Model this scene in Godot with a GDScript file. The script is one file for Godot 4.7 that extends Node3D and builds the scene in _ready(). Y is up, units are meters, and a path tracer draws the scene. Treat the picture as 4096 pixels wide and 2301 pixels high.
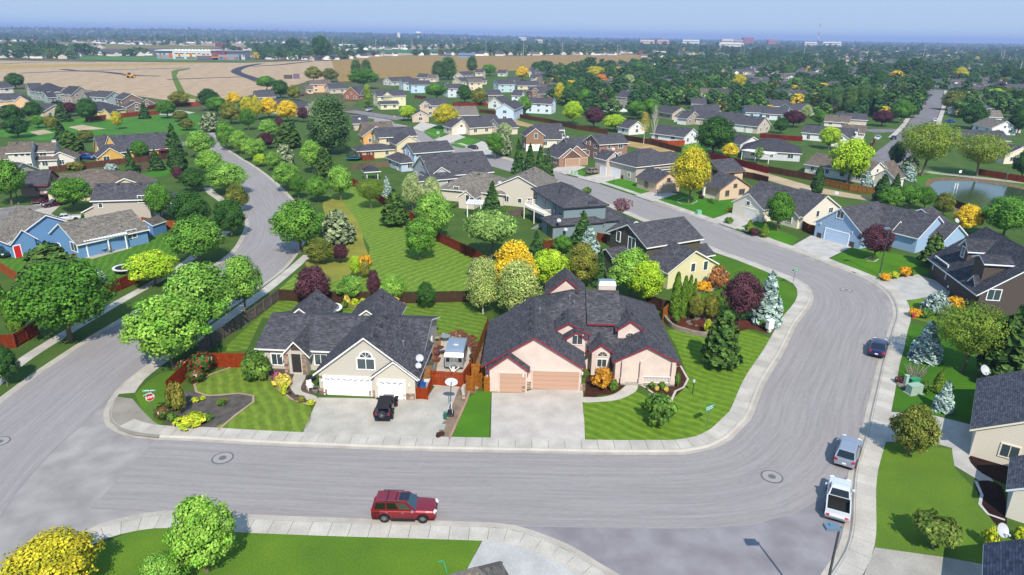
extends Node3D
func _ready():
	var cam:=Camera3D.new()
	cam.name="camera"
	cam.fov=45.699
	cam.near=0.5
	cam.far=30000.0
	cam.transform=Transform3D(Basis(Vector3.RIGHT,deg_to_rad(-20.34))*Basis(Vector3.BACK,deg_to_rad(0.8)),v3(0,36,0))
	add_child(cam)
	cam.current=true
	var env:=Environment.new()
	env.background_mode=Environment.BG_SKY
	var sky:=ProceduralSkyMaterial.new()
	sky.sky_top_color=Color(0.55,0.69,0.85)
	sky.sky_horizon_color=Color(0.66,0.74,0.83)
	sky.sky_curve=0.12
	sky.ground_bottom_color=Color(0.35,0.38,0.36)
	sky.ground_horizon_color=Color(0.66,0.74,0.83)
	env.sky=Sky.new()
	env.sky.sky_material=sky
	env.tonemap_mode=Environment.TONE_MAPPER_LINEAR
	env.tonemap_exposure=1.3
	env.sdfgi_enabled=true
	env.ssao_enabled=true
	env.ssil_enabled=true
	env.fog_enabled=true
	env.fog_density=0.00016
	env.fog_light_color=Color(0.70,0.80,1.0)
	var we:=WorldEnvironment.new()
	we.name="world"
	we.environment=env
	add_child(we)
	var sun:=DirectionalLight3D.new()
	sun.name="sun"
	sun.light_energy=1.5
	sun.light_color=Color(1.0,0.96,0.9)
	sun.light_angular_distance=0.5
	sun.shadow_enabled=true
	sun.sky_mode=DirectionalLight3D.SKY_MODE_LIGHT_ONLY
	add_child(sun)
	sun.look_at_from_position(Vector3.ZERO,v3(-0.135,-0.707,-0.694))
	make_materials()
	make_protos()
	make_ground()
	make_streets()
	make_lots()
	make_far()
	make_houses()
	make_fences()
	make_plants()
	make_vehicles()
	make_things()
const SIDE_A:=-1.0
const SIDE_B:=1.0
const SIDE_C:=-1.0
const SIDE_D:=1.0
func make_ground():
	var gr:=geo()
	gr.poly(PackedVector2Array([v2(-16000,400),v2(16000,400),v2(16000,-16000),v2(-16000,-16000)]),-0.12,q_("6a7048"))
	structure("ground",gr,"field").set_meta("label","wide plain of fields and yards reaching the horizon")
	sheet("cleared_land","pale bare earth of the cleared building land",pv([-694,-727,-685,-825,-464,-840,-322,-861,-280,-944,-260,-1014,-151,-602,-160,-547,-155,-464,-162,-360,-221,-409,-299,-465,-450,-557,-481,-500]),-0.05,q_("d2b896"),"soil")
	sheet("stubble_field","dry golden grass field beyond the poplars",pv([-249,-971,-220,-1185,-137,-1272,-4,-1287,80,-1407,209,-1443,270,-1213,124,-851,45,-790,-2,-726,-55,-570,-113,-605,-136,-548]),-0.06,q_("b39558"),"soil")
	sheet("straw_strip","yellow straw strip across the cleared land",pv([-623,-702,-523,-726,-440,-796,-385,-851,-354,-850,-377,-785,-449,-704,-473,-656,-541,-607]),-0.04,q_("cbae68"),"soil")
	sheet("green_field","irrigated green crop field beyond the excavators",pv([-381,-1502,-270,-1657,-128,-1877,-97,-1430,-158,-1340,-317,-1452]),-0.05,q_("4f8a4c"),"field")
	sheet("earth_strip","pale graded earth strip with excavators",pv([-353,-1380,-313,-1436,-159,-1339,-131,-1354,-199,-1218,-298,-1170]),-0.05,q_("d2bea0"),"soil")
	sheet("meadow","olive meadow beyond the new school",pv([-1297,-1475,-1420,-1992,-1253,-2006,-971,-1809,-651,-1749,-544,-1472,-609,-1204,-686,-1187,-968,-1507,-1035,-1450,-1034,-1173]),-0.06,q_("8f8c4c"),"field")
	sheet("lawn","green school playing ground",pv([-607,-1001,-514,-1026,-401,-911,-339,-935,-326,-898,-469,-877,-544,-896]),-0.04,q_("5f8a48"),"lawn")
	sheet("earth_strip","pale earth strip beyond the meadow",pv([-1130,-2063,-827,-2226,-676,-2296,-557,-1890,-655,-1774,-997,-1857]),-0.07,q_("c2a88a"),"soil")
	sheet("green_field","green pasture behind the poplar rows",pv([362,-1580,454,-1450,394,-1224,280,-1257]),-0.05,q_("56824a"),"field")
	sheet("stubble_field","dry field beneath the radio mast",pv([669,-1669,679,-1553,748,-1478,627,-1316,578,-1338,569,-1426]),-0.05,q_("bf9f68"),"soil")
	sheet("stubble_field","dry strip field beyond the far poplars",pv([218,-1506,349,-1573,325,-1444,193,-1331]),-0.055,q_("b89a5c"),"soil")
	sheet("stubble_field","small dry paddock near the power line",pv([566,-1253,583,-1222,496,-1051,449,-997]),-0.05,q_("b8a068"),"soil")
	sheet("earth_strip","pale lots behind the green field",pv([-333,-2049,-151,-2364,-125,-1963,-276,-1698]),-0.06,q_("c4ac90"),"soil")
	sheet("reed_ditch","green overgrown ditch across the cleared land",pv([-319,-662,-330,-698,-327,-720,-319,-701,-313,-664,-284,-597,-249,-527,-202,-433,-181,-404,-174,-389,-182,-394,-206,-432,-253,-526,-281,-583]),-0.02,q_("6f8438"),"lawn")
	var edge_a:=kerbside("around the two facing houses",pv([-96.8,-225.5,-90.3,-217.2,-82.9,-205.9,-71.7,-189.2,-60.2,-170,-51.2,-153.3,-45.4,-141,-41,-129.5,-38.8,-121.8,-38.1,-116.2,-37.4,-109.8,-37.2,-104.2,-37.7,-98.1,-40,-82.1,-41.6,-70.4,-42,-66.3,-41.9,-63.8,-41.5,-61.7,-40.9,-59.9,-40.3,-58.6,-39.3,-57.2,-37.9,-56.1,-35.8,-55.1,-33.2,-54.7,-30,-54.6,-23.5,-54.1,-17.4,-53.8,-10.3,-53.5,0.2,-53.4,9.3,-53.3,13.9,-53.4,16.2,-53.5,18.7,-54.3,21,-55.9,22.5,-57.7,24.3,-59.9,28.3,-67.5,33,-75,38.4,-84.3,41.1,-88.3,43.2,-91.5,44.9,-94.9,45.8,-97.7,46.1,-100.5,45.5,-103.1,43.7,-106.5,42.5,-109.1,40,-113.9,36.5,-120.3,22.9,-151.4,13.3,-170.4,2.9,-185.3]),SIDE_A,21,50)
	var edge_b:=kerbside("below the red car",pv([-34.9,-36.7,-34.3,-37.7,-33.9,-40.2,-33.1,-41.5,-31.7,-43,-29.9,-44.1,-27.9,-44.7,-26,-44.8,-23.1,-44.6,-20,-44.4,-14.8,-44.2,-11.3,-44.1,-6.4,-44,-2.6,-43.9,-0.5,-43.8,0.8,-43.5,2.4,-42.8,4.9,-41.3,6.8,-39.5,8,-38.5,9.9,-36.6]),SIDE_B,1,20)
	var edge_c:=kerbside("around the outside of the bend",pv([-50.3,-292.1,-40.2,-279,-20.5,-240.4,-4.6,-213.1,11.3,-191.3,22.1,-175.7,32.1,-156,40.4,-139.1,44.6,-132.3,47.9,-123.2,52.4,-114.4,53.9,-110.2,55.7,-105.8,56.8,-101.3,56.5,-96.7,55,-92.1,52.8,-87.6,50,-83.3,47.3,-78.9,43.8,-73.5,40.3,-67.7,37,-62.3,34.4,-58,30.8,-52.5,29.6,-50.4,28,-47.2,26.8,-44.7,25.9,-43.1,24.8,-41.5,23.6,-40.1,22.4,-38.8,20.8,-37.1]),SIDE_C,2,31)
	var edge_d:=kerbside("along the curved tree lined street",pv([-99.1,-224.5,-88.4,-204.1,-74.8,-177.7,-64.8,-157.9,-58.3,-143.8,-54.6,-136.1,-52.3,-130.9,-50.3,-123.9,-48.2,-113.9,-48,-107.2,-48.6,-103.7,-48.9,-101.4,-49.5,-93.5,-50.4,-87.1,-51,-82.5,-51.8,-76,-52.2,-67.8,-52,-60.8,-51.8,-54.8]),SIDE_D,0,0)
	block("yards and lawns of the block inside the streets",edge_a,pv([-13.3,-207.5,-29.6,-235.6,-49.1,-273.9,-58.5,-285.8,-62,-309,-75,-320,-104,-373,-141,-422,-152,-366,-139,-315,-103.9,-242]),q_("57703a"))
	block("lawn ground below the near street",edge_b,pv([10.2,-30.4,-37,-29.6]),q_("57703a"))
	block("yards outside the bend and beyond the upper street",edge_c,pv([60,-12,420,-12,900,-420,760,-900,250,-1000,-60,-700,-95,-460,-84,-363,-63,-333]),q_("57703a"))
	block("yards beside the curved street with the blue house",edge_d,pv([-130,-40,-300,-80,-420,-330,-330,-440,-210,-372,-140,-322,-136,-300,-108.3,-241.6]),q_("57703a"))
func make_streets():
	sheet("road","worn dark asphalt of the street junctions",pv([-140,-30,60,-20,80,-60,75,-150,12,-300,-60,-330,-120,-300,-130,-120]),0.0,q_("aaa6a5"),"asphalt")
	var lane:=even(smooth(pv([-33.2,-54.7,-30,-54.6,-23.5,-54.1,-17.4,-53.8,-10.3,-53.5,0.2,-53.4,9.3,-53.3,13.9,-53.4,16.2,-53.5,18.7,-54.3,21,-55.9,22.5,-57.7,24.3,-59.9,28.3,-67.5,33,-75,38.4,-84.3,41.1,-88.3,43.2,-91.5,44.9,-94.9,45.8,-97.7,46.1,-100.5,45.5,-103.1,43.7,-106.5,42.5,-109.1,40,-113.9,36.5,-120.3,22.9,-151.4,13.3,-170.4,2.9,-185.3,-13.3,-207.5,-29.6,-235.6,-49.1,-273.9,-58.5,-285.8])),2.0)
	var s_30:=geo()
	s_30.strip(lane,offset(lane,-9.9*SIDE_A),0.012,0.012,q_("a39f9e"),11.0,7.0)
	structure("road",s_30,"road_lane").set_meta("label","grey asphalt street in front of the two houses and round the bend")
	var left_a:=smooth(pv([-96.8,-225.5,-82.9,-205.9,-71.7,-189.2,-60.2,-170,-51.2,-153.3,-45.4,-141,-41,-129.5,-38.8,-121.8,-38.1,-116.2,-37.2,-104.2,-37.7,-98.1,-40,-82.1,-41.6,-70.4,-41.9,-64.2,-41.4,-59.3,-41.5,-53.7,-40.7,-46.7,-38.6,-39.5]),400.0)
	var s_34:=geo()
	s_34.strip(even_n(smooth(pv([-99.1,-224.5,-88.4,-204.1,-74.8,-177.7,-64.8,-157.9,-58.3,-143.8,-54.6,-136.1,-52.3,-130.9,-50.3,-123.9,-48.2,-113.9,-48.6,-103.7,-48.9,-101.4,-50.4,-87.1,-51.8,-76,-52.2,-67.8,-52,-60.8,-51.8,-55.8,-51.1,-49.8,-49.1,-42.2]),3.0),110),even_n(smooth(pv([-96.8,-225.5,-82.9,-205.9,-71.7,-189.2,-60.2,-170,-51.2,-153.3,-45.4,-141,-41,-129.5,-38.8,-121.8,-38.1,-116.2,-37.2,-104.2,-37.7,-98.1,-40,-82.1,-41.6,-70.4,-41.9,-64.2,-41.4,-59.3,-41.5,-53.7,-40.7,-46.7,-38.6,-39.5]),3.0),110),0.02,0.02,q_("a39fa0"),11.0,7.0)
	structure("road",s_34,"road_lane").set_meta("label","grey curved tree lined street")
	ribbon("road","inner street past the corner stop sign",pv([-81,-340,-73,-333,-60,-320,-49,-309]),9,0.2,q_("8f8d8e"),"asphalt")
	ribbon("road","street beyond the blue house",pv([-126.5,-132.3,-109.3,-134.9,-105,-135.8,-104.2,-139.2,-100.5,-138.8]),9.5,0.2,q_("8f8d8e"),"asphalt")
	ribbon("road","street near the red cars",pv([-101,-318,-99,-332,-99,-354,-93,-372]),8,0.2,q_("8f8d8e"),"asphalt")
	ribbon("road","side street joining the curved street",pv([-112.2,-230.6,-106.6,-232.9,-105.7,-240.4,-102.5,-242.6]),9,0.2,q_("8f8d8e"),"asphalt")
	ribbon("road","cross street running away between trees",pv([326,-550,281,-475,234,-397,200,-342,176,-303,152.8,-267.5,132.8,-238.7,116.8,-216,103.1,-197]),10.5,0.2,q_("8a888c"),"asphalt")
	ribbon("sidewalk","pale walk beside the cross street",offset(smooth(pv([326,-550,281,-475,234,-397,200,-342,176,-303,152.8,-267.5]),4.0),6.6),2.0,0.21,q_("c6c1b8"),"concrete")
	ribbon("sidewalk","pale walk on the far side of the cross street",offset(smooth(pv([326,-550,281,-475,234,-397,200,-342,176,-303,152.8,-267.5]),4.0),-6.6),2.0,0.21,q_("c6c1b8"),"concrete")
	ribbon("road","short street turning off the cross street",pv([146.8,-289.9,159.5,-293.8,167.9,-292.2]),10,0.204,q_("8a888c"),"asphalt")
	ribbon("road","highway at the far right under power poles",pv([1834,-2849,1211,-1830,780,-1144,452,-626]),14,0.0,q_("8c8c92"),"asphalt")
	ribbon("road","fresh black street on the cleared land",pv([-425,-670,-394,-645,-366,-635,-326,-600,-308,-590,-294,-590]),8,0.0,q_("4a4d55"),"asphalt")
	ribbon("road","fresh black street along the cleared land",pv([-418,-601,-406,-631,-394,-645,-375,-676,-331,-727]),6,0.0,q_("4a4d55"),"asphalt")
	ribbon("road","fresh dark street at the left of the cleared land",pv([-540,-750,-537,-795,-520,-825,-484,-826]),6,0.0,q_("4a4d55"),"asphalt")
	ribbon("road","fresh black bending street near the school",pv([-300,-845,-294,-791,-281,-729,-262,-670,-238,-622,-226,-601,-193,-540]),9,0.0,q_("4a4d55"),"asphalt")
	ribbon("road","fresh pale dark street across the cleared land",pv([-268,-548,-248,-573,-224,-596]),6,0.0,q_("4a4d55"),"asphalt")
	ribbon("road","fresh black street near the lone dark tree",pv([-286,-774,-271,-821,-268,-880,-264,-935]),8,0.0,q_("4a4d55"),"asphalt")
	sheet("road","darker blue grey asphalt in the wide outer bend",pv([0.3,-43.8,5.1,-44.7,10.8,-44.8,19.4,-46,28.1,-50.2,29.7,-50.5,28,-47.2,26.8,-44.7,25.9,-43.1,24.8,-41.5,23.6,-40.1,22.4,-38.8,20.8,-37.1,9.9,-36.6,8,-38.5,6.8,-39.5,4.9,-41.3,2.4,-42.8]),0.006,q_("9a979c"),"asphalt")
func make_lots():
	sheet("driveway","broad concrete driveway of the grey stone entry house",pv([-20.1,-62.8,-9.9,-62.7,-8.8,-62.9,-8.2,-65.6,-5.2,-65.8,-5.3,-63.2,-6.2,-58.5,-6.8,-55.4,-19.7,-55.5]),0.16,q_("bdb9b0"),"concrete")
	sheet("driveway","concrete strip under the camper trailer",pv([-8.4,-65.6,-8.5,-72.6,-8.8,-79.6,-5.8,-78.9,-4.6,-72.7,-4.6,-65.7]),0.164,q_("c4bdb0"),"concrete")
	sheet("gravel_bed","bare dirt and flagstones behind the camper trailer",rounded(pv([-9.9,-81.1,-6.5,-81,-3.6,-79.3,-3.1,-74.9,-3.4,-65,-5.1,-65.4,-5.4,-72.7,-5.9,-78,-8.3,-78.2,-8.3,-72.6,-9.1,-65.9,-9.9,-74.7])),0.158,q_("c7a484"),"gravel",0,1)
	sheet("driveway","concrete driveway of the pink stucco house",pv([-2,-64.4,1.1,-64.4,2.4,-65.2,7.8,-65.3,7.1,-55.3,-1.8,-55.2]),0.16,q_("c6c0b8"),"concrete")
	sheet("lawn","narrow strip of lawn between the two driveways",pv([-4.7,-62.4,-3.6,-64.6,-2.1,-64.6,-2,-55.4,-5.8,-55.4]),0.162,q_("5c8a2c"),"lawn")
	sheet("gravel_bed","pinkish gravel strip beside the basketball hoop",rounded(pv([-5.5,-65.8,-4.7,-65.7,-4.6,-62.6,-5.8,-55.4,-6.8,-55.5,-6.7,-58,-6.2,-59.4])),0.161,q_("cdb49c"),"gravel",0,1)
	sheet("lawn","mown front lawn of the grey stone entry house with curved edge",rounded(pv([-34,-66.1,-32.5,-68.8,-29.1,-69.4,-25.9,-66.3,-24.4,-64,-22.6,-62.3,-20.4,-61,-20.1,-56,-27.9,-56.3,-27.4,-58.5,-26.5,-61.7,-26.9,-63,-28.7,-63.4,-30.2,-63.1,-31.8,-62.9,-33.2,-63.7,-34,-65])),0.16,q_("83993e"),"mown_lawn",0.5,9)
	sheet("gravel_bed","grey gravel garden bed curving through the front lawn",rounded(pv([-34.2,-63.7,-33.1,-63.5,-31.7,-62.7,-30.2,-63,-28.6,-63.3,-27.2,-63,-26.8,-61.7,-27.5,-58.8,-27.9,-56.4,-32.3,-56.8,-33.9,-58.1,-34.5,-61.6])),0.158,q_("8d8880"),"gravel",0,1)
	sheet("gravel_bed","gravel planting bed by the stone entry",rounded(pv([-29,-69.1,-24.9,-70.5,-20.3,-62.8,-20.1,-61.2,-22.7,-62.5,-24.3,-64,-25.8,-66.3])),0.158,q_("8f7f70"),"gravel",0,1)
	sheet("footpath","curving concrete path to the stone entry",rounded(pv([-24.6,-69.5,-23.4,-69.5,-22.7,-67.2,-22.6,-65.3,-22.1,-64,-20.6,-63.2,-20.1,-62.6,-19.9,-61.9,-21.7,-62.5,-23,-63.8,-23.9,-65.5,-24.1,-67.6])),0.166,q_("c2bcb0"),"concrete",0,1)
	sheet("lawn","corner lawn with the stop sign",pv([-39.4,-63,-39.4,-65.8,-39,-67.6,-37.7,-68.4,-36.6,-67.2,-35.5,-62.4,-33.7,-57,-34.8,-57.6,-36.8,-59.6]),0.16,q_("67892f"),"lawn")
	sheet("sidewalk","wet looking corner pad of sidewalk",pv([-41,-62.4,-39.1,-62,-36.8,-59.6,-34.9,-57.8,-33,-56.4,-33,-54.9,-35.5,-55.3,-37.4,-56.2,-38.9,-57.5,-40.1,-59.4,-40.7,-61.3]),0.164,q_("9c968c"),"concrete")
	sheet("lawn","back yard lawn of the grey stone entry house",pv([-34.8,-72.8,-33.1,-89.9,-6.7,-91,-3.3,-84.8,-3.2,-76,-9.5,-79.6,-11.1,-84.5,-33.2,-83.7,-31.7,-74]),0.16,q_("78943a"),"mown_lawn",1.2,9)
	sheet("lawn","park lawn mown in long stripes",pv([-34.5,-94.2,-34.2,-101.4,-29.4,-99.7,-24.1,-101.8,-24.1,-107.8,-25.3,-115.7,-29.5,-127.2,-34.6,-141,-39.5,-149.1,-43.3,-156.9,-40.5,-166.8,-32.7,-167.3,-16.2,-127.9,-7.5,-113,0.1,-107.8,-2.5,-94.7]),0.16,q_("83a040"),"mown_lawn",-0.62,11)
	sheet("rough_grass","tall unmown grass beside the park trees",rounded(pv([-34.5,-108.4,-34.7,-116.4,-37.5,-132.7,-42.6,-149.7,-40.2,-153.8,-35,-142.7,-30.1,-130.1,-27.1,-119.3,-24.3,-110,-23.6,-103.8,-24.6,-99.9,-28.1,-98.8,-31.9,-101.5])),0.17,q_("a09a4c"),"lawn",0,1)
	sheet("lawn","broad striped lawn of the pink stucco house",pv([7.5,-62.6,10.9,-63,13.5,-65.1,14.9,-63.4,17.1,-63.5,19.1,-66.1,19.9,-68,20.4,-76.8,20.2,-81.4,21.5,-81.9,24.5,-79.5,27.1,-79.9,30.9,-82,33,-79.6,27.3,-67.7,23.4,-60,22.1,-58.1,20.3,-56.5,18,-55.7,7.2,-55.3]),0.16,q_("7a9a34"),"mown_lawn",0.9,9)
	sheet("mulch_bed","brown mulch bed beneath the amber shrub",rounded(pv([7.7,-62.8,8.1,-65.3,8.7,-68.6,12,-71.1,13.7,-70.2,12.7,-66.8,11.1,-64.6,9.5,-64.1])),0.164,q_("6d4634"),"gravel",0,1)
	sheet("mulch_bed","brown mulch bed before the white railing",rounded(pv([14,-66.8,17.8,-67.2,18.8,-70.8,19.7,-71.4,19.7,-68,18.6,-65.6,17.1,-63.6,15.8,-63.4,15.2,-65.1])),0.164,q_("74513d"),"gravel",0,1)
	sheet("mulch_bed","red brown mulch bank under the plum and blue spruce",rounded(pv([20.5,-84.8,22.6,-87.1,26.1,-88,30.5,-86,34.6,-84.5,33.3,-81.1,31.4,-82.3,27.3,-80.4,24.8,-80.2,21,-82.2])),0.166,q_("8a4e38"),"gravel",0,1)
	sheet("footpath","curving concrete path to the red front door",rounded(pv([7.5,-62.6,7.6,-63.6,9.5,-63.7,11.3,-64.6,13,-66.8,13.9,-66.8,13.5,-65.1,11.5,-63.3,9.4,-62.7])),0.17,q_("c9c3ba"),"concrete",0,1)
	sheet("lawn","corner lawn under the blue spruce by the street name post",pv([25.3,-102,35.8,-115,39.7,-109.6,42.5,-104.2,43.6,-100.5,43,-96.5,41.1,-92.3,37.2,-86.2,34,-81.8,30.5,-86,27.1,-91.8]),0.162,q_("5b8428"),"lawn")
	sheet("driveway","driveway of the pale blue garage house",pv([50.8,-120,58.1,-128.3,63.4,-121.6,54.6,-113.1]),0.16,q_("c4c2be"),"concrete")
	sheet("driveway","driveway of the cream white house",pv([41.3,-139.2,48.6,-146.8,51,-138.8,44.3,-132.2]),0.16,q_("c4c0ba"),"concrete")
	sheet("driveway","driveway of the beige porch house",pv([29.1,-161.4,36.2,-168.6,40,-163.9,32.3,-155.4]),0.16,q_("c4c0ba"),"concrete")
	sheet("driveway","driveway of the grey stucco house with the bronze car",pv([17.5,-181.9,26,-190.4,30.2,-183.9,22.1,-175.4]),0.16,q_("c8c4bc"),"concrete")
	sheet("driveway","driveway of the brown paired garage house",pv([11.1,-194.1,15.1,-203.3,21.1,-198.6,14.4,-186.1]),0.16,q_("c8c4bc"),"concrete")
	sheet("driveway","driveway of the cream corner bungalow",pv([-28.7,-248.2,-23.6,-267.8,-17.9,-256.4,-22.8,-239.2]),0.16,q_("c8c4bc"),"concrete")
	sheet("driveway","driveway past the golden tree",pv([-41.1,-279,-40,-301,-32.1,-290.2,-35.8,-269.9]),0.16,q_("c8c4bc"),"concrete")
	sheet("driveway","second drive before the white garage doors",pv([-16.4,-230.9,-11.5,-246.9,-5.8,-233.6,-8.4,-215.6]),0.16,q_("c8c4bc"),"concrete")
	sheet("lawn","front lawn between the beige and cream white houses",pv([32.7,-155.8,39.2,-162.5,45,-162.4,52.9,-156.2,48.4,-146.5,41.1,-139.2]),0.16,q_("4f8a22"),"lawn")
	sheet("lawn","front lawn with the sapling",pv([22.3,-175.4,30.2,-183.9,36,-175.9,35.9,-169.1,29.5,-161.4]),0.16,q_("55902a"),"lawn")
	sheet("lawn","small lawn with green utility boxes",pv([14.2,-186.7,19.2,-193.5,20.1,-188.8,17.2,-183]),0.16,q_("55902a"),"lawn")
	sheet("lawn","front lawn with cone shaped shrubs",pv([44.4,-131.9,51,-138.8,54.8,-125.9,50.9,-120.3]),0.16,q_("558a2a"),"lawn")
	sheet("lawn","front lawn around the bronze leaved tree",pv([54.8,-112.9,62.9,-120.6,68.8,-116.5,72.3,-112.1,68.9,-106.1,62.8,-105.1,58.6,-103,56.1,-106]),0.16,q_("5a8a24"),"lawn")
	sheet("lawn","front lawn beneath the golden tree",pv([-35,-268.9,-31.5,-287.7,-24.6,-272.3,-29.2,-250.1]),0.16,q_("558f2e"),"lawn")
	sheet("lawn","front lawn by the second white garage drive",pv([-21.9,-237.5,-17.8,-255.3,-11.9,-248.8,-17.1,-230.9]),0.16,q_("5a9230"),"lawn")
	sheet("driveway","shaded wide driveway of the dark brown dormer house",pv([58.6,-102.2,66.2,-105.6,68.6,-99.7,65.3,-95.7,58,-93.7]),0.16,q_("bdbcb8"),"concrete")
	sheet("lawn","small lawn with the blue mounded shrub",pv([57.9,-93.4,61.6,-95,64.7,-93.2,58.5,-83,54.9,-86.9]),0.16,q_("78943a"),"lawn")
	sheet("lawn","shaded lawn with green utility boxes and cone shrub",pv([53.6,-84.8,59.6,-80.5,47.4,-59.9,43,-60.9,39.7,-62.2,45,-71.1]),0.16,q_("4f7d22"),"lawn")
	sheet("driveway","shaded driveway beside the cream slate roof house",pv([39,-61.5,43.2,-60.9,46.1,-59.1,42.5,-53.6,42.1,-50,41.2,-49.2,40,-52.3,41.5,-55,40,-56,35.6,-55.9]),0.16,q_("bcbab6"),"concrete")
	sheet("lawn","wide front lawn with the weeping tree",pv([35.5,-55.8,41.4,-54.9,39.8,-51.7,39.7,-48.3,38.7,-43.8,38.3,-40.8,37.3,-39.4,32.2,-40.6,27.6,-41.5,28.8,-44.6,30.7,-48.1]),0.162,q_("6e8a36"),"lawn")
	sheet("driveway","weathered concrete drive in the bottom corner",pv([27.6,-41.5,32.6,-40.5,38.2,-38.9,35.3,-34.9,22.3,-34.6]),0.16,q_("b0aca4"),"concrete")
	sheet("mulch_bed","dark mulch bed by the entry wing",rounded(pv([42.6,-53.9,46.9,-53.1,44,-49,41.8,-51.1])),0.164,q_("4a342c"),"gravel",0,1)
	sheet("mulch_bed","dark mulch bed behind the curved edging",rounded(pv([40.4,-49.7,42.3,-49.2,39,-43.8,38.7,-45.5])),0.166,q_("4a342c"),"gravel",0,1)
	sheet("pond_bank","tan stony bank round the pond",rounded(pv([109.9,-180.9,116.3,-188.9,123.3,-190.5,130.4,-187.7,135,-178.5,135.3,-169,114.5,-140.9,102.3,-144.3,99.2,-150.5,100.7,-162.5])),0.16,q_("b8a280"),"gravel",0,1)
	sheet("pond","dark green pond reflecting the trees",rounded(pv([107.7,-174.8,113.8,-183.3,120.2,-185.3,127.5,-183.2,132.1,-174.4,131.8,-164.4,117.1,-144.4,105.4,-149,103,-155.3,103,-165.2])),0.172,q_("3c4c36"),"water",0,1)
	sheet("footpath","curving concrete path behind the pond",rounded(pv([119,-202.9,121.9,-198.7,127.9,-194.3,139.1,-185,137.5,-182.8,126,-191.3,119.8,-196.1,117.2,-199.6])),0.165,q_("b4aea4"),"concrete",0,1)
	sheet("lawn","green bank around the pond",pv([111.4,-193.1,120.6,-203.6,129.4,-196.8,141.5,-188.4,145.9,-183.4,135.3,-169,131.1,-188.8,124.4,-192.3,116,-189.4,106.7,-176.7]),0.155,q_("57892e"),"lawn")
	sheet("dirt_lane","pale bare lane between the back fences",pv([67.2,-203.4,71.7,-192.6,77.2,-175.7,87,-162.9,84.6,-159,73.4,-168.7,68,-183.3,63.8,-194.4]),0.16,q_("d6bf9e"),"soil")
	sheet("dirt_lane","dry straw lane behind the brown fence",pv([39,-254.7,48.8,-244,54.6,-232.1,51.8,-225.3,44,-232.9,36.9,-244.8]),0.16,q_("cdb078"),"soil")
	sheet("dirt_lane","dry straw lane further up behind the fence",pv([-19,-325,0,-315,12.5,-286.1,10.9,-278.4,-0.6,-297.9,-18,-313]),0.16,q_("cdb27c"),"soil")
	sheet("lawn","near lawn with worn patches below the red car",pv([-32.5,-35.7,-30.2,-40.8,-28.7,-42.1,-25.7,-42.7,-19.5,-42.5,-11.5,-42.1,-1.9,-41.8,-2.9,-38.8,-3.8,-34.2,-31.2,-33.7]),0.16,q_("6c8c34"),"lawn")
	sheet("driveway","pale driveway beside the mottled roof at the bottom",pv([-2,-41.8,0.9,-41.6,3.3,-40.5,5.4,-38.3,6.9,-34.4,-3.8,-34.2,-3,-38.4]),0.16,q_("bfc0be"),"concrete")
	sheet("lawn","back yard lawn of the blue house",pv([-86.6,-106.1,-81,-107.4,-72.7,-107.8,-69.7,-119.7,-65.2,-124,-57.5,-110.7,-57,-102.3,-59.1,-98.5,-61.3,-94.8,-67.3,-100,-75.7,-99.6]),0.158,q_("5f8c30"),"mown_lawn",0.3,9)
	sheet("driveway","driveway with the maroon pickup and car",pv([-104,-142.3,-101.7,-149.9,-99.3,-148.1,-94.3,-134.3,-95.7,-133.3]),0.16,q_("c0bab0"),"concrete")
	sheet("footpath","curving kerb walk beyond the blue house",rounded(pv([-108.5,-140.6,-103.5,-141.9,-98.2,-139.1,-92.8,-134.4,-89.8,-130.5,-90.9,-130.4,-94.3,-134.3,-98.2,-137.1,-102,-138.5,-106.6,-137.9])),0.166,q_("c2bcb0"),"concrete",0,1)
	sheet("patio","concrete patio under the white pergola",pv([-73,-108.8,-69.8,-107.5,-66.6,-113.9,-68.7,-116.7,-71.5,-115.1]),0.166,q_("bdb6a8"),"concrete")
	sheet("lawn","park lawn with play areas beyond the yellow house",pv([-179.1,-240.4,-195.5,-263.4,-186,-279.4,-184,-316,-165,-336,-141,-313,-121.3,-273.9,-122.2,-246,-150.4,-248.3,-157.7,-232.9]),0.158,q_("568a36"),"lawn")
	sheet("play_sand","pale sand play area in the park",pv([-172.5,-268.3,-171.9,-275.8,-156.3,-265.3,-163.2,-259.9]),0.162,q_("d8c6a8"),"soil")
	sheet("play_sand","second pale sand play area under the trees",pv([-178.2,-253.9,-177.1,-260.8,-168.2,-252.8,-169.7,-246.3]),0.162,q_("d0bea2"),"soil")
	sheet("ball_court","pale concrete court beside the red fence",pv([-167,-327,-159,-333,-148,-324,-151,-311,-160,-314]),0.162,q_("c8c4bc"),"concrete")
	sheet("lawn","small back lawn with brick red patch",pv([-98.2,-177.9,-95.5,-190.9,-90.9,-181.2,-93.3,-173]),0.158,q_("4f8a2c"),"lawn")
	slabs("sidewalk","pale sidewalk between trees and orange fence",offset(even(smooth(pv([-55.1,-61.9,-55.4,-65.7,-56.1,-70.5,-55.8,-79,-55.1,-87.9,-54.1,-96.5,-53.6,-102.5,-53.7,-108.2,-54.2,-117.4,-54.4,-125.3])),1.55),-0.75),offset(even(smooth(pv([-55.1,-61.9,-55.4,-65.7,-56.1,-70.5,-55.8,-79,-55.1,-87.9,-54.1,-96.5,-53.6,-102.5,-53.7,-108.2,-54.2,-117.4,-54.4,-125.3])),1.55),0.75),0.176)
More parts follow.
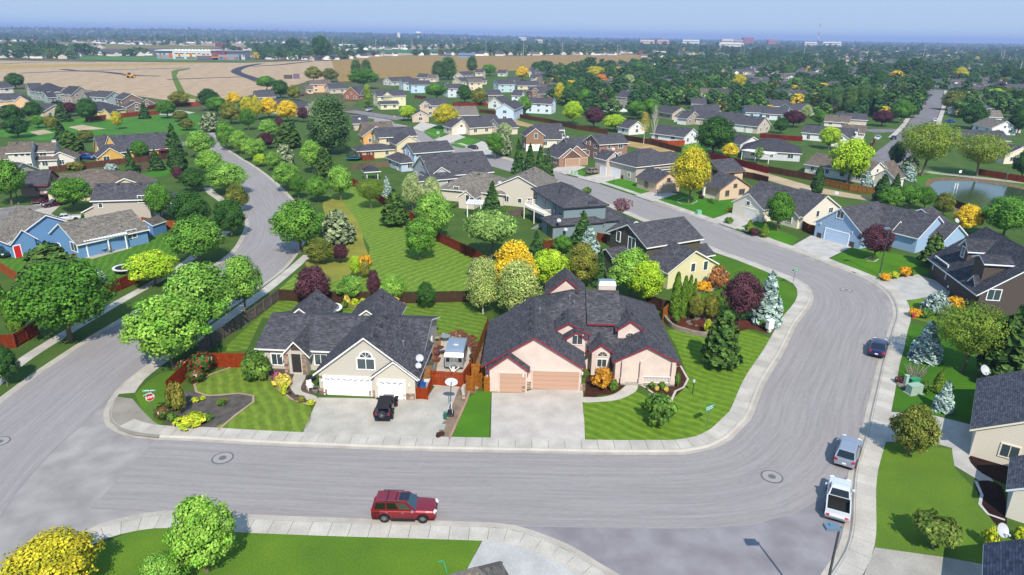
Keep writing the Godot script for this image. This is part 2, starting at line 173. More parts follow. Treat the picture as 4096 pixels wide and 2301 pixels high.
	slabs("sidewalk","shaded sidewalk along the weathered grey fence",offset(even(smooth(pv([-40.3,-63.1,-40.8,-66.2,-40.3,-71,-38.8,-77.2,-36.7,-91.2,-35.9,-98.5,-35.4,-104.8,-35,-111.2])),1.55),-0.8),offset(even(smooth(pv([-40.3,-63.1,-40.8,-66.2,-40.3,-71,-38.8,-77.2,-36.7,-91.2,-35.9,-98.5,-35.4,-104.8,-35,-111.2])),1.55),0.8),0.176)
	ribbon("footpath","pale walk winding beside the dark maples",pv([-74.4,-163.6,-71.2,-158.1,-67.6,-153.3,-65.3,-150.2]),1.8,0.17,q_("c4beb2"),"concrete")
	ribbon("edging","pale concrete edging round the porch bed",pv([18.7,-70.8,19.7,-71.2,19.8,-68,18.9,-66.1,17.8,-65.2,17.1,-63.6,16.8,-62.9]),0.24,0.2,q_("cfc8ba"),"concrete")
	ribbon("edging","concrete edging of the porch bed toward the lawn",pv([14,-66.8,14.6,-66,15.4,-64.5,15.8,-63.7]),0.24,0.2,q_("cfc8ba"),"concrete")
	ribbon("edging","pinkish edging of the curved front lawn",pv([-27.9,-56.3,-27.4,-58.7,-26.5,-61.7,-26.9,-62.9,-28.6,-63.4,-30.2,-63,-31.7,-62.8,-33.2,-63.6,-34.1,-65.2,-33.3,-67.6,-31.8,-69.3]),0.24,0.2,q_("b89c8c"),"concrete")
	ribbon("edging","pinkish edging along the entry planting",pv([-29,-69.1,-26.2,-66.9,-24.4,-64,-22.7,-62.3,-20.3,-61.1]),0.24,0.2,q_("b89c8c"),"concrete")
	ribbon("edging","pinkish edging beside the gravel strip",pv([-4.4,-64.5,-4.6,-62.4,-5.7,-55.4]),0.24,0.2,q_("b08a7c"),"concrete")
	ribbon("edging","pale edging of the dark mulch bed",pv([40.5,-49.9,39.8,-48,38.8,-46.7,38.7,-45.5,39.6,-44.8]),0.24,0.2,q_("c8c8c8"),"concrete")
	ribbon("edging","pale ring edging round the tall yellowing tree",pv([38.2,-156.6,40.5,-159.6,42.8,-159.3,42.8,-156,40.8,-153.1,38.5,-153,38,-155.7]),0.24,0.2,q_("cfc8ba"),"concrete")
	ribbon("edging","pale ring edging under the bronze leaved tree",pv([61.4,-113.4,63.2,-114.8,63.8,-113.5,62.3,-111.9,61.1,-112.3]),0.24,0.2,q_("cfc8ba"),"concrete")
	for m in MANHOLES:
		var g:=geo()
		g.tube(v3(0,0.0,0),v3(0,0.035,0),m[3],m[3],24,q_("5a5a5c"))
		g.tube(v3(0,0.0,0),v3(0,0.04,0),m[3]*0.86,m[3]*0.86,24,q_("8d8b8a"))
		g.tube(v3(0,0.0,0),v3(0,0.046,0),0.33,0.33,20,q_("5f5d5c"))
		var o:=thing("manhole_cover",m[2],"manhole",v3(m[0],0.0,m[1]),0.0,"manhole covers in the street")
		pt("collar",g,"matte",o)
const MANHOLES:=[[-25.76,-51.99,"oval seamed manhole in the street before the stone entry house",0.95],[51.15,-98.03,"manhole in the upper bend of the street",0.95],[22.98,-50.35,"manhole in the street left of the white pickup",0.95],[-47.28,-54.06,"manhole cut by the left edge of the picture",0.9]]
const HOUSES:=[
	["light grey house with stone entry, arched gable window and two white garage doors",-18.8,-73.8,-0.06,"bfbab0",SI,CH,TR,[[0,0,0,18.35,10.1,0,2.7,4.5,"g",0.5],[4.45,6.3,1,8,10.2,0,2.7,6.75,"g",0.5],[7.43,8.9,1,3.4,4.25,0,2.6,4.3,"g",0.35,"c8c2b4"],[-4.6,3.65,1,5,2.3,0,2.75,4,"g",0.5],[-6.9,-5,1,6,4.6,0,2.7,4.5,"g",0.4],[1.4,-5.2,1,7,5.6,0,2.7,4.75,"g",0.4]],[["G",2.37,0,10.32,0,4.88,2.15,"e9e9e7","f2f2f0",1],["G",7.11,0,10.62,0,2.6,2.15,"e9e9e7","f2f2f0",1],["w",4.46,3.82,10.32,0,1.75,1.15,"f2f2f0"],["a",4.49,4.56,10.32,0,1.25,0.6,"f2f2f0"],["w",-7.25,1.25,5.07,0,1.2,1.3,"f0f0ee"],["w",-2.23,1.43,5.07,0,1.3,1.25,"f0f0ee"],["S",-0.3,0,10.32,0,0.85,0.75],["S",4.97,0,10.32,0,0.75,0.75],["S",8.9,0,10.62,0,1.2,0.75],["B",-4.61,1.43,6.17,0,1,2.2,"2e2b28"],["S",-5.74,0,6.17,0,0.5,2.5],["S",-3.72,0,6.17,0,0.5,2.5],["s",-4.46,3.02,6.17,0,1.2,0.7],["L",-0.31,1.68,10.32,0,1,1],["L",5.62,1.67,10.62,0,1,1],["L",8.96,1.7,10.62,0,1,1],["w",9.19,1.27,-1.2,1.57,0.5,0.9,"f0f0ee"]],[["v",1,-2.5,1,0.9],["v",1,-0.1,1,0.9],["v",1,2.2,1,0.9],["v",0,-6.5,-1,0.5],["v",0,5.5,-1,0.5],["p",1,-0.6,1,4.1],["p",0,7.4,1,2.6],["v",4,1.2,1,0.8],["v",5,1.6,1,0.7]],true,false],
	["pale pink stucco house with dark red trim, two dormers and tan garage doors",9.21,-76.87,-0.03,"dccac0","stucco","62626a","7d2630",[[0,0,0,17.89,13.6,0,2.8,7,"h",0.5],[-6.44,6,1,11.4,10.3,0,2.8,6.05,"g",0.45],[-9.15,10.1,1,5,3.9,0,2.8,4.3,"g",0.4],[5.8,7.4,1,5,6.6,0,2.75,4.5,"g",0.4],[1.05,6.2,1,4,2,0,3.1,3.85,"g",0.4],[-2.54,3.3,1,6.4,4.2,2.6,4.35,5.6,"g",0.4],[-1.75,6.9,1,1.6,2.1,2.6,4.3,5,"g",0.35],[4.45,3.6,1,4.4,2.7,2.6,4.7,5.7,"g",0.35],[-2.4,-7.5,1,4,4.6,0,4.6,6.6,"g",0.4],[1.6,0.3,0,3.4,8.2,2.6,4.85,7.15,"g",0.35]],[["G",-4.03,0,11.72,0,4.95,2.2,"cdb9ae","b3917c"],["G",-8.63,0,12.62,0,2.75,2.3,"cdb9ae","b3917c"],["w",-1.63,4.16,7.72,0,1.1,1.05,"d9c8bf"],["a",4.47,3.78,5.82,0,1.05,0.7,"d9c8bf"],["a",1.21,2.48,8.22,0,1.05,0.6,"d9c8bf"],["w",1.18,1.62,8.22,0,1,0.9,"e4dcd4"],["S",-1.14,0,11.72,0,0.62,0.85],["S",-6.95,0,11.72,0,0.5,0.85],["S",-7.45,0,12.62,0,0.36,0.85],["L",-1.22,2.06,11.72,0,1,1],["L",-7.52,2.05,12.62,0,1,1]],[["v",1,-3.3,-1,0.5],["v",1,-1.2,-1,0.5],["v",1,0.8,-1,0.5],["v",1,2.6,-1,0.5],["p",1,1.6,1,0.7],["v",5,-1.6,-1,0.6],["v",5,-0.4,-1,0.6],["p",0,-1.8,1,2.4],["p",0,-2.3,1,1.6],["v",0,-1.4,1,0.4],["v",7,0.2,1,0.5]],true,false],
	["blue house with weathered roof, red side door and white pergola",-72.44,-115.12,0.98,"6d95c0","siding","918c84","e8eaee",[[0,0,0,11.67,9.5,0,2.6,5.2,"g",0.45],[-6.09,-9.35,1,9.8,12,0,2.7,6,"g",0.45],[-10.23,-6.07,1,4,3.4,0,2.7,4.4,"g",0.4]],[["D",-11.4,0,-4.05,0,0.95,2.05,"f0f0ee","c81820"],["w",-5.86,1.85,3.36,-1.57,2,1.4],["w",3.09,2.27,4.77,0,1.6,1.4],["w",-5.86,1.03,-2.14,-1.57,0.8,0.8]],[["v",0,-4,-1,0.5],["v",0,0,-1,0.5],["v",0,4,-1,0.5],["p",0,-4,1,2],["p",0,2,1,4],["v",1,2,1,0.6]],true,false],
	["grey two storey house with charcoal roof behind the blue house",-76.35,-132.45,0.2,"b5ada4",SI,CH,TR,[[0,0,0,9.91,8,0,5.2,7.4,"g",0.45],[-2.7,-1.53,1,8,9.5,0,2.6,5,"g",0.4],[4.05,-6.64,1,5.99,5,0,2.6,4.2,"g",0.45]],[["w",3.79,5.15,4.02,0,1.2,1.3],["w",-0.91,5.33,2.49,0,1.7,0.5],["w",4.97,5.14,1.09,1.57,0.7,1.6],["w",4.97,5,-1.39,1.57,0.7,1.6],["w",-3.65,4.15,4.02,0,0.6,0.8]],[["v",0,-4.5,1,0.6],["v",0,-1,1,0.5],["v",0,3,1,0.5],["v",0,5,1,0.6],["p",0,1,1,2],["p",0,-1,1,2.6]],true,false],
	["long yellow house with charcoal roof and dark red patio umbrella beside it",-113.6,-204.8,0.68,"d0a658",SI,CH,TR,[[0,0,0,18.4,11,0,2.8,6.6,"g",0.5],[-7.9,8.6,1,6,6,0,2.6,4.8,"g",0.4],[-6.5,0.1,1,5.7,4,0,2.8,6.9,"g",0.5]],[["w",-9.1,2,11.6,0,1.5,1.3],["w",-3.7,1.4,5.5,0,2,1.4]],[["p",0,-3,1,2],["p",0,0,1,3],["v",0,-6,1,0.5],["v",0,2,1,0.5],["v",0,7,1,0.5],["v",0,-2,1,0.6]],false,true],
	["white two storey house with three small dark windows and grey brown roof",-131.4,-183.4,0.35,"d2cec8","siding","857a70","e6e6e2",[[0,0,0,5,8,0,5.2,7.2,"g",0.5],[4.3,-3.6,0,5.1,7,0,4.6,6.3,"g",0.5],[4.6,-1.6,0,5.5,5,0,2.6,3.9,"g",0.5],[-6,-7.3,0,2.3,9,0,2.7,5,"g",0.5],[8.3,-3.4,1,6.1,6,0,2.6,4.2,"g",0.5]],[["w",-0.7,4.5,4,0,0.8,0.7],["w",0.7,4.6,4,0,0.8,0.7],["w",2,4.6,4,0,0.8,0.7],["w",1.8,1.6,4,0,1.2,1.3],["K",5.7,0,-7.8,0,1,6.6,"d6d2cc"]],[["v",0,-0.8,1,0.6],["v",0,-1.2,-1,0.6]],false,true],
	["small dark roofed house behind the tree at the left edge",-120.9,-165.7,-0.15,"c8bca8",SI,CH,TR,[[0,0,0,2.4,9,0,2.7,5,"g",0.5]],[],[["v",0,-0.2,1,0.6],["v",0,-0.5,-1,0.6]],false,true],
	["brick fronted house with charcoal roof, red trim and white bay window",-109.9,-156.3,0.31,"a58a78","siding","62626a","7a3434",[[0,0,0,5.2,9,0,2.6,4.9,"g",0.5]],[["w",1.5,2,4.5,0,2.2,1.5],["w",2.6,1.9,3.4,1.6,0.9,1.3]],[["v",0,-1.4,1,0.6],["v",0,-0.3,-1,0.6]],false,true],
	["grey brown hip roofed house with cream gable behind the grey two storey house",-96.2,-155.5,0.39,"cfc8a8","siding","857a70","e6e6e2",[[0,0,0,16.8,14,0,2.7,5.6,"h",0.5],[7.1,4.8,1,9.6,10,0,2.6,4.9,"g",0.5],[-4.6,-0.1,0,3.7,11,0,2.6,4.9,"g",0.5]],[],[],false,true],
	["two storey cream house with brick base at the far left edge",-281.9,-388.4,1.08,"d8d0c4",SI,CH,TR,[[0,0,0,6.4,9,0,5,7.4,"g",0.5]],[],[["v",0,1.6,1,0.6],["v",0,1.1,-1,0.6]],false,true],
	["dark gabled grey house behind the round green tree, far left",-267.5,-393.6,0.78,"a8a8a4",SI,CH,TR,[[0,0,0,6,10,0,4,7,"g",0.5]],[],[["v",0,0.9,1,0.6],["v",0,-1,-1,0.6]],false,true],
	["large blue grey house with tall dark hip roof at the edge of the cleared land",-247.3,-375.9,-0.62,"8d9aa0","siding","565860","e6e6e2",[[0,0,0,17.2,13,0,4.5,8.4,"h",0.5],[17.1,7.6,1,3.7,6,0,3,5,"g",0.5]],[],[],false,true],
	["mauve tan house with two dark gables beside the cleared land",-225.4,-362.6,-0.43,"a2948c","siding","565860","e6e6e2",[[0,0,0,8.5,11,0,4.5,8,"g",0.5],[-13.2,-5.9,1,5.5,12,0,3,6.5,"g",0.5]],[],[["v",0,0.2,1,0.6],["v",0,-1.1,-1,0.6]],false,true],
	["green grey house with small dormer, left of the pale blue two storey house",-208.8,-347.6,0.99,"9aa39a",SI,CH,TR,[[0,0,0,6.7,9,0,3,6.4,"g",0.5]],[],[["v",0,-1.3,1,0.6],["v",0,-1.6,-1,0.6]],false,true],
	["pale blue grey two storey house by the cleared land",-197.6,-341.7,-0.43,"a6b5b6",SI,CH,TR,[[0,0,0,10.7,9,0,5.2,7.6,"g",0.5]],[["w",5.4,5.7,1.5,1.6,1,1.2]],[["v",0,-1.8,1,0.6],["v",0,2.7,-1,0.6]],false,true],
	["mauve brown two storey house with white trimmed gables by red fence",-182.9,-333.1,-0.82,"7f6c66",SI,CH,TR,[[0,0,0,12.4,8,0,5.2,7.4,"g",0.5],[11.8,0.9,0,6.1,8,0,2.6,4.6,"g",0.5],[-1.8,-7.6,0,4.8,6,0,2.6,4.4,"g",0.5]],[],[["v",0,2.4,1,0.6],["v",0,2.3,-1,0.6]],false,true],
	["yellow bungalow with dark hip roof above the play park",-183,-310.3,-0.48,"d6bd78","siding","565860","e6e6e2",[[0,0,0,15.2,12,0,2.7,5.6,"h",0.5],[16.2,6.8,1,4,5,0,2.6,4.2,"g",0.4]],[],[],false,true],
	["peach house with arched gable window at the left edge",-234.6,-326.6,0.41,"d6b48c",SI,CH,TR,[[0,0,0,9.5,10,0,4.5,7.2,"g",0.5],[7,9.6,1,6,6,0,4.4,6.8,"g",0.4]],[],[["v",0,1.7,1,0.6],["v",0,-1.7,-1,0.6]],false,true],
	["single storey tan house hidden among the park trees, far left",-201.6,-302.6,-0.5,"c8b8a4",SI,CH,TR,[[0,0,0,10.4,10,0,2.7,5,"g",0.5]],[],[["v",0,-1.2,1,0.6],["v",0,0.8,-1,0.6]],false,true],
	["apricot house with grey brown roof beside the big poplar",-49.3,-248.5,0.41,"d9a86c","siding","857a70","e6e6e2",[[0,0,0,10.3,11,0,2.8,6,"g",0.5],[-2.9,9.1,1,7,9,0,3,6,"g",0.4]],[],[["v",0,1.4,1,0.6],["v",0,2.2,-1,0.6]],false,true],
	["cream two storey house with wrap round porch and deck, right of the trampoline",-38.8,-223.1,0.45,"d8cba8",SI,CH,TR,[[0,0,0,12,9,0,5.2,7.4,"g",0.5],[0.6,10.7,1,8,8,0,4.2,6.6,"g",0.4],[-8.7,8.5,0,11.6,7,0,2.5,3.7,"h",0.5]],[["w",-6,3.7,3.1,-1.6,0.9,1.5]],[["v",0,2.7,1,0.6],["v",0,-3,-1,0.6]],false,true],
	["pale blue two storey house with rear steps, behind the thuja row",-24.4,-194,0.55,"b2c2d6",SI,CH,TR,[[0,0,0,11.7,8,0,5.2,7.2,"g",0.5],[-6.6,-2.8,1,10.6,5,0,2.6,4,"h",0.5]],[["w",-5.9,4.5,-2.3,-1.6,0.8,1.3],["w",-5.9,4.5,0.5,-1.6,0.8,1.3],["w",-4.5,4.6,4,0,1.6,1]],[["v",0,0.7,1,0.6],["v",0,1.2,-1,0.6]],false,true],
	["large grey house with broad charcoal roof and tan patio cover",-15.9,-176.3,0.49,"b6b9bc",SI,CH,TR,[[0,0,0,16.7,13,0,3,7,"g",0.5],[-5.4,2.8,1,6,6.5,0,2.7,4.8,"g",0.4],[-7.2,6.5,0,11.5,5,0,2.5,2.9,"h",0.5]],[["w",-8.4,5.3,1.1,-1.6,1.9,1.4]],[["v",0,-5,1,0.6],["v",0,0,1,3.5],["v",0,2,1,4],["v",0,4,1,3.6]],false,true],
	["beige house with mottled brown hip roof above the white patio cover",-7.7,-157.3,-0.33,"cdc6ba","siding","918c84","e6e6e2",[[0,0,0,15.7,12,0,2.8,5.8,"h",0.5],[1.3,9.6,1,4,3.6,0,2.6,4,"g",0.4],[11.2,-0.4,1,11.6,11,0,4.2,6.8,"g",0.5]],[["w",-3.5,2.8,6,0,1.2,1.3],["w",1.6,2.4,11.6,0,0.8,1.4],["w",2.6,2.1,11.6,0,0.9,1],["w",11.5,1.4,5.4,0,0.8,0.9]],[["v",0,0,1,1],["v",2,-2,1,0.5],["v",2,3,1,0.5]],false,true],
	["teal grey two storey house with white balcony and hot tub porch",10.99,-134.6,-1.25,"7b8e94","siding","62626a","3c3640",[[0,0,0,16.83,8.66,0,5.7,7.6,"h",0.5],[6.91,1.79,1,10.3,5.68,0,2.7,4,"h",0.4],[4.56,-5.92,0,8.55,6,0,2.6,3.5,"h",0.45]],[["w",-7.18,4.81,4.35,0,1.5,1.4],["w",-1.93,4.52,4.35,0,0.9,1.7],["w",3.63,4.25,4.35,0,0.9,1.7],["w",8.35,1.31,6.96,0,2.6,2.4],["w",8.44,5.99,-1.17,1.57,0.8,0.8],["w",8.44,6.07,-2.05,1.57,0.8,0.8]],[["v",0,-1,1,1],["v",0,0,1,2],["v",0,1,1,2.6],["p",0,0,-1,1]],true,false],
	["dark olive two storey house with white trim and pale yellow garage gable",23.5,-108.75,0.5,"575548",SI,CH,TR,[[0,0,0,11.14,9.5,0,5.2,7.5,"g",0.45],[-0.94,7.41,1,5.92,9.5,0,2.8,5.4,"g",0.45,"d6d2a6"],[3.75,-11.33,1,2.55,8,0,2.6,4.6,"g",0.45],[6.08,3.75,0,2.94,4,0,2.5,3.6,"g",0.45],[-7.62,-0.47,0,3.15,5,0,2.5,3.8,"g",0.45]],[["w",-5.59,5.01,-2.48,-1.57,0.9,1.6,"f0f0f0"],["w",-5.59,4.65,1.06,-1.57,1.7,2,"f0f0f0"],["w",-0.92,2.81,10.39,0,0.8,1.3,"f0f0f0"],["w",1.63,2.75,10.39,0,0.8,1.4,"f0f0f0"]],[["p",1,-1,-1,2.5],["v",2,0,1,0.6]],true,false],
	["white house with tall chimney, brown dormer gable and two satellite dishes",11.4,-239.9,0.23,"e0d8cc",SI,CH,TR,[[0,0,0,9.3,12,0,3,7.2,"g",0.5],[-7.5,9.1,1,6,6,0,5,7.2,"g",0.4,"94765f"]],[["w",-7.2,4.9,12.1,0,1,1.6],["G",-8.7,0,12.1,0,3.4,2.1,"e8e8e4","efefec"],["G",-6.3,0,12.1,0,2.2,2.1,"e8e8e4","efefec"],["K",4.4,0,2.3,0,2,5.6,"e8e4dc"],["w",4.1,3.9,6,0,0.9,1.2]],[["v",0,-1,1,1]],false,true],
	["cream bungalow with broad charcoal roof and white garage door, by the corner",-13.8,-271,0.56,"d9cdbb",SI,CH,TR,[[0,0,0,14.6,12,0,2.8,6.2,"g",0.5],[-9,-1,1,7,8,0,2.7,5.2,"g",0.4],[6.7,6.8,0,7.4,10,0,2.7,5.4,"g",0.5]],[["G",-8.4,0,2.5,0,4.6,2.2,"f0f0ee","efefee"]],[["v",0,0.1,1,0.6],["v",0,-2.8,-1,0.6]],false,true],
	["brown two storey house with paired tan garage gables",28.7,-215.5,0.46,"98766a",SI,CH,TR,[[0,0,0,10.3,8.5,0,5,7.2,"g",0.5],[-18.5,4.7,1,9,7,0,2.8,5.2,"g",0.4],[-16.4,5.2,1,8,8,0,2.8,5.8,"g",0.4],[-6.3,-7.9,0,7.9,9,0,2.7,5.4,"g",0.5]],[["G",-17.6,0,9.2,0,4.6,2.2,"c8b8a8","a78a74"],["G",-13.7,0,9.2,0,2.5,2.2,"c8b8a8","a78a74"],["w",-5.2,4.6,-3.5,-1.6,0.7,1],["w",-5.2,4.6,-1.2,-1.6,0.7,1],["w",-1.6,4.3,4.3,0,0.9,1.4]],[["v",0,0,1,0.5],["v",2,0,1,0.7]],false,true],
	["grey stucco house with white garage doors and bronze car on its drive",35.4,-185.8,0.55,"bab0a8",SI,CH,TR,[[0,0,0,14.9,11,0,4.2,7.4,"h",0.5],[7.2,-0.1,0,16,11,0,2.8,6,"h",0.5],[-6.2,-7.7,1,5,5,0,4.4,6.2,"g",0.4]],[["G",-8.7,0,-6.5,-1.6,2.5,2.2,"e8e8e8","dfe2e6"],["G",-7.5,0,-3,-1.6,4.4,2.2,"e8e8e8","dfe2e6"],["w",-5,5.1,-5.2,0,1.6,1.4],["w",-0.6,2.3,5.5,0,2.2,1.8],["s",-7.5,0,0.2,-1.6,0.8,1]],[],false,true],
	["beige house with pillared porch behind the tall yellowing tree",52.6,-174,0.46,"d3bba2","siding","62626a","8a6a52",[[0,0,0,7.2,9,0,4.6,6.8,"g",0.5],[-6.7,10,1,5.8,9,0,2.7,5.2,"g",0.5],[-17,-2.9,1,8,7,0,2.7,4.8,"g",0.4]],[["G",-17.1,0,1.2,0,4.6,2.1,"d8c8b8","b8a08c"],["C",-12.4,0,8.8,0,0.4,2.5,"e8e4dc"],["C",-10.9,0,11.2,0,0.4,2.5,"e8e4dc"],["R",-12.1,0,10.7,1.6,3.2,0.9,"e8e8e8"]],[["v",0,-0.1,1,0.6],["v",0,-1.8,-1,0.6]],false,true],
	["cream white house with broad garage gable next to the pale blue house",58.9,-142.6,2.1,"e2dbcc",SI,CH,TR,[[0,0,0,16.3,12,0,2.8,6.2,"g",0.5],[3.5,-4.3,1,9,8,0,2.8,5.2,"g",0.4],[-5.4,-4.5,1,4,4,0,2.6,4,"g",0.4]],[["G",3.1,0,-8.8,3.1,4.8,2.2,"e8e4da","dfdcd4"],["w",-8.2,2.8,-1.8,-1.6,0.8,1.2],["w",-8.2,3.1,2.2,-1.6,1.2,1]],[["v",0,-3,1,0.7],["p",0,-1,1,2.5]],false,true],
	["pale blue house with stone trimmed garage and attic window, by the street bend",65.36,-126.28,0.54,"9cb6d4","siding","62626a","e8ecf0",[[0,0,0,10.74,9.6,0,3,6.6,"g",0.45],[6.06,5.68,1,10.89,9.6,0,3,6.2,"g",0.45],[8.57,10.94,1,5.42,7,0,2.7,4.8,"g",0.45],[2.6,3.95,1,5,5,0,2.7,4.6,"g",0.4],[14.2,4.84,0,3.09,10,0,2.7,5.4,"g",0.45]],[["G",-5.39,0,-0.06,-1.57,4.85,2.2,"e8eef6","b7cbe4"],["w",-5.39,5.39,-0.09,-1.57,1.3,1.3,"f0f4f8"],["s",-5.39,0,-3.66,-1.57,0.9,1],["s",-5.39,0,3.19,-1.57,0.9,1],["L",-5.39,2.81,-3.74,-1.57,1,1],["L",-5.39,2.69,2.95,-1.57,1,1]],[["p",0,2,1,1.8],["v",1,2,1,2],["p",1,-3,1,1.5]],true,false],
	["dark brown house with shed dormer, white trim and flag by its porch",73.45,-96.37,-1.73,"57504c","siding","565860","dfe6ee",[[0,0,0,16.46,13.74,0,3,8.2,"g",0.6],[-2.72,2.53,1,5,2.6,3,6.4,7.6,"g",0.4],[4.3,4.32,1,3.31,3,3,6.6,7.2,"g",0.45],[5.27,4.57,1,4,3,0,2.8,4.4,"g",0.4]],[["w",-2.94,5.65,5.05,0,0.9,1.5,"dfe8f4"],["G",-4.7,1.27,6.89,0,4.6,2.2,"e0e6ee","4c4640"],["w",8.25,2.81,5.11,1.57,1.6,1.5,"e4e8ee"]],[],true,false],
	["cream sided house with slate roof beside the shaded drive",50.2,-55.42,-2.18,"d6d0c2","siding","686d78","d8d2c0",[[0,0,0,11.47,11,0,2.9,6.2,"g",0.5]],[],[["v",0,2.99,1,0.6],["v",0,2.51,-1,0.6]],true,true],
	["pale entry wing with slate roof and blue white trim near the right edge",44.2,-45.11,-2.21,"d6d2c8","siding","686d78","c8d4e4",[[0,0,0,4.95,7,0,2.8,5,"g",0.5]],[],[["v",0,0.14,1,0.6],["v",0,-0.59,-1,0.6]],true,true],
	["slate roofed house with white gutter at the bottom right corner",36.22,-34.1,-2.16,"c8c4b8","siding","525a70","dfe4ec",[[0,0,0,4.2,9.2,0,2.9,6,"g",0.4]],[],[["v",0,1.03,1,0.6],["v",0,0.18,-1,0.6]],true,true],
	["house with mottled brown hip roof cut off by the bottom edge",-2.98,-32.54,0.42,"cfc4b4","siding","918c84","e6e6e2",[[0,0,0,7.15,4.89,0,2.7,5.2,"h",0.5]],[],[],true,true],
	["brown roofed white house with twin small gables behind the yellowing tree",92,-189.5,-0.95,"e0dcd2","siding","857a70","e6e6e2",[[0,0,0,17.8,10,0,2.7,5.2,"g",0.5],[8.4,-5.9,1,5,4.5,0,2.7,4.9,"g",0.4],[13.6,2.5,1,5,5,0,2.7,4.6,"g",0.4]],[],[["v",0,4.1,1,0.6],["v",0,3.7,-1,0.6]],false,true],
	["white bungalow with charcoal roof left of the cross street",118.7,-260.9,-0.6,"e6e6e6",SI,CH,TR,[[0,0,0,17.9,9,0,2.8,5,"g",0.5],[6.5,12.3,1,5,6,0,2.7,4.6,"g",0.4]],[["w",-6.6,1.3,4.5,0,1.1,1.6]],[["v",0,0.1,1,0.6],["v",0,-0.9,-1,0.6]],false,true],
	["brown roofed two storey house behind the white bungalow",132,-285.7,-0.48,"dcd6cc","siding","857a70","e6e6e2",[[0,0,0,8.9,9,0,4.6,6.6,"g",0.5],[7,16.5,0,7.9,9,0,2.7,5,"g",0.5]],[],[["v",0,0.5,1,0.6],["v",0,-0.4,-1,0.6]],false,true],
	["charcoal roofed house right behind the poplar grove",144,-299.7,-0.3,"c4b8ac",SI,CH,TR,[[0,0,0,11.3,9,0,4.2,6.2,"g",0.5]],[],[["v",0,-2.3,1,0.6],["v",0,-1.3,-1,0.6]],false,true],
	["hip roofed charcoal house with long white pergola",82.8,-221.4,-0.33,"c8ccd2","siding","565860","e6e6e2",[[0,0,0,16.7,13,0,2.7,5.8,"h",0.5]],[],[],false,true],
	["white bungalow with covered patio behind the orange fence",58.8,-253,-0.8,"e4e4e8",SI,CH,TR,[[0,0,0,13.7,10,0,2.8,5.2,"g",0.5]],[["w",2.3,2.2,5,0,1.5,1.4]],[["v",0,2.6,1,0.6],["v",0,-3.8,-1,0.6]],false,true],
	["white gabled house with round attic vent behind the brown fence",45.9,-272.8,-1.01,"e2e0dc",SI,CH,TR,[[0,0,0,6.5,8,0,2.7,5,"g",0.5]],[],[["v",0,-1.8,1,0.6],["v",0,0.5,-1,0.6]],false,true],
	["taupe house with two white garage doors and orange red fence",96.2,-284.9,-0.82,"c4bab0",SI,CH,TR,[[0,0,0,12.5,10,0,3,6,"g",0.5]],[["G",-2.1,0,5,0,4.6,2.2],["G",2.7,0,5,0,2.5,2.2]],[["v",0,-1.6,1,0.6],["v",0,0.3,-1,0.6]],false,true],
	["white house with grey roof tucked behind the big green street tree",77.5,-235.3,-1.22,"e6e4e0",SI,CH,TR,[[0,0,0,10.6,9,0,2.7,5,"g",0.5]],[],[["v",0,-0.2,1,0.6],["v",0,-1,-1,0.6]],false,true],
	["house with long low charcoal roof and small white gable, mid right",89.7,-304.9,-0.72,"cfc6ba",SI,CH,TR,[[0,0,0,21.6,12,0,2.8,5.6,"g",0.5]],[],[["v",0,6.5,1,0.6],["v",0,-3.9,-1,0.6]],false,true],
	["stone grey two storey house with a small square attic window",86.7,-319.1,0.06,"aca396",SI,CH,TR,[[0,0,0,11,8,0,5,7.2,"g",0.5]],[],[["v",0,-0.6,1,0.6],["v",0,-2,-1,0.6]],false,true],
	["tan gabled bungalow with charcoal roof right of the bare birch",73.2,-330.5,-1.13,"c9b8a6",SI,CH,TR,[[0,0,0,15.8,9,0,2.8,5.2,"g",0.5]],[],[["v",0,1.3,1,0.6],["v",0,-2.1,-1,0.6]],false,true],
	["taupe house with twin garage gables beside the orange wood panel",76.6,-307,-0.89,"a1948a",SI,CH,TR,[[0,0,0,4.8,9,0,2.8,5.4,"g",0.5],[-4.8,-2.9,1,6,6,0,2.7,5,"g",0.4]],[["G",-6.5,0,0.1,0,2.4,2.1],["G",-0.2,0,4.5,0,4.4,2.1]],[["v",0,-0.4,1,0.6],["v",0,0.7,-1,0.6]],false,true],
	["pale blue hip roofed bungalow with two garage doors on the inner street",53.5,-360.1,0.54,"dde4ec","siding","918c84","e6e6e2",[[0,0,0,20.1,11,0,2.8,5.4,"h",0.5]],[["G",-7.7,0,5.5,0,4.6,2.1],["G",-3.7,0,5.5,0,2.4,2.1]],[],false,true],
	["pink gabled house with square attic window",68.8,-409.9,-0.86,"d3bab6",SI,CH,TR,[[0,0,0,17,10,0,2.8,6,"g",0.5],[-3.9,-3.7,1,8,8,0,3.4,6.6,"g",0.4]],[["w",-4.4,4.4,0.4,0,1.6,1.2]],[["v",0,-1.8,1,0.6],["v",0,0.6,-1,0.6]],false,true],
	["pale blue two storey house with rear deck by the yellow green tree",13,-345,-0.3,"d2e0ee",SI,CH,TR,[[0,0,0,12.6,9,0,4.8,7,"g",0.5]],[],[["v",0,3.1,1,0.6],["v",0,-3,-1,0.6]],false,true],
	["brick house with tall white gable dormers",16.6,-429.4,0.51,"8a6a5c",SI,CH,TR,[[0,0,0,15.9,10,0,3,6.5,"g",0.5],[-9.6,4.9,1,5,4,0,5,6.6,"g",0.4]],[],[["v",0,-4.2,1,0.6],["v",0,-2.6,-1,0.6]],false,true],
	["russet gabled house beside the pale slim poplar",-89.8,-405.4,1.23,"966650",SI,CH,TR,[[0,0,0,14.7,10,0,3,7,"g",0.5],[-1.6,0.8,1,8,10,0,2.8,6.4,"g",0.4]],[],[["v",0,2.3,1,0.6],["v",0,1,-1,0.6]],false,true],
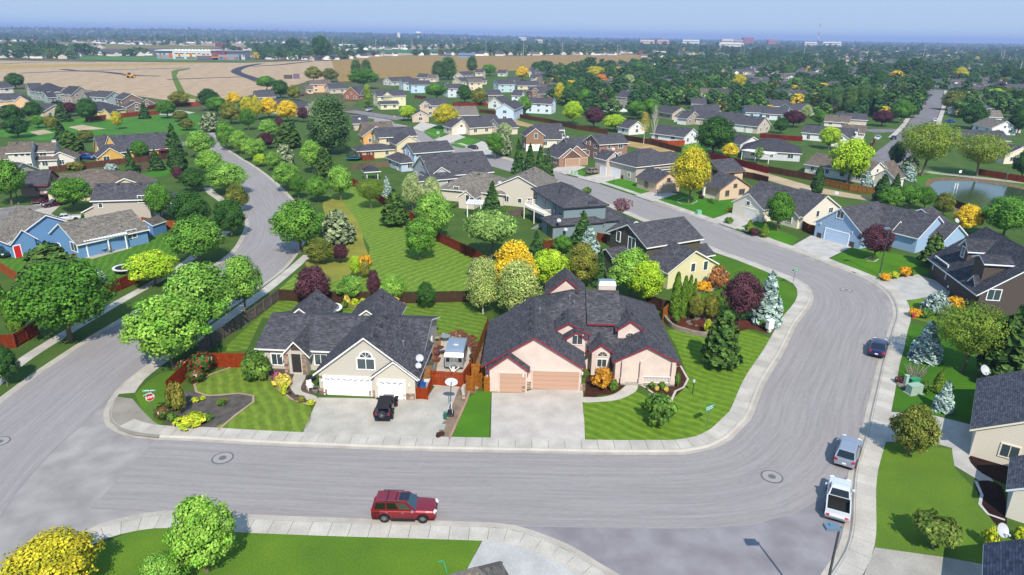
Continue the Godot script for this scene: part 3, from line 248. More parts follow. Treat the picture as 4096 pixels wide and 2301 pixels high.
	["pale yellow two storey house with porch and double gable",-65.9,-370.9,0.45,"dcd9b4",SI,CH,TR,[[0,0,0,15,9,0,5.2,7.6,"g",0.5],[-2.3,1.5,1,6,5,0,5,7,"g",0.4],[-5.6,17.4,0,9.3,5,0,2.6,3.8,"g",0.5]],[["w",5.5,3.7,4.5,0,0.9,0.4]],[["v",0,-2.4,1,0.6],["v",0,-1.5,-1,0.6]],false,true],
	["tan two storey house behind the golden tree",-37,-326.6,0.16,"c6b4a4",SI,CH,TR,[[0,0,0,9.6,10,0,5,7.6,"g",0.5],[-4.6,2.2,1,5,5,0,5,6.8,"g",0.4],[-7.5,23.2,1,6,7,0,2.7,4.4,"g",0.4]],[],[["v",0,-1.9,1,0.6],["v",0,-0.2,-1,0.6]],false,true],
	["mottled grey roofed house behind the golden tree and brown fence",-22,-310.8,0.29,"c8bca8","siding","918c84","e6e6e2",[[0,0,0,9.2,12,0,2.8,5.8,"g",0.5]],[],[["v",0,-2.5,1,0.6],["v",0,1.1,-1,0.6]],false,true],
	["peach two storey house near the cleared land with red cars",-123.6,-450.1,0.38,"d6b494","siding","857a70","e6e6e2",[[0,0,0,12.5,8,0,5,7.2,"g",0.5],[-7.9,10.3,0,3.8,6,0,2.7,4.6,"g",0.5]],[],[["v",0,3,1,0.6],["v",0,3.4,-1,0.6]],false,true],
	["low charcoal roofed house right of the peach two storey house",-113,-445.5,0.57,"c4b8a4",SI,CH,TR,[[0,0,0,10.2,11,0,2.8,5.4,"g",0.5]],[],[["v",0,1.4,1,0.6],["v",0,2.8,-1,0.6]],false,true],
	["charcoal roofed house behind the golden trees, nearest the left street",-136.1,-383.1,0.47,"c0b4a2",SI,CH,TR,[[0,0,0,9.8,12,0,2.8,5.6,"g",0.5]],[],[["v",0,-2.8,1,0.6],["v",0,-1.2,-1,0.6]],false,true],
	["long charcoal roofed house directly behind the twin yellow trees",-103.3,-326.9,-0.61,"c8b8a8",SI,CH,TR,[[0,0,0,27.7,13,0,2.8,5.8,"g",0.5]],[],[["v",0,7.8,1,0.6],["v",0,4.6,-1,0.6]],false,true],
	["charcoal roofed bungalow between big poplar and corner stop sign",-61,-275.4,0.26,"bcae9c",SI,CH,TR,[[0,0,0,5.4,9,0,2.7,5,"g",0.5]],[],[["v",0,-0.3,1,0.6],["v",0,1.4,-1,0.6]],false,true],
	["two storey pale blue house with charcoal roof right of the pale yellow house",-70.9,-477.3,0.51,"bccad2",SI,CH,TR,[[0,0,0,11.7,8,0,5.1,7.4,"g",0.5]],[],[["v",0,0.8,1,0.6],["v",0,2.2,-1,0.6]],false,true],
	["two storey pale blue house with charcoal roof behind the tan two storey house",-61.3,-457.1,0.3,"b4d0ee",SI,CH,TR,[[0,0,0,12.5,8,0,5.1,7.4,"g",0.5]],[],[["v",0,-1.6,1,0.6],["v",0,-2.3,-1,0.6]],false,true],
	["grey house with charcoal roof behind the pale yellow house",-85.8,-525.3,0.86,"c9c9c4",SI,CH,TR,[[0,0,0,20.9,10,0,2.8,5.4,"g",0.5]],[],[["v",0,-0.7,1,0.6],["v",0,-4.6,-1,0.6]],false,true],
	["beige house with charcoal roof left of the dry field",-73,-573.9,-0.42,"d2c2b0",SI,CH,TR,[[0,0,0,9.3,8,0,2.8,5.4,"g",0.5]],[],[["v",0,-0.7,1,0.6],["v",0,2.6,-1,0.6]],false,true],
	["beige house with brown roof left of the dry field",-64.5,-564.3,-0.22,"dccbb4","siding","857a70","e6e6e2",[[0,0,0,6.2,8,0,2.8,5.4,"g",0.5]],[],[["v",0,-0.6,1,0.6],["v",0,-1.8,-1,0.6]],false,true],
	["two storey pale blue house with charcoal roof in front of the dry field",-37.2,-429.4,0.38,"ccd4dc",SI,CH,TR,[[0,0,0,9.7,9,0,5.1,7.4,"g",0.5]],[],[["v",0,-2.7,1,0.6],["v",0,-1.9,-1,0.6]],false,true],
	["cream house with charcoal roof behind the tan two storey house",-49,-469.5,-0.43,"e0dcd2",SI,CH,TR,[[0,0,0,9.9,9,0,2.8,5.4,"g",0.5]],[],[["v",0,1.7,1,0.6],["v",0,-0.8,-1,0.6]],false,true],
	["two storey tan house with brown roof in front of the far poplars",-27.7,-485.6,0.23,"deccb2","siding","857a70","e6e6e2",[[0,0,0,9.3,9,0,5.1,7.4,"g",0.5]],[],[["v",0,-1.2,1,0.6],["v",0,-2.2,-1,0.6]],false,true],
	["cream house with charcoal roof in front of the dry field",-44.4,-616.7,0.97,"d8d0c0",SI,CH,TR,[[0,0,0,15.2,10,0,2.8,5.4,"g",0.5]],[],[["v",0,4.4,1,0.6],["v",0,-0.7,-1,0.6]],false,true],
	["beige house with charcoal roof in front of the dry field",-34.1,-537.8,0.77,"d6cbb0",SI,CH,TR,[[0,0,0,24.7,11,0,2.8,5.4,"g",0.5]],[],[["v",0,-4.3,1,0.6],["v",0,-6.5,-1,0.6]],false,true],
	["two storey pale blue house with charcoal roof in front of the far poplars",-7.2,-472.8,0.4,"b4ccd4",SI,CH,TR,[[0,0,0,11.6,9,0,5.1,7.4,"g",0.5]],[],[["v",0,-3.1,1,0.6],["v",0,-2.3,-1,0.6]],false,true],
	["two storey dark grey house with charcoal roof behind the cream corner bungalow",-12.5,-386.6,0.44,"7d8078",SI,CH,TR,[[0,0,0,8.3,9,0,5.1,7.4,"g",0.5]],[],[["v",0,0.9,1,0.6],["v",0,-1.7,-1,0.6]],false,true],
	["grey house with charcoal roof behind the cream corner bungalow",-7.6,-365.9,1.11,"d4d8d8",SI,CH,TR,[[0,0,0,11,8,0,2.8,5.4,"g",0.5]],[],[["v",0,-3,1,0.6],["v",0,-0.1,-1,0.6]],false,true],
	["two storey pale blue house with charcoal roof left of the rear deck pale blue house",-2.1,-317.9,1.36,"bcd0e8",SI,CH,TR,[[0,0,0,20.7,8,0,5.1,7.4,"g",0.5]],[],[["v",0,-3.1,1,0.6],["v",0,6.2,-1,0.6]],false,true],
	["grey house with charcoal roof right of the far poplars",-11.2,-654.7,-0.22,"c9c9c4",SI,CH,TR,[[0,0,0,7.5,9,0,2.8,5.4,"g",0.5]],[],[["v",0,-1.7,1,0.6],["v",0,0.1,-1,0.6]],false,true],
	["two storey beige house with charcoal roof left of the far poplars",-29.9,-614.7,-0.25,"d2c2b0",SI,CH,TR,[[0,0,0,6.7,8,0,5.1,7.4,"g",0.5]],[],[["v",0,1.1,1,0.6],["v",0,-0.4,-1,0.6]],false,true],
	["pale blue house with charcoal roof right of the rear deck pale blue house",44.3,-528,0.71,"c8d8e4",SI,CH,TR,[[0,0,0,12.6,9,0,2.8,5.4,"g",0.5]],[],[["v",0,3.7,1,0.6],["v",0,-0.2,-1,0.6]],false,true],
	["white house with charcoal roof left of the hip roofed bungalow",54.4,-546.1,-1.48,"e4e2dc",SI,CH,TR,[[0,0,0,44.1,9,0,2.8,5.4,"g",0.5]],[],[["v",0,-6.8,1,0.6],["v",0,-2.4,-1,0.6]],false,true],
	["cream house with mottled grey roof left of the pink gabled house",72.7,-527.8,0.56,"e0dcd2","siding","918c84","e6e6e2",[[0,0,0,14.2,10,0,2.8,5.4,"g",0.5]],[],[["v",0,-3.9,1,0.6],["v",0,-0.7,-1,0.6]],false,true],
	["cream house with charcoal roof behind the rear deck pale blue house",38.8,-641.4,0.27,"e0d8cc",SI,CH,TR,[[0,0,0,14.1,10,0,2.8,5.4,"g",0.5]],[],[["v",0,-2.1,1,0.6],["v",0,3.3,-1,0.6]],false,true],
	["cream house with charcoal roof right of the far poplars",20.6,-580.1,0.06,"d8d0c0",SI,CH,TR,[[0,0,0,15.4,11,0,2.8,5.4,"g",0.5]],[],[["v",0,3.1,1,0.6],["v",0,0,-1,0.6]],false,true],
	["beige house with charcoal roof behind the rear deck pale blue house",8.5,-499.8,0.22,"d6cbb0",SI,CH,TR,[[0,0,0,15.8,11,0,2.8,5.4,"g",0.5]],[],[["v",0,-4.4,1,0.6],["v",0,-2.3,-1,0.6]],false,true],
	["two storey beige house with charcoal roof in front of the far poplars",-1,-509.6,0.24,"bcae9c",SI,CH,TR,[[0,0,0,6.6,9,0,5.1,7.4,"g",0.5]],[],[["v",0,-1,1,0.6],["v",0,-1.2,-1,0.6]],false,true],
	["beige house with charcoal roof behind the pink gabled house",101.6,-595.4,-0.73,"c4b8a8",SI,CH,TR,[[0,0,0,8.7,9,0,2.8,5.4,"g",0.5]],[],[["v",0,-1.4,1,0.6],["v",0,1.9,-1,0.6]],false,true],
	["tan house with charcoal roof right of the pink gabled house",119.5,-599.9,-0.21,"c8a890",SI,CH,TR,[[0,0,0,16.4,10,0,2.8,5.4,"g",0.5]],[],[["v",0,-3.5,1,0.6],["v",0,-4.4,-1,0.6]],false,true],
	["tan house with brown roof behind the pink gabled house",99.6,-728.6,0.5,"d0b8a0","siding","857a70","e6e6e2",[[0,0,0,21.1,10,0,2.8,5.4,"g",0.5]],[],[["v",0,5.4,1,0.6],["v",0,0.8,-1,0.6]],false,true],
	["white house with charcoal roof behind the pink gabled house",163.7,-769.3,0.31,"e6e6ea",SI,CH,TR,[[0,0,0,20.4,9,0,2.8,5.4,"g",0.5]],[],[["v",0,6,1,0.6],["v",0,-1.2,-1,0.6]],false,true],
	["beige house with charcoal roof left of the pink gabled house",73.7,-743.3,0.61,"d2c2b0",SI,CH,TR,[[0,0,0,14.9,10,0,2.8,5.4,"g",0.5]],[],[["v",0,3.6,1,0.6],["v",0,1.4,-1,0.6]],false,true],
	["white house with charcoal roof left of the pink gabled house",88.1,-826.9,-0.07,"e8e6e0",SI,CH,TR,[[0,0,0,6.8,8,0,2.8,5.4,"g",0.5]],[],[["v",0,1.2,1,0.6],["v",0,1,-1,0.6]],false,true],
	["two storey pale blue house with charcoal roof behind the pink gabled house",106.6,-778.1,0.04,"b8ccd0",SI,CH,TR,[[0,0,0,8.7,8,0,5.1,7.4,"g",0.5]],[],[["v",0,0,1,0.6],["v",0,-2.1,-1,0.6]],false,true],
	["cream house with charcoal roof behind the pink gabled house",136.6,-843.8,0.04,"e0dcd2",SI,CH,TR,[[0,0,0,9.4,9,0,2.8,5.4,"g",0.5]],[],[["v",0,-1.6,1,0.6],["v",0,2.1,-1,0.6]],false,true],
	["two storey white house with charcoal roof right of the pink gabled house",158.1,-667.9,0.29,"e8e8ec",SI,CH,TR,[[0,0,0,7.3,8,0,5.1,7.4,"g",0.5]],[],[["v",0,1.7,1,0.6],["v",0,1.8,-1,0.6]],false,true],
	["two storey pale blue house with charcoal roof behind the long charcoal roof house",180.1,-674.4,-0.85,"cfe2f4",SI,CH,TR,[[0,0,0,20.8,11,0,5.1,7.4,"g",0.5]],[],[["v",0,-2,1,0.6],["v",0,2,-1,0.6]],false,true],
	["beige house with charcoal roof behind the long charcoal roof house",165.3,-558.8,0.23,"d6cbb0",SI,CH,TR,[[0,0,0,8.6,9,0,2.8,5.4,"g",0.5]],[],[["v",0,1.5,1,0.6],["v",0,0.7,-1,0.6]],false,true],
	["tan house with charcoal roof behind the long charcoal roof house",154.3,-478.1,0.03,"b09478",SI,CH,TR,[[0,0,0,11.5,11,0,2.8,5.4,"g",0.5]],[],[["v",0,2.2,1,0.6],["v",0,0.2,-1,0.6]],false,true],
	["two storey white house with charcoal roof behind the long charcoal roof house",125.7,-422.7,-0.55,"e4e4e4",SI,CH,TR,[[0,0,0,11.8,10,0,5.1,7.4,"g",0.5]],[],[["v",0,1.1,1,0.6],["v",0,1.3,-1,0.6]],false,true],
	["two storey cream house with brown roof behind the long charcoal roof house",114.5,-421.4,-0.2,"dcd6cc","siding","857a70","e6e6e2",[[0,0,0,8.3,9,0,5.1,7.4,"g",0.5]],[],[["v",0,-1.2,1,0.6],["v",0,2.1,-1,0.6]],false,true],
	["cream house with brown roof behind the long charcoal roof house",172.9,-524.4,0.21,"cfc6ba","siding","857a70","e6e6e2",[[0,0,0,9.7,9,0,2.8,5.4,"g",0.5]],[],[["v",0,2.6,1,0.6],["v",0,-2.5,-1,0.6]],false,true],
	["two storey white house with charcoal roof behind the taupe double garage house",153.5,-431.2,-0.09,"e2e2e6",SI,CH,TR,[[0,0,0,5.9,9,0,5.1,7.4,"g",0.5]],[],[["v",0,1.7,1,0.6],["v",0,1.6,-1,0.6]],false,true],
	["pale blue house with charcoal roof behind the taupe double garage house",116,-337.7,-0.13,"a8c4e0",SI,CH,TR,[[0,0,0,10.7,11,0,2.8,5.4,"g",0.5]],[],[["v",0,1.1,1,0.6],["v",0,-2.9,-1,0.6]],false,true],
	["pale blue house with charcoal roof right of the long charcoal roof house",134.7,-379.1,-0.2,"9cc0e4",SI,CH,TR,[[0,0,0,5.1,8,0,2.8,5.4,"g",0.5]],[],[["v",0,1.2,1,0.6],["v",0,-1.1,-1,0.6]],false,true],
	["white house with charcoal roof right of the pink gabled house",213.7,-860.3,-0.62,"e4e2dc",SI,CH,TR,[[0,0,0,13.7,9,0,2.8,5.4,"g",0.5]],[],[["v",0,3.9,1,0.6],["v",0,1.4,-1,0.6]],false,true],
	["white house with charcoal roof behind the long charcoal roof house",212.6,-772.8,-1.42,"e8e4dc",SI,CH,TR,[[0,0,0,23,9,0,2.8,5.4,"g",0.5]],[],[["v",0,-6.1,1,0.6],["v",0,-4.6,-1,0.6]],false,true],
	["beige house with charcoal roof behind the long charcoal roof house, left of the radio mast",240.9,-746.9,0.29,"ded6c4",SI,CH,TR,[[0,0,0,15.5,10,0,2.8,5.4,"g",0.5]],[],[["v",0,1.3,1,0.6],["v",0,0.6,-1,0.6]],false,true],
	["cream house with charcoal roof right of the pink gabled house",105.8,-463,0.39,"d8d0c0",SI,CH,TR,[[0,0,0,9.2,9,0,2.8,5.4,"g",0.5]],[],[["v",0,1.4,1,0.6],["v",0,2.4,-1,0.6]],false,true],
	["beige house with charcoal roof left of the long charcoal roof house",98.4,-377.3,-0.18,"d6cbb0",SI,CH,TR,[[0,0,0,7.2,9,0,2.8,5.4,"g",0.5]],[],[["v",0,-1.2,1,0.6],["v",0,-2.2,-1,0.6]],false,true],
	["beige house with brown roof right of the rear deck pale blue house",30.2,-415.8,-0.6,"bcae9c","siding","857a70","e6e6e2",[[0,0,0,7.4,8,0,2.8,5.4,"g",0.5]],[],[["v",0,1.9,1,0.6],["v",0,-2.2,-1,0.6]],false,true],
	["two storey pale blue house with charcoal roof right of the cream corner bungalow",2,-385,-0.25,"d8e4f0",SI,CH,TR,[[0,0,0,5,9,0,5.1,7.4,"g",0.5]],[],[["v",0,1.1,1,0.6],["v",0,-1.2,-1,0.6]],false,true],
	["dark grey house with charcoal roof behind the taupe double garage house",169.7,-454.9,0.19,"a8a498",SI,CH,TR,[[0,0,0,16.4,12,0,2.8,5.4,"g",0.5]],[],[["v",0,3,1,0.6],["v",0,2.8,-1,0.6]],false,true],
	["cream house with charcoal roof right of the taupe double garage house",138.5,-371.7,0.16,"cfc6ba",SI,CH,TR,[[0,0,0,11.2,12,0,2.8,5.4,"g",0.5]],[],[["v",0,2.5,1,0.6],["v",0,0.3,-1,0.6]],false,true],
	["grey house with charcoal roof left of the brown roofed two storey house",140.8,-351.5,0.38,"c9c9c4",SI,CH,TR,[[0,0,0,13.6,11,0,2.8,5.4,"g",0.5]],[],[["v",0,3.1,1,0.6],["v",0,-2.4,-1,0.6]],false,true],
	["beige house with charcoal roof behind the brown roofed two storey house",175.9,-424.1,0.17,"d2c2b0",SI,CH,TR,[[0,0,0,11.7,9,0,2.8,5.4,"g",0.5]],[],[["v",0,1.2,1,0.6],["v",0,-1.2,-1,0.6]],false,true],
	["two storey cream house with charcoal roof left of the brown roofed two storey house",166.9,-417.4,0.53,"b6bea6",SI,CH,TR,[[0,0,0,11,9,0,5.1,7.4,"g",0.5]],[],[["v",0,2.6,1,0.6],["v",0,1.8,-1,0.6]],false,true],
	["pale blue house with charcoal roof right of the taupe double garage house",123.6,-331.2,-0.54,"dde4ec",SI,CH,TR,[[0,0,0,10.3,11,0,2.8,5.4,"g",0.5]],[],[["v",0,-0.2,1,0.6],["v",0,0.2,-1,0.6]],false,true],
	["white house with mottled grey roof in front of the radio mast",253,-662.4,0.26,"e4e2dc","siding","918c84","e6e6e2",[[0,0,0,20.1,10,0,2.8,5.4,"g",0.5]],[],[["v",0,-5.7,1,0.6],["v",0,-5.6,-1,0.6]],false,true],
	["bright blue house with mottled grey roof right of the poplar grove",245.6,-469.9,0.92,"5a98cc","siding","918c84","e6e6e2",[[0,0,0,34.9,9,0,2.8,5.4,"g",0.5]],[],[["v",0,2,1,0.6],["v",0,-0.2,-1,0.6]],false,true],
	["cream house with mottled grey roof right of the poplar grove",257.8,-476,-0.84,"d8d0c0","siding","918c84","e6e6e2",[[0,0,0,10.4,10,0,2.8,5.4,"g",0.5]],[],[["v",0,2.3,1,0.6],["v",0,0.7,-1,0.6]],false,true],
	["beige house with charcoal roof in front of the poplar grove",195.3,-371.8,-1.04,"d6cbb0",SI,CH,TR,[[0,0,0,6.1,10,0,2.8,5.4,"g",0.5]],[],[["v",0,-1.3,1,0.6],["v",0,-0.5,-1,0.6]],false,true],
	["tan house with charcoal roof in front of the big yellow tree",288.6,-528.8,0.53,"b89888",SI,CH,TR,[[0,0,0,13.6,9,0,2.8,5.4,"g",0.5]],[],[["v",0,2.2,1,0.6],["v",0,0.2,-1,0.6]],false,true],
	["tan house with charcoal roof right of the big yellow tree",521.3,-888.9,-1.06,"d8c4ac",SI,CH,TR,[[0,0,0,13.6,10,0,2.8,5.4,"g",0.5]],[],[["v",0,-4,1,0.6],["v",0,2.8,-1,0.6]],false,true],
	["beige house with dark roof right of the big yellow tree",644.2,-1080.7,-0.65,"a8988c","siding","825a4e","e6e6e2",[[0,0,0,22,11,0,2.8,5.4,"g",0.5]],[],[["v",0,4.3,1,0.6],["v",0,-5.5,-1,0.6]],false,true],
	["cream house with charcoal roof left of the highway",338.9,-539.8,-0.19,"cfc6ba",SI,CH,TR,[[0,0,0,14.4,10,0,2.8,5.4,"g",0.5]],[],[["v",0,0.4,1,0.6],["v",0,-1,-1,0.6]],false,true],
	["grey house with charcoal roof left of the highway",309.4,-483,0.42,"c9c9c4",SI,CH,TR,[[0,0,0,15.4,10,0,2.8,5.4,"g",0.5]],[],[["v",0,2.7,1,0.6],["v",0,-1.7,-1,0.6]],false,true],
	["beige house with brown roof right of the cross street",272.9,-422.5,0.52,"d2c2b0","siding","857a70","e6e6e2",[[0,0,0,20.3,10,0,2.8,5.4,"g",0.5]],[],[["v",0,-3.2,1,0.6],["v",0,-0.2,-1,0.6]],false,true],
	["grey house with charcoal roof right of the cross street",244.3,-373.7,0.63,"b8bcc0",SI,CH,TR,[[0,0,0,36.1,11,0,2.8,5.4,"g",0.5]],[],[["v",0,10.1,1,0.6],["v",0,-8.8,-1,0.6]],false,true],
	["white house with mottled grey roof right of the cross street",225,-331.5,-0.23,"e4e2dc","siding","918c84","e6e6e2",[[0,0,0,6.3,9,0,2.8,5.4,"g",0.5]],[],[["v",0,-1.4,1,0.6],["v",0,0.5,-1,0.6]],false,true],
	["white house with mottled grey roof right of the cross street, in front of the highway",199.8,-290.4,-1.57,"e4e8ee","siding","918c84","e6e6e2",[[0,0,0,12.4,10,0,2.8,5.4,"g",0.5]],[],[["v",0,2.9,1,0.6],["v",0,0.1,-1,0.6]],false,true],
	["beige house with charcoal roof right of the cross street",169.5,-253.2,-0.08,"ded6c4",SI,CH,TR,[[0,0,0,14.6,12,0,2.8,5.4,"g",0.5]],[],[["v",0,-0.6,1,0.6],["v",0,3.1,-1,0.6]],false,true],
	["cream house with mottled grey roof left of the highway",671.9,-1025.3,0.33,"d8d0c0","siding","918c84","e6e6e2",[[0,0,0,31,11,0,2.8,5.4,"g",0.5]],[],[["v",0,5.1,1,0.6],["v",0,-8,-1,0.6]],false,true],
	["two storey cream house with charcoal roof behind the poplar grove",258,-494.2,0.91,"a8b098",SI,CH,TR,[[0,0,0,23.3,8,0,5.1,7.4,"g",0.5]],[],[["v",0,5.3,1,0.6],["v",0,-4.2,-1,0.6]],false,true],
	["two storey white house with charcoal roof right of the big yellow tree",322.7,-576.9,0.98,"e2e8ee",SI,CH,TR,[[0,0,0,39,7,0,5.1,7.4,"g",0.5]],[],[["v",0,-4.6,1,0.6],["v",0,7.9,-1,0.6]],false,true],
	["beige house with charcoal roof behind the taupe double garage house",199.2,-541.1,-0.22,"c4b8a8",SI,CH,TR,[[0,0,0,13.6,10,0,2.8,5.4,"g",0.5]],[],[["v",0,-0.6,1,0.6],["v",0,2.4,-1,0.6]],false,true],
	["dark grey house with charcoal roof left of the poplar grove",218.9,-497.9,0.89,"a8a498",SI,CH,TR,[[0,0,0,18.6,8,0,2.8,5.4,"g",0.5]],[],[["v",0,-3.7,1,0.6],["v",0,4.2,-1,0.6]],false,true],
	["cream house with brown roof left of the poplar grove",230.5,-497.7,-0.97,"cfc6ba","siding","857a70","e6e6e2",[[0,0,0,7.4,9,0,2.8,5.4,"g",0.5]],[],[["v",0,-1.4,1,0.6],["v",0,-1.6,-1,0.6]],false,true],
	["grey house with charcoal roof behind the big yellow tree",580.2,-1149.5,0.74,"c9c9c4",SI,CH,TR,[[0,0,0,59.7,10,0,2.8,5.4,"g",0.5]],[],[["v",0,-0.2,1,0.6],["v",0,-5.8,-1,0.6]],false,true],
	["beige house with brown roof in front of the radio mast",294.1,-720.2,-0.36,"d2c2b0","siding","857a70","e6e6e2",[[0,0,0,13,9,0,2.8,5.4,"g",0.5]],[],[["v",0,0.3,1,0.6],["v",0,3.2,-1,0.6]],false,true],
	["grey house with charcoal roof in front of the radio mast",372.6,-856.7,-1.57,"b8bcc0",SI,CH,TR,[[0,0,0,21.9,9,0,2.8,5.4,"g",0.5]],[],[["v",0,2.8,1,0.6],["v",0,-6.5,-1,0.6]],false,true],
	["white house with charcoal roof in front of the highway",520.2,-746.7,-1.96,"e4e2dc",SI,CH,TR,[[0,0,0,48,9,0,2.8,5.4,"g",0.5]],[],[["v",0,-5.4,1,0.6],["v",0,1.3,-1,0.6]],false,true],
	["cream house with charcoal roof right of the cross street",212.3,-297,-0.59,"e0dcd2",SI,CH,TR,[[0,0,0,5.6,11,0,2.8,5.4,"g",0.5]],[],[["v",0,0,1,0.6],["v",0,0.7,-1,0.6]],false,true],
	["beige house with charcoal roof behind the pond",157.6,-218.2,-1.42,"ded6c4",SI,CH,TR,[[0,0,0,7.3,11,0,2.8,5.4,"g",0.5]],[],[["v",0,-0.1,1,0.6],["v",0,-1.9,-1,0.6]],false,true],
]
func make_houses():
	rng.seed=21
	for h in HOUSES:
		var vols:=[]
		for v in h[8]:
			var q:Array=v.duplicate()
			if q.size()>10:q[10]=q_(q[10])
			vols.append(q)
		var feats:=[]
		for f in h[9]:
			var q:Array=f.duplicate()
			for i in range(7,q.size()):
				if q[i] is String:q[i]=q_(q[i])
			feats.append(q)
		var o_:=house("house",h[0],h[1],h[2],h[3],q_(h[4]),h[5],q_(h[6]),q_(h[7]),vols,feats,h[10],h[11])
		if h[12]:auto_windows(o_,vols,feats,q_(h[7]))
const FAR_HOUSES:=[
	["tiny house with dark roof in the white gabled subdivision behind the cleared land",[
[-786,-1199,0.27,5],
[-801,-1107,-0.67,4],
[-637,-1087,1.87,3],
[-707,-1213,0.3,0],
[-690,-977,-0.67,5],
[-692,-1035,0.17,1],
[-662,-1060,2.16,2],
[-720,-1223,1.69,1],
[-889,-1439,1.82,3],
[-816,-1364,0.37,0],
[-852,-1469,-0.62,1],
[-664,-981,0.42,0],
[-722,-1111,-0.33,3],
[-899,-1260,0.08,1],
[-751,-1075,-0.18,4],
[-633,-1014,1.66,4],
[-801,-1391,2.18,1],
	]],
	["tiny house in the hazy grey subdivision far behind the school",[
[-1429,-2484,1.71,4],
[-1147,-2442,0.15,0],
[-1139,-2837,1.88,1],
[-1092,-2943,-0.05,4],
[-1422,-2664,0.29,2],
[-1684,-3149,1.41,0],
[-1321,-2166,2,5],
[-1184,-2799,-0.03,1],
[-1310,-2213,-0.55,4],
[-1274,-2431,0.48,2],
[-1247,-2048,0.31,1],
[-1075,-2897,-0.18,3],
[-1489,-2640,-0.69,2],
	]],
	["tiny pale house on the hazy far rise at upper left",[
[-1993,-2948,1.42,0],
[-2220,-3590,-0.17,3],
[-1911,-2754,2.04,1],
[-2265,-3602,-0.35,3],
[-1549,-2316,1.58,1],
[-1574,-2569,0.51,1],
[-2385,-3945,1.98,4],
[-2659,-4135,-0.51,2],
	]],
	["tiny house along the far edge of the green crop field",[
[-250,-1994,0.03,4],
[-104,-2533,-0.49,5],
[-120,-3314,-0.48,2],
[-587,-2464,0.24,5],
[-403,-2965,0.07,0],
[-326,-1985,0.35,5],
[-282,-2420,0.21,4],
[-630,-2701,1.96,0],
[-636,-2716,0.23,0],
[-395,-2340,-0.51,5],
[-187,-2743,1.37,3],
[-223,-1986,2.13,0],
[-96,-2389,2.11,1],
	]],
	["tiny house among far trees beyond the dry strip field",[
[810,-4134,-0.15,5],
[683,-3463,-0.01,4],
[177,-2360,-0.11,2],
[459,-2803,-0.02,4],
[158,-3385,1.82,2],
[385,-3254,0.46,5],
[274,-3163,0.59,3],
[498,-2618,1.76,0],
[135,-2814,2.04,3],
[328,-2476,1.97,0],
[252,-2897,-0.33,3],
	]],
	["tiny house among far trees beyond the pasture",[
[884,-3334,1.82,0],
[511,-2258,0.28,2],
[1096,-3692,-0.06,3],
[812,-2377,1.88,4],
[1290,-4120,-0.53,1],
[1003,-3062,-0.5,3],
[953,-3120,-0.62,1],
[346,-1702,-0.16,2],
	]],
	["dark row house below the radio mast",[
[886,-1996,2.06,3],
[801,-1732,0.4,2],
[877,-1906,1.74,4],
[758,-1700,0.43,0],
[723,-1584,1.56,5],
[725,-1555,-0.09,1],
	]],
	["small house among the trees near the highway",[
[889,-1429,0.27,1],
[1127,-1717,-0.68,2],
[2146,-3151,0.42,5],
[990,-1502,1.45,4],
[834,-1479,-0.62,5],
[1932,-3082,-0.3,5],
[957,-1604,1.69,3],
	]],
	["tiny house among trees left of the radio mast",[
[993,-2352,0.42,1],
[1385,-3238,1.47,1],
[687,-1662,0.5,0],
[932,-2188,0.59,1],
[649,-1846,-0.47,1],
	]],
]
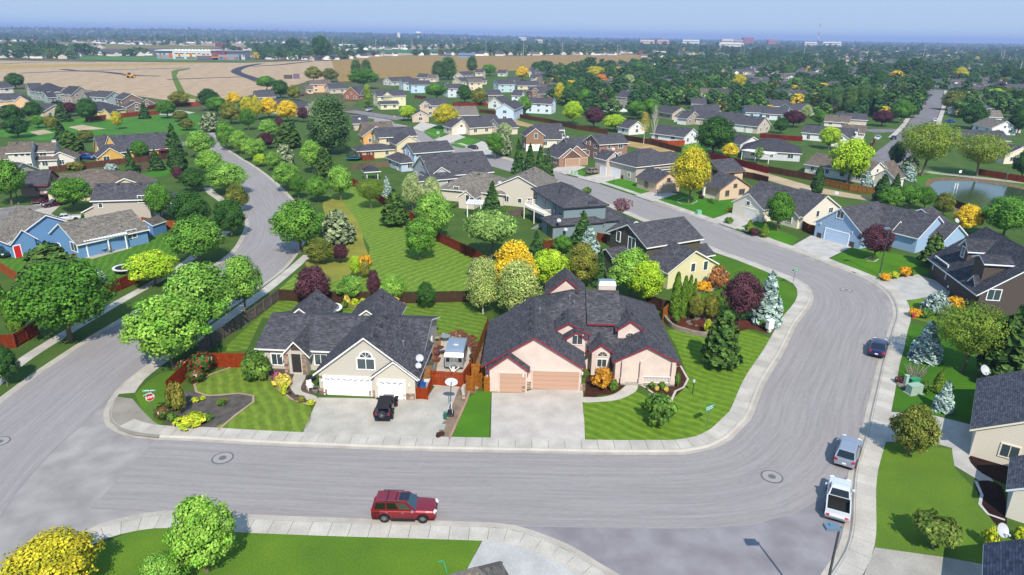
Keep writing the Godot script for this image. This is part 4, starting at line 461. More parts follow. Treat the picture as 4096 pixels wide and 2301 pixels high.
const FENCES:=[
	["orange stained fence at the front left corner of the stone entry house",[-29.9,-69.3,-35.5,-69.3,-35.7,-62.6],1.8,"b0481e","near"],
	["weathered grey picket fence along the curved street sidewalk",[-36.7,-72.4,-34.1,-83.8,-33.1,-90.3],1.7,"8d8279","near"],
	["dark brown back fence between the back yard and the park",[-32.9,-90.1,-30.3,-89.8,-23.4,-89.3,-15.1,-89.6,-6.4,-90.6,-3.6,-89.6],1.7,"5d4638","near"],
	["cedar side fence between the two facing houses",[-3,-81.2,-3.6,-75.5,-4.3,-69.7],1.8,"a8703a","near"],
	["orange red double gate in front of the camper trailer",[-8.6,-65.9,-5.2,-65.5,-4.4,-68.7],1.75,"b8501f","near"],
	["orange red bin screen beside the single garage door",[-9.9,-62.9,-8.7,-62.7,-8.5,-65.5],1.35,"b84a1c","near"],
	["new cedar fence and ajar gate beside the pink stucco house",[-4.7,-64.8,-3.9,-64.6,-3.1,-65.5],1.8,"c47a2a","near"],
	["short new cedar panel against the pink stucco house",[-2.8,-64.6,-2.2,-64.6],1.8,"c47a2a","near"],
	["new cedar cross fence behind the ajar gate",[-4.3,-67.3,-2.2,-67.3],1.9,"c8832e","near"],
	["red brown fence curving along the striped park lawn",[-41.3,-170.5,-36.1,-162.1,-28.9,-148.7,-20.4,-134.5,-14.1,-120.9,-11,-116.7,-6.7,-110.8,-3.8,-105.4],1.8,"9a4526","near"],
	["orange brown fence behind the left sidewalk",[-60.9,-70.2,-60.8,-73.2,-59.1,-73.6,-58.9,-77.6],1.8,"9a4424","near"],
	["orange brown fence above the left sidewalk near the lime tree",[-57.9,-89.2,-57.7,-91.4,-56.8,-95.2,-56.1,-97.2],1.8,"9a4424","near"],
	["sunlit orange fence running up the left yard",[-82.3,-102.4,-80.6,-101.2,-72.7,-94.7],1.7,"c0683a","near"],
	["orange board fence behind the blue shed",[-72.8,-129.3,-67.2,-126.7,-64.7,-126.8],1.6,"bb6a30","near"],
	["weathered brown fence behind the brown hip roofed house",[-122.2,-178.5,-117,-185.2,-111.1,-191.8,-105.4,-196.7,-102.2,-203.2],1.7,"6b4a40","far"],
	["grey fence between the spruces above the small back lawn",[-101.2,-180,-101,-184.3,-99.8,-186.6],1.7,"85786e","far"],
	["dark fence beside the blue car",[-129.7,-198.4,-125,-196.3,-129.1,-203.6,-124.6,-203.1],1.7,"6b4a40","far"],
	["red brown fence along the play park",[-176.2,-286,-172.8,-295.9,-167,-306,-160,-314],1.8,"93402a","far"],
	["red brown fence behind the mauve brown house",[-182,-324,-175,-326,-174,-344,-160,-314],1.8,"93402a","far"],
	["red brown fence at the court",[-170,-350,-164,-354,-160,-358],1.8,"a04a30","far"],
	["red brown fence at the far left park edge",[-193,-256.9,-192.6,-262.6],1.8,"93402a","far"],
	["long brown back fence climbing from the birch",[-2,-328,7,-313,15,-303,25,-283.1,32.9,-273.4,36.3,-269.4],1.8,"6a4630","far"],
	["dark brown back fence behind the yellowing tree",[40.7,-254.9,48.5,-243.5,55.2,-226.8],1.8,"5a3f2e","far"],
	["orange fence of the white patio bungalow",[49.1,-247.1,53.6,-241.2,60.2,-243.4],1.8,"b0501f","far"],
	["long dark red fence below the white pergola house",[60.6,-217.5,66.5,-206.5,69,-198.6,71.7,-191.9],1.9,"7e2a22","far"],
	["dark red fence of the twin gable white house",[94.1,-265.3,100,-260.6,107.2,-257.4],1.8,"7a2a22","far"],
	["weathered fence along the pale lane",[72.5,-194.2,76.1,-188.6,80.6,-182.8],1.8,"5f4030","far"],
	["new tan fence beside the pale lane and columnar conifer",[80.7,-176.9,84.6,-169.9,89,-165.7],1.8,"b5803c","near"],
	["dark brown fence on the near side of the pale lane",[61.4,-186.9,64.8,-183.7,67.1,-178.6],1.7,"54362a","far"],
	["dark fence below the pond",[99.1,-159.4,101.2,-156.5,101.7,-149.8,101.7,-144.9],1.6,"5a4638","far"],
	["dark red fence corner by the cross street",[121.6,-242.2,123.8,-240.1,134.3,-257.5],1.8,"7a2a22","far"],
	["red brown fence behind the pond trees",[132.2,-194.9,135,-190,138.7,-183.5],1.8,"7d3c26","far"],
	["brown gate fence between cream white and pale blue houses",[57.8,-134.4,58,-130,59.3,-128.3],1.8,"8a4a2a","near"],
	["brown fence panel beside the beige porch house",[34.9,-171.4,36.5,-170.3],1.8,"6f3a22","near"],
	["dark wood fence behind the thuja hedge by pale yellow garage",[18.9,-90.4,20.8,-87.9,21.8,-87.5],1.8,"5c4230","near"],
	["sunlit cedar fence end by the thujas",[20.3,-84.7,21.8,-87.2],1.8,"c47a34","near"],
	["brown wood fence in front of the teal house",[5.4,-115.6,9.7,-118.9],1.7,"86502c","near"],
	["orange brown fence between teal and olive houses",[15.7,-122,17.4,-120.8],1.7,"9a5028","near"],
	["grey weathered fence by the mottled roof beige house",[-6.7,-132.1,-2.2,-135.9,-0.2,-138.8,2.2,-141.1],1.6,"8a7f74","near"],
	["weathered fence behind the thuja row",[-44.9,-187,-41,-192.5,-35.2,-194.5],1.6,"7d7268","far"],
	["brown fence behind the pale yellow house",[-59,-416,-51,-407],1.7,"6a4030","far"],
	["red brown fence behind the mottled grey roof",[-33,-374,-25,-372,-18,-376,-8,-373],1.7,"8a3a2a","far"],
	["dark brown fence at the end of the dry lane",[-17,-341,-9,-334,-1,-316],1.7,"5f4030","far"],
]
func make_fences():
	rng.seed=31
	for f in FENCES:fence(f[0],pv(f[1]),f[2],q_(f[3]),f[4])
const TREE_NAME:={"yellow":"yellow_tree","gold":"golden_tree","orange":"orange_tree","plum":"plum_tree","young_plum":"plum_tree","locust":"locust_tree","aspen":"aspen_tree","poplar":"poplar_tree","slim":"slim_tree","silver":"silver_tree","willow":"willow_tree","birch":"birch_tree","weeping":"weeping_tree","sapling":"sapling_tree","spruce":"spruce_tree","blue_spruce":"blue_spruce_tree","pine":"pine_tree","grey_pine":"pine_tree","arborvitae":"thuja_tree","cone":"cone_shrub","dark_cone":"conifer_tree","bare_birch":"bare_tree"}
const TREES:=[
	["maple","green tree in front of the blue house",-53.9,-75.7,10.7,11.2],
	["light","fresh green tree behind the stop sign corner",-38.1,-69.1,9.1,9],
	["light","fresh green tree left of the grey stone entry house",-37.9,-77.2,10.2,8.5],
	["gold","golden green tree in front of the stop sign corner",-30.2,-35.7,4.9,6],
	["locust","airy spreading tree right of the blue sedan",52.1,-70.8,8.6,8.7],
	["light","fresh green tree left of the red car",-21.2,-38,6.4,4.5],
	["pine","dense green pine behind the cream slate roof house",55.4,-67.8,9.6,6.4],
	["locust","tall airy spreading tree in front of the cross street",114.9,-191.7,15.7,16.6],
	["aspen","silvery green aspen left of the pink stucco house",0.8,-84.5,8.8,6.4],
	["yellow","yellow leaved tree left of the pink stucco house",0.3,-89.5,9.7,6.3],
	["maple","green tree in front of the curved street",-36.6,-112.3,9.6,9],
	["poplar","tall dark poplar left of the apricot house",-57.4,-214.5,18.4,14.3],
	["willow","rounded pale willow in front of the mottled roof beige house",-3.6,-109.2,9.1,8.8],
	["maple","green tree right of the grey two storey house",-51,-105.4,8.3,8.8],
	["pine","dense green pine in front of the blue house",-67.5,-94.2,6.9,8.8],
	["gold","tall golden green tree left of the beige porch house",40.3,-154.3,13.5,9.1],
	["olive","olive green tree behind the white pickup",36.8,-53.8,5.2,4.4],
	["light","fresh green tree in front of the olive two storey house",17.1,-92.7,7.9,6.5],
	["light","fresh green tree left of the grey stone entry house, in front of the curved street",-36.3,-85.8,8.4,5.2],
	["pine","dense green pine right of the pink stucco house",24.2,-71.2,7.4,4.4],
	["plum","purple plum tree right of the olive two storey house",30.1,-83.3,7.8,5.3],
	["locust","tall airy spreading tree behind the pond",130.8,-192.2,12.4,14],
	["aspen","silvery green aspen behind the camper trailer",-3.9,-86.2,8.6,5],
	["maple","green tree in front of the pond",93.9,-126.5,9,9.1],
	["light","fresh green tree right of the striped park lawn",-14.3,-119.4,9.9,6.9],
	["lime","tall yellow green tree in front of the white bungalow",87.8,-178.4,12.6,10.9],
	["light","small fresh green tree left of the red car",-23,-35.8,3.5,3.2],
	["lime","yellow green tree behind the pink stucco house",5.5,-95.5,6.8,6.1],
	["lime","yellow green tree right of the blue house",-53.4,-95.5,5.5,7.5],
	["dark","tall dark green tree in front of the long charcoal roof house",64.2,-220.9,13.1,13.4],
	["lime","yellow green tree right of the pink stucco house",18.9,-90.2,7,5.2],
	["maple","green tree left of the brick house",-108.2,-143.8,10.1,7.8],
	["blue_spruce","blue spruce left of the street bend",34.1,-84.5,7.3,4.4],
	["dark","dark green tree right of the grey two storey house",-60.7,-125,8.2,7.5],
	["plum","purple plum tree behind the grey stone entry house",-27.3,-87.6,6.2,5.3],
	["olive","olive green tree behind the pink stucco house",10.5,-97,7.3,5.2],
	["light","fresh green tree left of the beige porch house",45,-172.5,11.5,8.5],
	["maple","green tree right of the striped park lawn",-15.4,-109.1,7.6,5.7],
	["maple","green tree in front of the brown hip roofed house",-91.3,-138.5,7.6,8.2],
	["weeping","small low weeping tree right of the white pickup",32,-41.6,2.7,3.6],
	["light","fresh green tree left of the curved street",-66.2,-156.2,7.9,9.2],
	["dark","dark green tree in front of the curved street",-52.2,-121.9,7.4,6.1],
	["dark","dark green tree left of the stop sign corner",-53.6,-64.3,5,3.1],
	["blue_spruce","blue spruce right of the blue sedan",49.4,-73.8,5,3.8],
	["grey_pine","grey green pine left of the striped park lawn",-31.6,-118.5,6.1,6.7],
	["maple","green tree in front of the cream white house",52.4,-130.9,8.4,5.6],
	["plum","purple plum tree in front of the pale blue garage house",62.5,-113,6.6,5.6],
	["maple","green tree right of the grey two storey house, right of the blue house",-69.3,-130.4,8.5,5.2],
	["locust","airy spreading tree behind the striped park lawn",-30.6,-144.1,7.1,7],
	["pine","dense green pine behind the striped park lawn",-23.3,-131,7.2,5.5],
	["light","fresh green tree right of the curved street",-39,-151.8,8.4,5.8],
	["spruce","dark green conifer in front of the teal two storey house",12.6,-118.2,6.6,4.7],
	["olive","olive green tree left of the striped park lawn",-31.6,-106.7,4.6,5.2],
	["light","fresh green tree right of the curved street, left of the apricot house",-54.1,-183.4,9.2,6.6],
	["light","fresh green tree right of the curved street, left of the cream two storey house",-53.9,-160.9,7.2,6.6],
	["silver","silver leaved tree left of the mottled roof beige house",-17.2,-142,8.1,4.7],
	["silver","silver leaved tree in front of the broad grey house",-21.5,-142.8,8.6,4.5],
	["yellow","yellow leaved tree in front of the pond",89.2,-130.4,6.2,5.2],
	["pine","dense green pine left of the dark brown dormer house",70.8,-109.9,5.8,4.1],
	["light","fresh green tree behind the grey stone entry house",-16.8,-89.8,4.3,4],
	["light","fresh green tree right of the long yellow house",-93.5,-204.9,8.5,8.3],
	["blue_spruce","blue spruce left of the olive two storey house",13.2,-112.6,5.6,4.2],
	["dark","dark green tree right of the cross street",198.8,-303.4,11.2,12.3],
	["light","fresh green tree left of the curved street, right of the long yellow house",-79.6,-178.2,7,7.3],
	["light","fresh green tree behind the grey stone entry house, in front of the striped park lawn",-22.8,-89.9,4.1,3.8],
	["gold","golden green tree in front of the tan two storey house",-27.4,-277.4,10.3,10.9],
	["dark","dark green tree right of the pond",141.6,-189.6,8.4,6.6],
	["pine","dense green pine in front of the long roof by yellow trees",-74,-225.8,8.6,8.8],
	["olive","olive green tree in front of the curved street",-58.1,-140.7,6,5.3],
	["dark","dark green tree left of the curved street",-75.3,-159.1,5.9,6.6],
	["maple","green tree right of the curved street",-43.5,-149.6,6.3,5.3],
	["spruce","dark green conifer right of the long yellow house",-102.9,-207.7,9.4,6.3],
	["maple","tall green tree behind the russet gabled house",-102.8,-483.1,14,20.9],
	["pine","dense green pine left of the apricot house",-49.5,-178.2,8.2,5.4],
	["spruce","dark green conifer left of the play park",-140,-213.5,8.9,6.8],
	["pine","dense green pine left of the play park",-132.5,-205.2,7.3,7.6],
	["spruce","dark green conifer behind the pink stucco house",13.3,-97.5,6,2.4],
	["blue_spruce","small blue spruce in front of the blue sedan",44.6,-61.9,3.4,2.1],
	["dark","tall dark green tree right of the cross street",205.1,-283.7,11.9,8.1],
	["maple","green tree behind the curved street",-91.7,-219.3,9.4,6.3],
	["maple","green tree right of the pale blue garage house",88.4,-149.9,6.1,4.9],
	["spruce","dark green conifer in front of the mottled roof beige house",-4.5,-143.4,6.6,4.2],
	["maple","green tree right of the pale blue garage house, left of the pond",84,-149.6,5.6,5.3],
	["grey_pine","grey green pine in front of the cream corner bungalow",-3.5,-216,9.1,6.2],
	["maple","green tree left of the cross street",177,-320.4,11.1,10.4],
	["dark","dark green tree right of the grey stone entry house",-11.8,-87.6,4.2,2.7],
	["dark","dark green tree behind the white two storey house",-172.2,-239.4,7.3,8.9],
	["dark","dark green tree left of the yellow bungalow",-173,-283,10.1,8.7],
	["spruce","dark green conifer in front of the white chimney house",4.3,-182.1,8.9,4.2],
	["olive","olive green tree right of the pink stucco house",26.8,-85,4.2,2.5],
	["olive","olive green tree left of the pond",93.2,-144.8,5.4,4.6],
	["dark","tall dark green tree behind the peach two storey house",-256.8,-953.1,33,26.3],
	["poplar","tall dark poplar in front of the poplar grove",180.5,-353.7,14,9],
	["lime","yellow green tree right of the rear deck pale blue house",25,-298.8,10.4,8.8],
	["plum","purple plum tree behind the grey stone entry house, in front of the striped park lawn",-19.4,-89.7,5.1,2.1],
	["young_plum","young purple plum tree right of the teal two storey house",22.6,-138.5,4.7,4.9],
	["dark","dark green tree in front of the new school",-145.4,-334.1,10.6,10.6],
	["lime","yellow green tree in front of the white bungalow",109,-239.1,8.2,7.4],
	["maple","green tree in front of the cream corner bungalow",-5.8,-209.9,8.4,5.6],
	["spruce","dark green conifer in front of the white chimney house, behind the teal two storey house",7.1,-182.2,8.5,4.2],
	["spruce","dark green conifer in front of the white chimney house, right of the broad grey house",1.3,-186.3,9.5,3.9],
	["olive","olive green tree left of the long roof by yellow trees",-115.4,-283.6,9.5,8.5],
	["dark","dark green tree in front of the peach house",-197.7,-274.3,8,9.4],
	["light","fresh green tree behind the curved street",-84.5,-212.2,7.6,6.1],
	["dark_cone","narrow dark conifer right of the long yellow house",-89.3,-180.8,7.8,4.4],
	["yellow","yellow leaved tree in front of the long roof by yellow trees",-94.9,-292.7,9.3,8.9],
	["olive","olive green tree right of the cross street",239.3,-385.6,10.6,13.2],
	["dark","tall dark green tree behind the cross street",227.4,-400.3,12,12.4],
	["plum","purple plum tree left of the hip roofed bungalow",32.9,-286.4,9.1,8.6],
	["olive","olive green tree right of the pink stucco house, left of the street bend",24.7,-85,4.1,2.2],
	["grey_pine","grey green pine behind the curved street",-64.8,-193.2,6.3,5.9],
	["light","fresh green tree behind the curved street, in front of the long roof by yellow trees",-76.7,-200.7,6.7,5.9],
	["grey_pine","grey green pine behind the camper trailer",-4.9,-91.8,3.8,2.7],
	["maple","green tree left of the long roof by yellow trees",-131.8,-310.4,9,9.7],
	["maple","green tree right of the curved street, left of the apricot house",-49.1,-153.2,6.1,3.9],
	["arborvitae","columnar thuja left of the blue house",-68,-83.8,5.1,1.7],
	["poplar","tall dark poplar left of the dry field",-55.2,-592.6,18.9,15.7],
	["maple","green tree left of the pond",92.5,-150.8,5.6,4.1],
	["dark","dark green tree right of the twin gable white house",113.2,-203.1,8.3,4.7],
	["arborvitae","columnar thuja right of the pink stucco house",22.2,-86,6.5,1.3],
	["poplar","tall dark poplar left of the poplar grove",169.7,-356.9,14.6,7.5],
	["poplar","tall dark poplar behind the brown roofed two storey house",165.2,-361,13.8,8.1],
	["lime","yellow green tree in front of the hip roofed bungalow",40,-277.9,7.1,9.6],
	["yellow","yellow leaved tree left of the long roof by yellow trees",-107.4,-305.7,9.1,8.9],
	["poplar","tall dark poplar left of the poplar grove, behind the brown roofed two storey house",181.5,-367.9,14.6,7.8],
	["maple","green tree behind the tan two storey house",-45.1,-405.2,9.9,13.7],
	["dark","tall dark green tree right of the big yellow tree",405.8,-729.6,20.3,20.7],
	["plum","purple plum tree right of the taupe double garage house",119.7,-299.8,7.5,10],
	["dark","tall dark green tree right of the pink gabled house",90.9,-436.6,11.8,12.9],
	["grey_pine","grey green pine right of the long yellow house",-114.9,-262.3,7.4,7.9],
	["dark","tall dark green tree in front of the radio mast",258.7,-572.8,16.1,15.9],
	["maple","green tree in front of the pink gabled house",62.5,-322.3,9.8,8.7],
	["poplar","tall dark poplar behind the brown roofed two storey house, behind the white bungalow",162.9,-370.4,12.7,8.6],
	["dark_cone","narrow dark conifer behind the pale blue garage house",86.6,-158.3,6.4,3.5],
	["maple","green tree in front of the teal two storey house",8.7,-113.7,3.6,3.5],
	["grey_pine","grey green pine right of the twin gable white house",111.2,-191.9,5.4,5.8],
	["light","fresh green tree in front of the long roof by yellow trees",-88.2,-248.9,6.7,7.3],
	["dark","tall dark green tree left of the big yellow tree",273.5,-533.8,15,13.8],
	["maple","green tree right of the mauve brown house",-149.2,-299.9,8.2,8.3],
	["dark","dark green tree right of the peach house",-198.2,-287.6,8,7.8],
	["birch","tall thin yellowing birch left of the white patio bungalow",45.9,-244.7,11.7,3.8],
	["maple","green tree in front of the long yellow house",-108.6,-198.8,6.2,5],
	["spruce","dark green conifer in front of the teal two storey house, behind the pink stucco house",4.1,-113.5,4.2,2.8],
	["maple","green tree right of the hip roofed bungalow",55.4,-319.5,9.1,8.2],
	["spruce","dark green conifer in front of the long roof by yellow trees",-75.3,-235.7,7.7,5.4],
	["spruce","dark green conifer behind the teal two storey house",9.2,-182.4,7.6,3.4],
	["maple","green tree left of the hip roofed bungalow",37.4,-373.8,10,9.7],
	["dark","dark green tree behind the long roof by yellow trees",-132.9,-401,10.6,10.4],
	["spruce","dark green conifer right of the long yellow house, behind the grey two storey house",-97,-184.8,5.5,4.7],
	["plum","purple plum tree in front of the poplar grove",162,-307.9,7.3,9.2],
	["arborvitae","columnar thuja right of the pink stucco house, in front of the olive two storey house",23.2,-85.7,6.1,1.1],
	["dark","tall dark green tree in front of the highway",284.3,-397.1,11.9,8.9],
	["olive","olive green tree in front of the highway",299.9,-428.6,10.5,11.7],
	["dark","dark green tree right of the tan two storey house",-27.4,-386.6,10.5,9.5],
	["maple","green tree left of the rear deck pale blue house",4.4,-331.6,9.1,8.2],
	["gold","golden green tree left of the long roof by yellow trees",-116.1,-304.7,9.7,6.6],
	["maple","green tree left of the long roof by yellow trees, behind the curved street",-102.1,-266.5,8.6,5.8],
	["dark","tall dark green tree right of the big yellow tree, right of the poplar grove",297.6,-519.2,11.9,14.9],
	["grey_pine","small grey green pine right of the striped park lawn",-5.6,-101.8,3,2.9],
	["plum","small purple plum tree left of the striped park lawn",-28.4,-107.2,3.4,2.9],
	["maple","green tree left of the long roof by yellow trees, right of the long yellow house",-97.9,-235.9,6.4,6.1],
	["spruce","dark green conifer in front of the mauve tan house",-185.4,-285.6,7.6,7.3],
	["maple","green tree left of the poplar grove",255.5,-530.5,10.7,16.7],
	["olive","olive green tree right of the mauve brown house",-167.2,-350.3,7.7,10.4],
	["light","fresh green tree behind the curved street, left of the apricot house",-65.5,-186,5.4,4.5],
	["olive","olive green tree behind the cream corner bungalow",-19.1,-376.6,9.3,9.6],
	["spruce","dark green conifer in front of the long yellow house",-100.1,-177.8,6.8,3.2],
	["maple","green tree behind the long roof by yellow trees",-159.6,-455.1,9.5,13.1],
	["yellow","yellow leaved tree behind the beige porch house",67.3,-214.5,5.4,5.6],
	["gold","tall golden green tree left of the pink gabled house",69.7,-620.8,11.6,19.4],
	["maple","green tree right of the poplar grove",221.6,-411.1,9.5,10.7],
	["dark","dark green tree behind the peach house",-312.7,-443.5,9.9,11.8],
	["dark_cone","narrow dark conifer right of the cream white house",74.7,-166.1,6.9,2.7],
	["arborvitae","columnar thuja in front of the blue house",-61.5,-78.1,4.7,1.1],
	["gold","tall golden green tree behind the long charcoal roof house",155.5,-494.3,13,10.7],
	["dark","tall dark green tree in front of the highway, right of the cross street",419,-592.5,15.8,12.4],
	["gold","tall golden green tree right of the rear deck pale blue house",24.7,-388.5,12.2,7.1],
	["lime","yellow green tree in front of the highway",292.3,-430.6,9.7,10.9],
	["blue_spruce","blue spruce right of the twin gable white house",107.3,-185,4.8,4.5],
	["dark","tall dark green tree behind the big yellow tree",401.6,-746.1,19.3,15.5],
	["olive","olive green tree in front of the long roof by yellow trees",-77.7,-232.1,6.4,5],
	["plum","purple plum tree in front of the long roof by yellow trees",-80.5,-222.7,5.2,5.6],
	["lime","yellow green tree left of the striped park lawn",-24.3,-99.9,3.9,1.8],
	["yellow","tall yellow leaved tree in front of the big yellow tree",304.4,-570.5,13.4,13],
	["gold","golden green tree left of the peach two storey house",-109.8,-298,10.7,4.7],
	["lime","yellow green tree left of the tan two storey house",-46.3,-303.4,7,7.4],
	["dark","tall dark green tree in front of the highway, right of the big yellow tree",457.9,-663.6,16.8,13.8],
	["olive","olive green tree behind the peach two storey house",-154.8,-547.6,11.4,13.8],
	["olive","olive green tree behind the peach two storey house, left of the russet gabled house",-142,-546.4,10.4,13.8],
	["arborvitae","columnar thuja in front of the blue house, left of the stop sign corner",-62.9,-78.5,4.3,1.1],
	["blue_spruce","blue spruce in front of the twin gable white house",90.5,-173.6,4.5,4.1],
	["poplar","tall dark poplar left of the dry field, right of the green crop field",-63.7,-590.7,15.7,11.5],
	["maple","green tree left of the brown roofed two storey house",133.3,-304.7,6.8,7.6],
	["maple","green tree behind the long charcoal roof house",143.9,-514.9,10.7,13],
	["bare_birch","tall bare white birch left of the white patio bungalow",49.8,-247.4,13.4,2.5],
	["arborvitae","columnar thuja right of the pink stucco house, left of the street bend",23.9,-85.8,6.2,0.9],
	["silver","silver leaved tree right of the cream corner bungalow",-3.5,-250.9,6.4,5.5],
	["dark","dark green tree behind the long charcoal roof house",131.3,-507.9,10.3,12.8],
	["gold","tall golden green tree left of the highway",396.7,-637.1,14.5,13.7],
	["dark","dark green tree right of the taupe double garage house",106.4,-278,6.8,6],
	["silver","silver leaved tree right of the pink gabled house",91.2,-398.2,8.7,9.1],
	["cone","small cone shaped evergreen right of the blue sedan",46.3,-65.7,2.8,1.2],
	["dark","tall dark green tree behind the peach two storey house, right of the new school",-408.4,-1329.2,26,29.3],
	["olive","olive green tree behind the long roof by yellow trees",-121.1,-387.3,8.7,7.9],
	["light","fresh green tree behind the curved street, in front of the peach two storey house",-75.8,-205.6,6.3,3.3],
	["silver","silver leaved tree behind the pink gabled house",79.9,-498.6,11.4,9.6],
	["olive","olive green tree in front of the play park",-143.8,-231.5,4.3,6],
	["blue_spruce","blue spruce in front of the pale blue rear steps house",-29.5,-156.9,4.9,2.6],
	["spruce","dark green conifer right of the twin gable white house",96.2,-170.2,4.5,3.2],
	["arborvitae","columnar thuja right of the pink stucco house, in front of the cream white house",24.6,-86.1,5.6,0.8],
	["slim","tall slim pale green tree right of the russet gabled house",-74.3,-355.7,12.2,4.5],
	["plum","purple plum tree in front of the mauve tan house",-192.5,-302.9,6.3,6.5],
	["maple","green tree in front of the peach house",-181,-263.9,5.2,6],
	["maple","tall green tree behind the pink gabled house",121.1,-712.7,13.2,15.8],
	["maple","green tree in front of the radio mast",205.3,-521.4,9.8,11.4],
	["yellow","yellow leaved tree right of the far poplars",6.3,-593.1,11.5,12.4],
	["poplar","tall dark poplar behind the russet gabled house",-137.5,-618.4,14.7,10.2],
	["poplar","tall dark poplar behind the russet gabled house, left of the green crop field",-128.1,-615.6,15,10.2],
	["orange","orange tinged tree left of the pink gabled house",64,-534.7,9.3,12.3],
	["gold","golden green tree right of the play park",-150.7,-263.6,7.1,4.1],
	["plum","purple plum tree in front of the peach two storey house",-86,-254.3,7.2,3.8],
	["yellow","yellow leaved tree in front of the new school",-141.5,-353.9,7.3,7],
	["maple","green tree right of the rear deck pale blue house",32.2,-420.3,10.4,6.5],
	["olive","olive green tree left of the play park",-172.8,-259,5.8,4.8],
	["plum","purple plum tree left of the russet gabled house",-88.7,-293.4,6.5,5.4],
	["poplar","tall dark poplar right of the dry field",-43.1,-716.4,16.1,11.9],
	["olive","olive green tree right of the long yellow house",-124.5,-264.1,4.5,6.4],
	["yellow","yellow leaved tree in front of the peach house",-237.8,-331.2,6,6.8],
	["spruce","dark green conifer right of the mauve brown house",-158.3,-298.8,6.7,5.3],
	["maple","green tree behind the long charcoal roof house, right of the pink gabled house",108.1,-425.7,7.5,9.3],
	["plum","purple plum tree right of the grey two storey house",-83.2,-167.8,4.5,2.8],
	["plum","purple plum tree in front of the long roof by yellow trees, behind the curved street",-83.4,-231.6,4.1,5.3],
	["olive","olive green tree right of the mauve brown house, right of the long yellow house",-139.3,-291,4.5,7.5],
	["maple","green tree in front of the far poplars",-23.5,-651.2,10.8,14],
	["silver","silver leaved tree left of the brown roofed two storey house",136.2,-327.2,7.5,5.4],
	["sapling","staked sapling left of the white pergola house",73.8,-206.6,5.5,3.1],
	["poplar","tall dark poplar left of the radio mast",252.1,-668.2,13.1,11.6],
	["lime","yellow green tree behind the curved street",-71.1,-191.5,3.9,3.7],
	["plum","purple plum tree behind the long charcoal roof house",125.2,-394.4,6.5,8.5],
	["olive","olive green tree behind the rear deck pale blue house",49.6,-616.3,10.7,12],
]
const MORE_TREES:=[
]
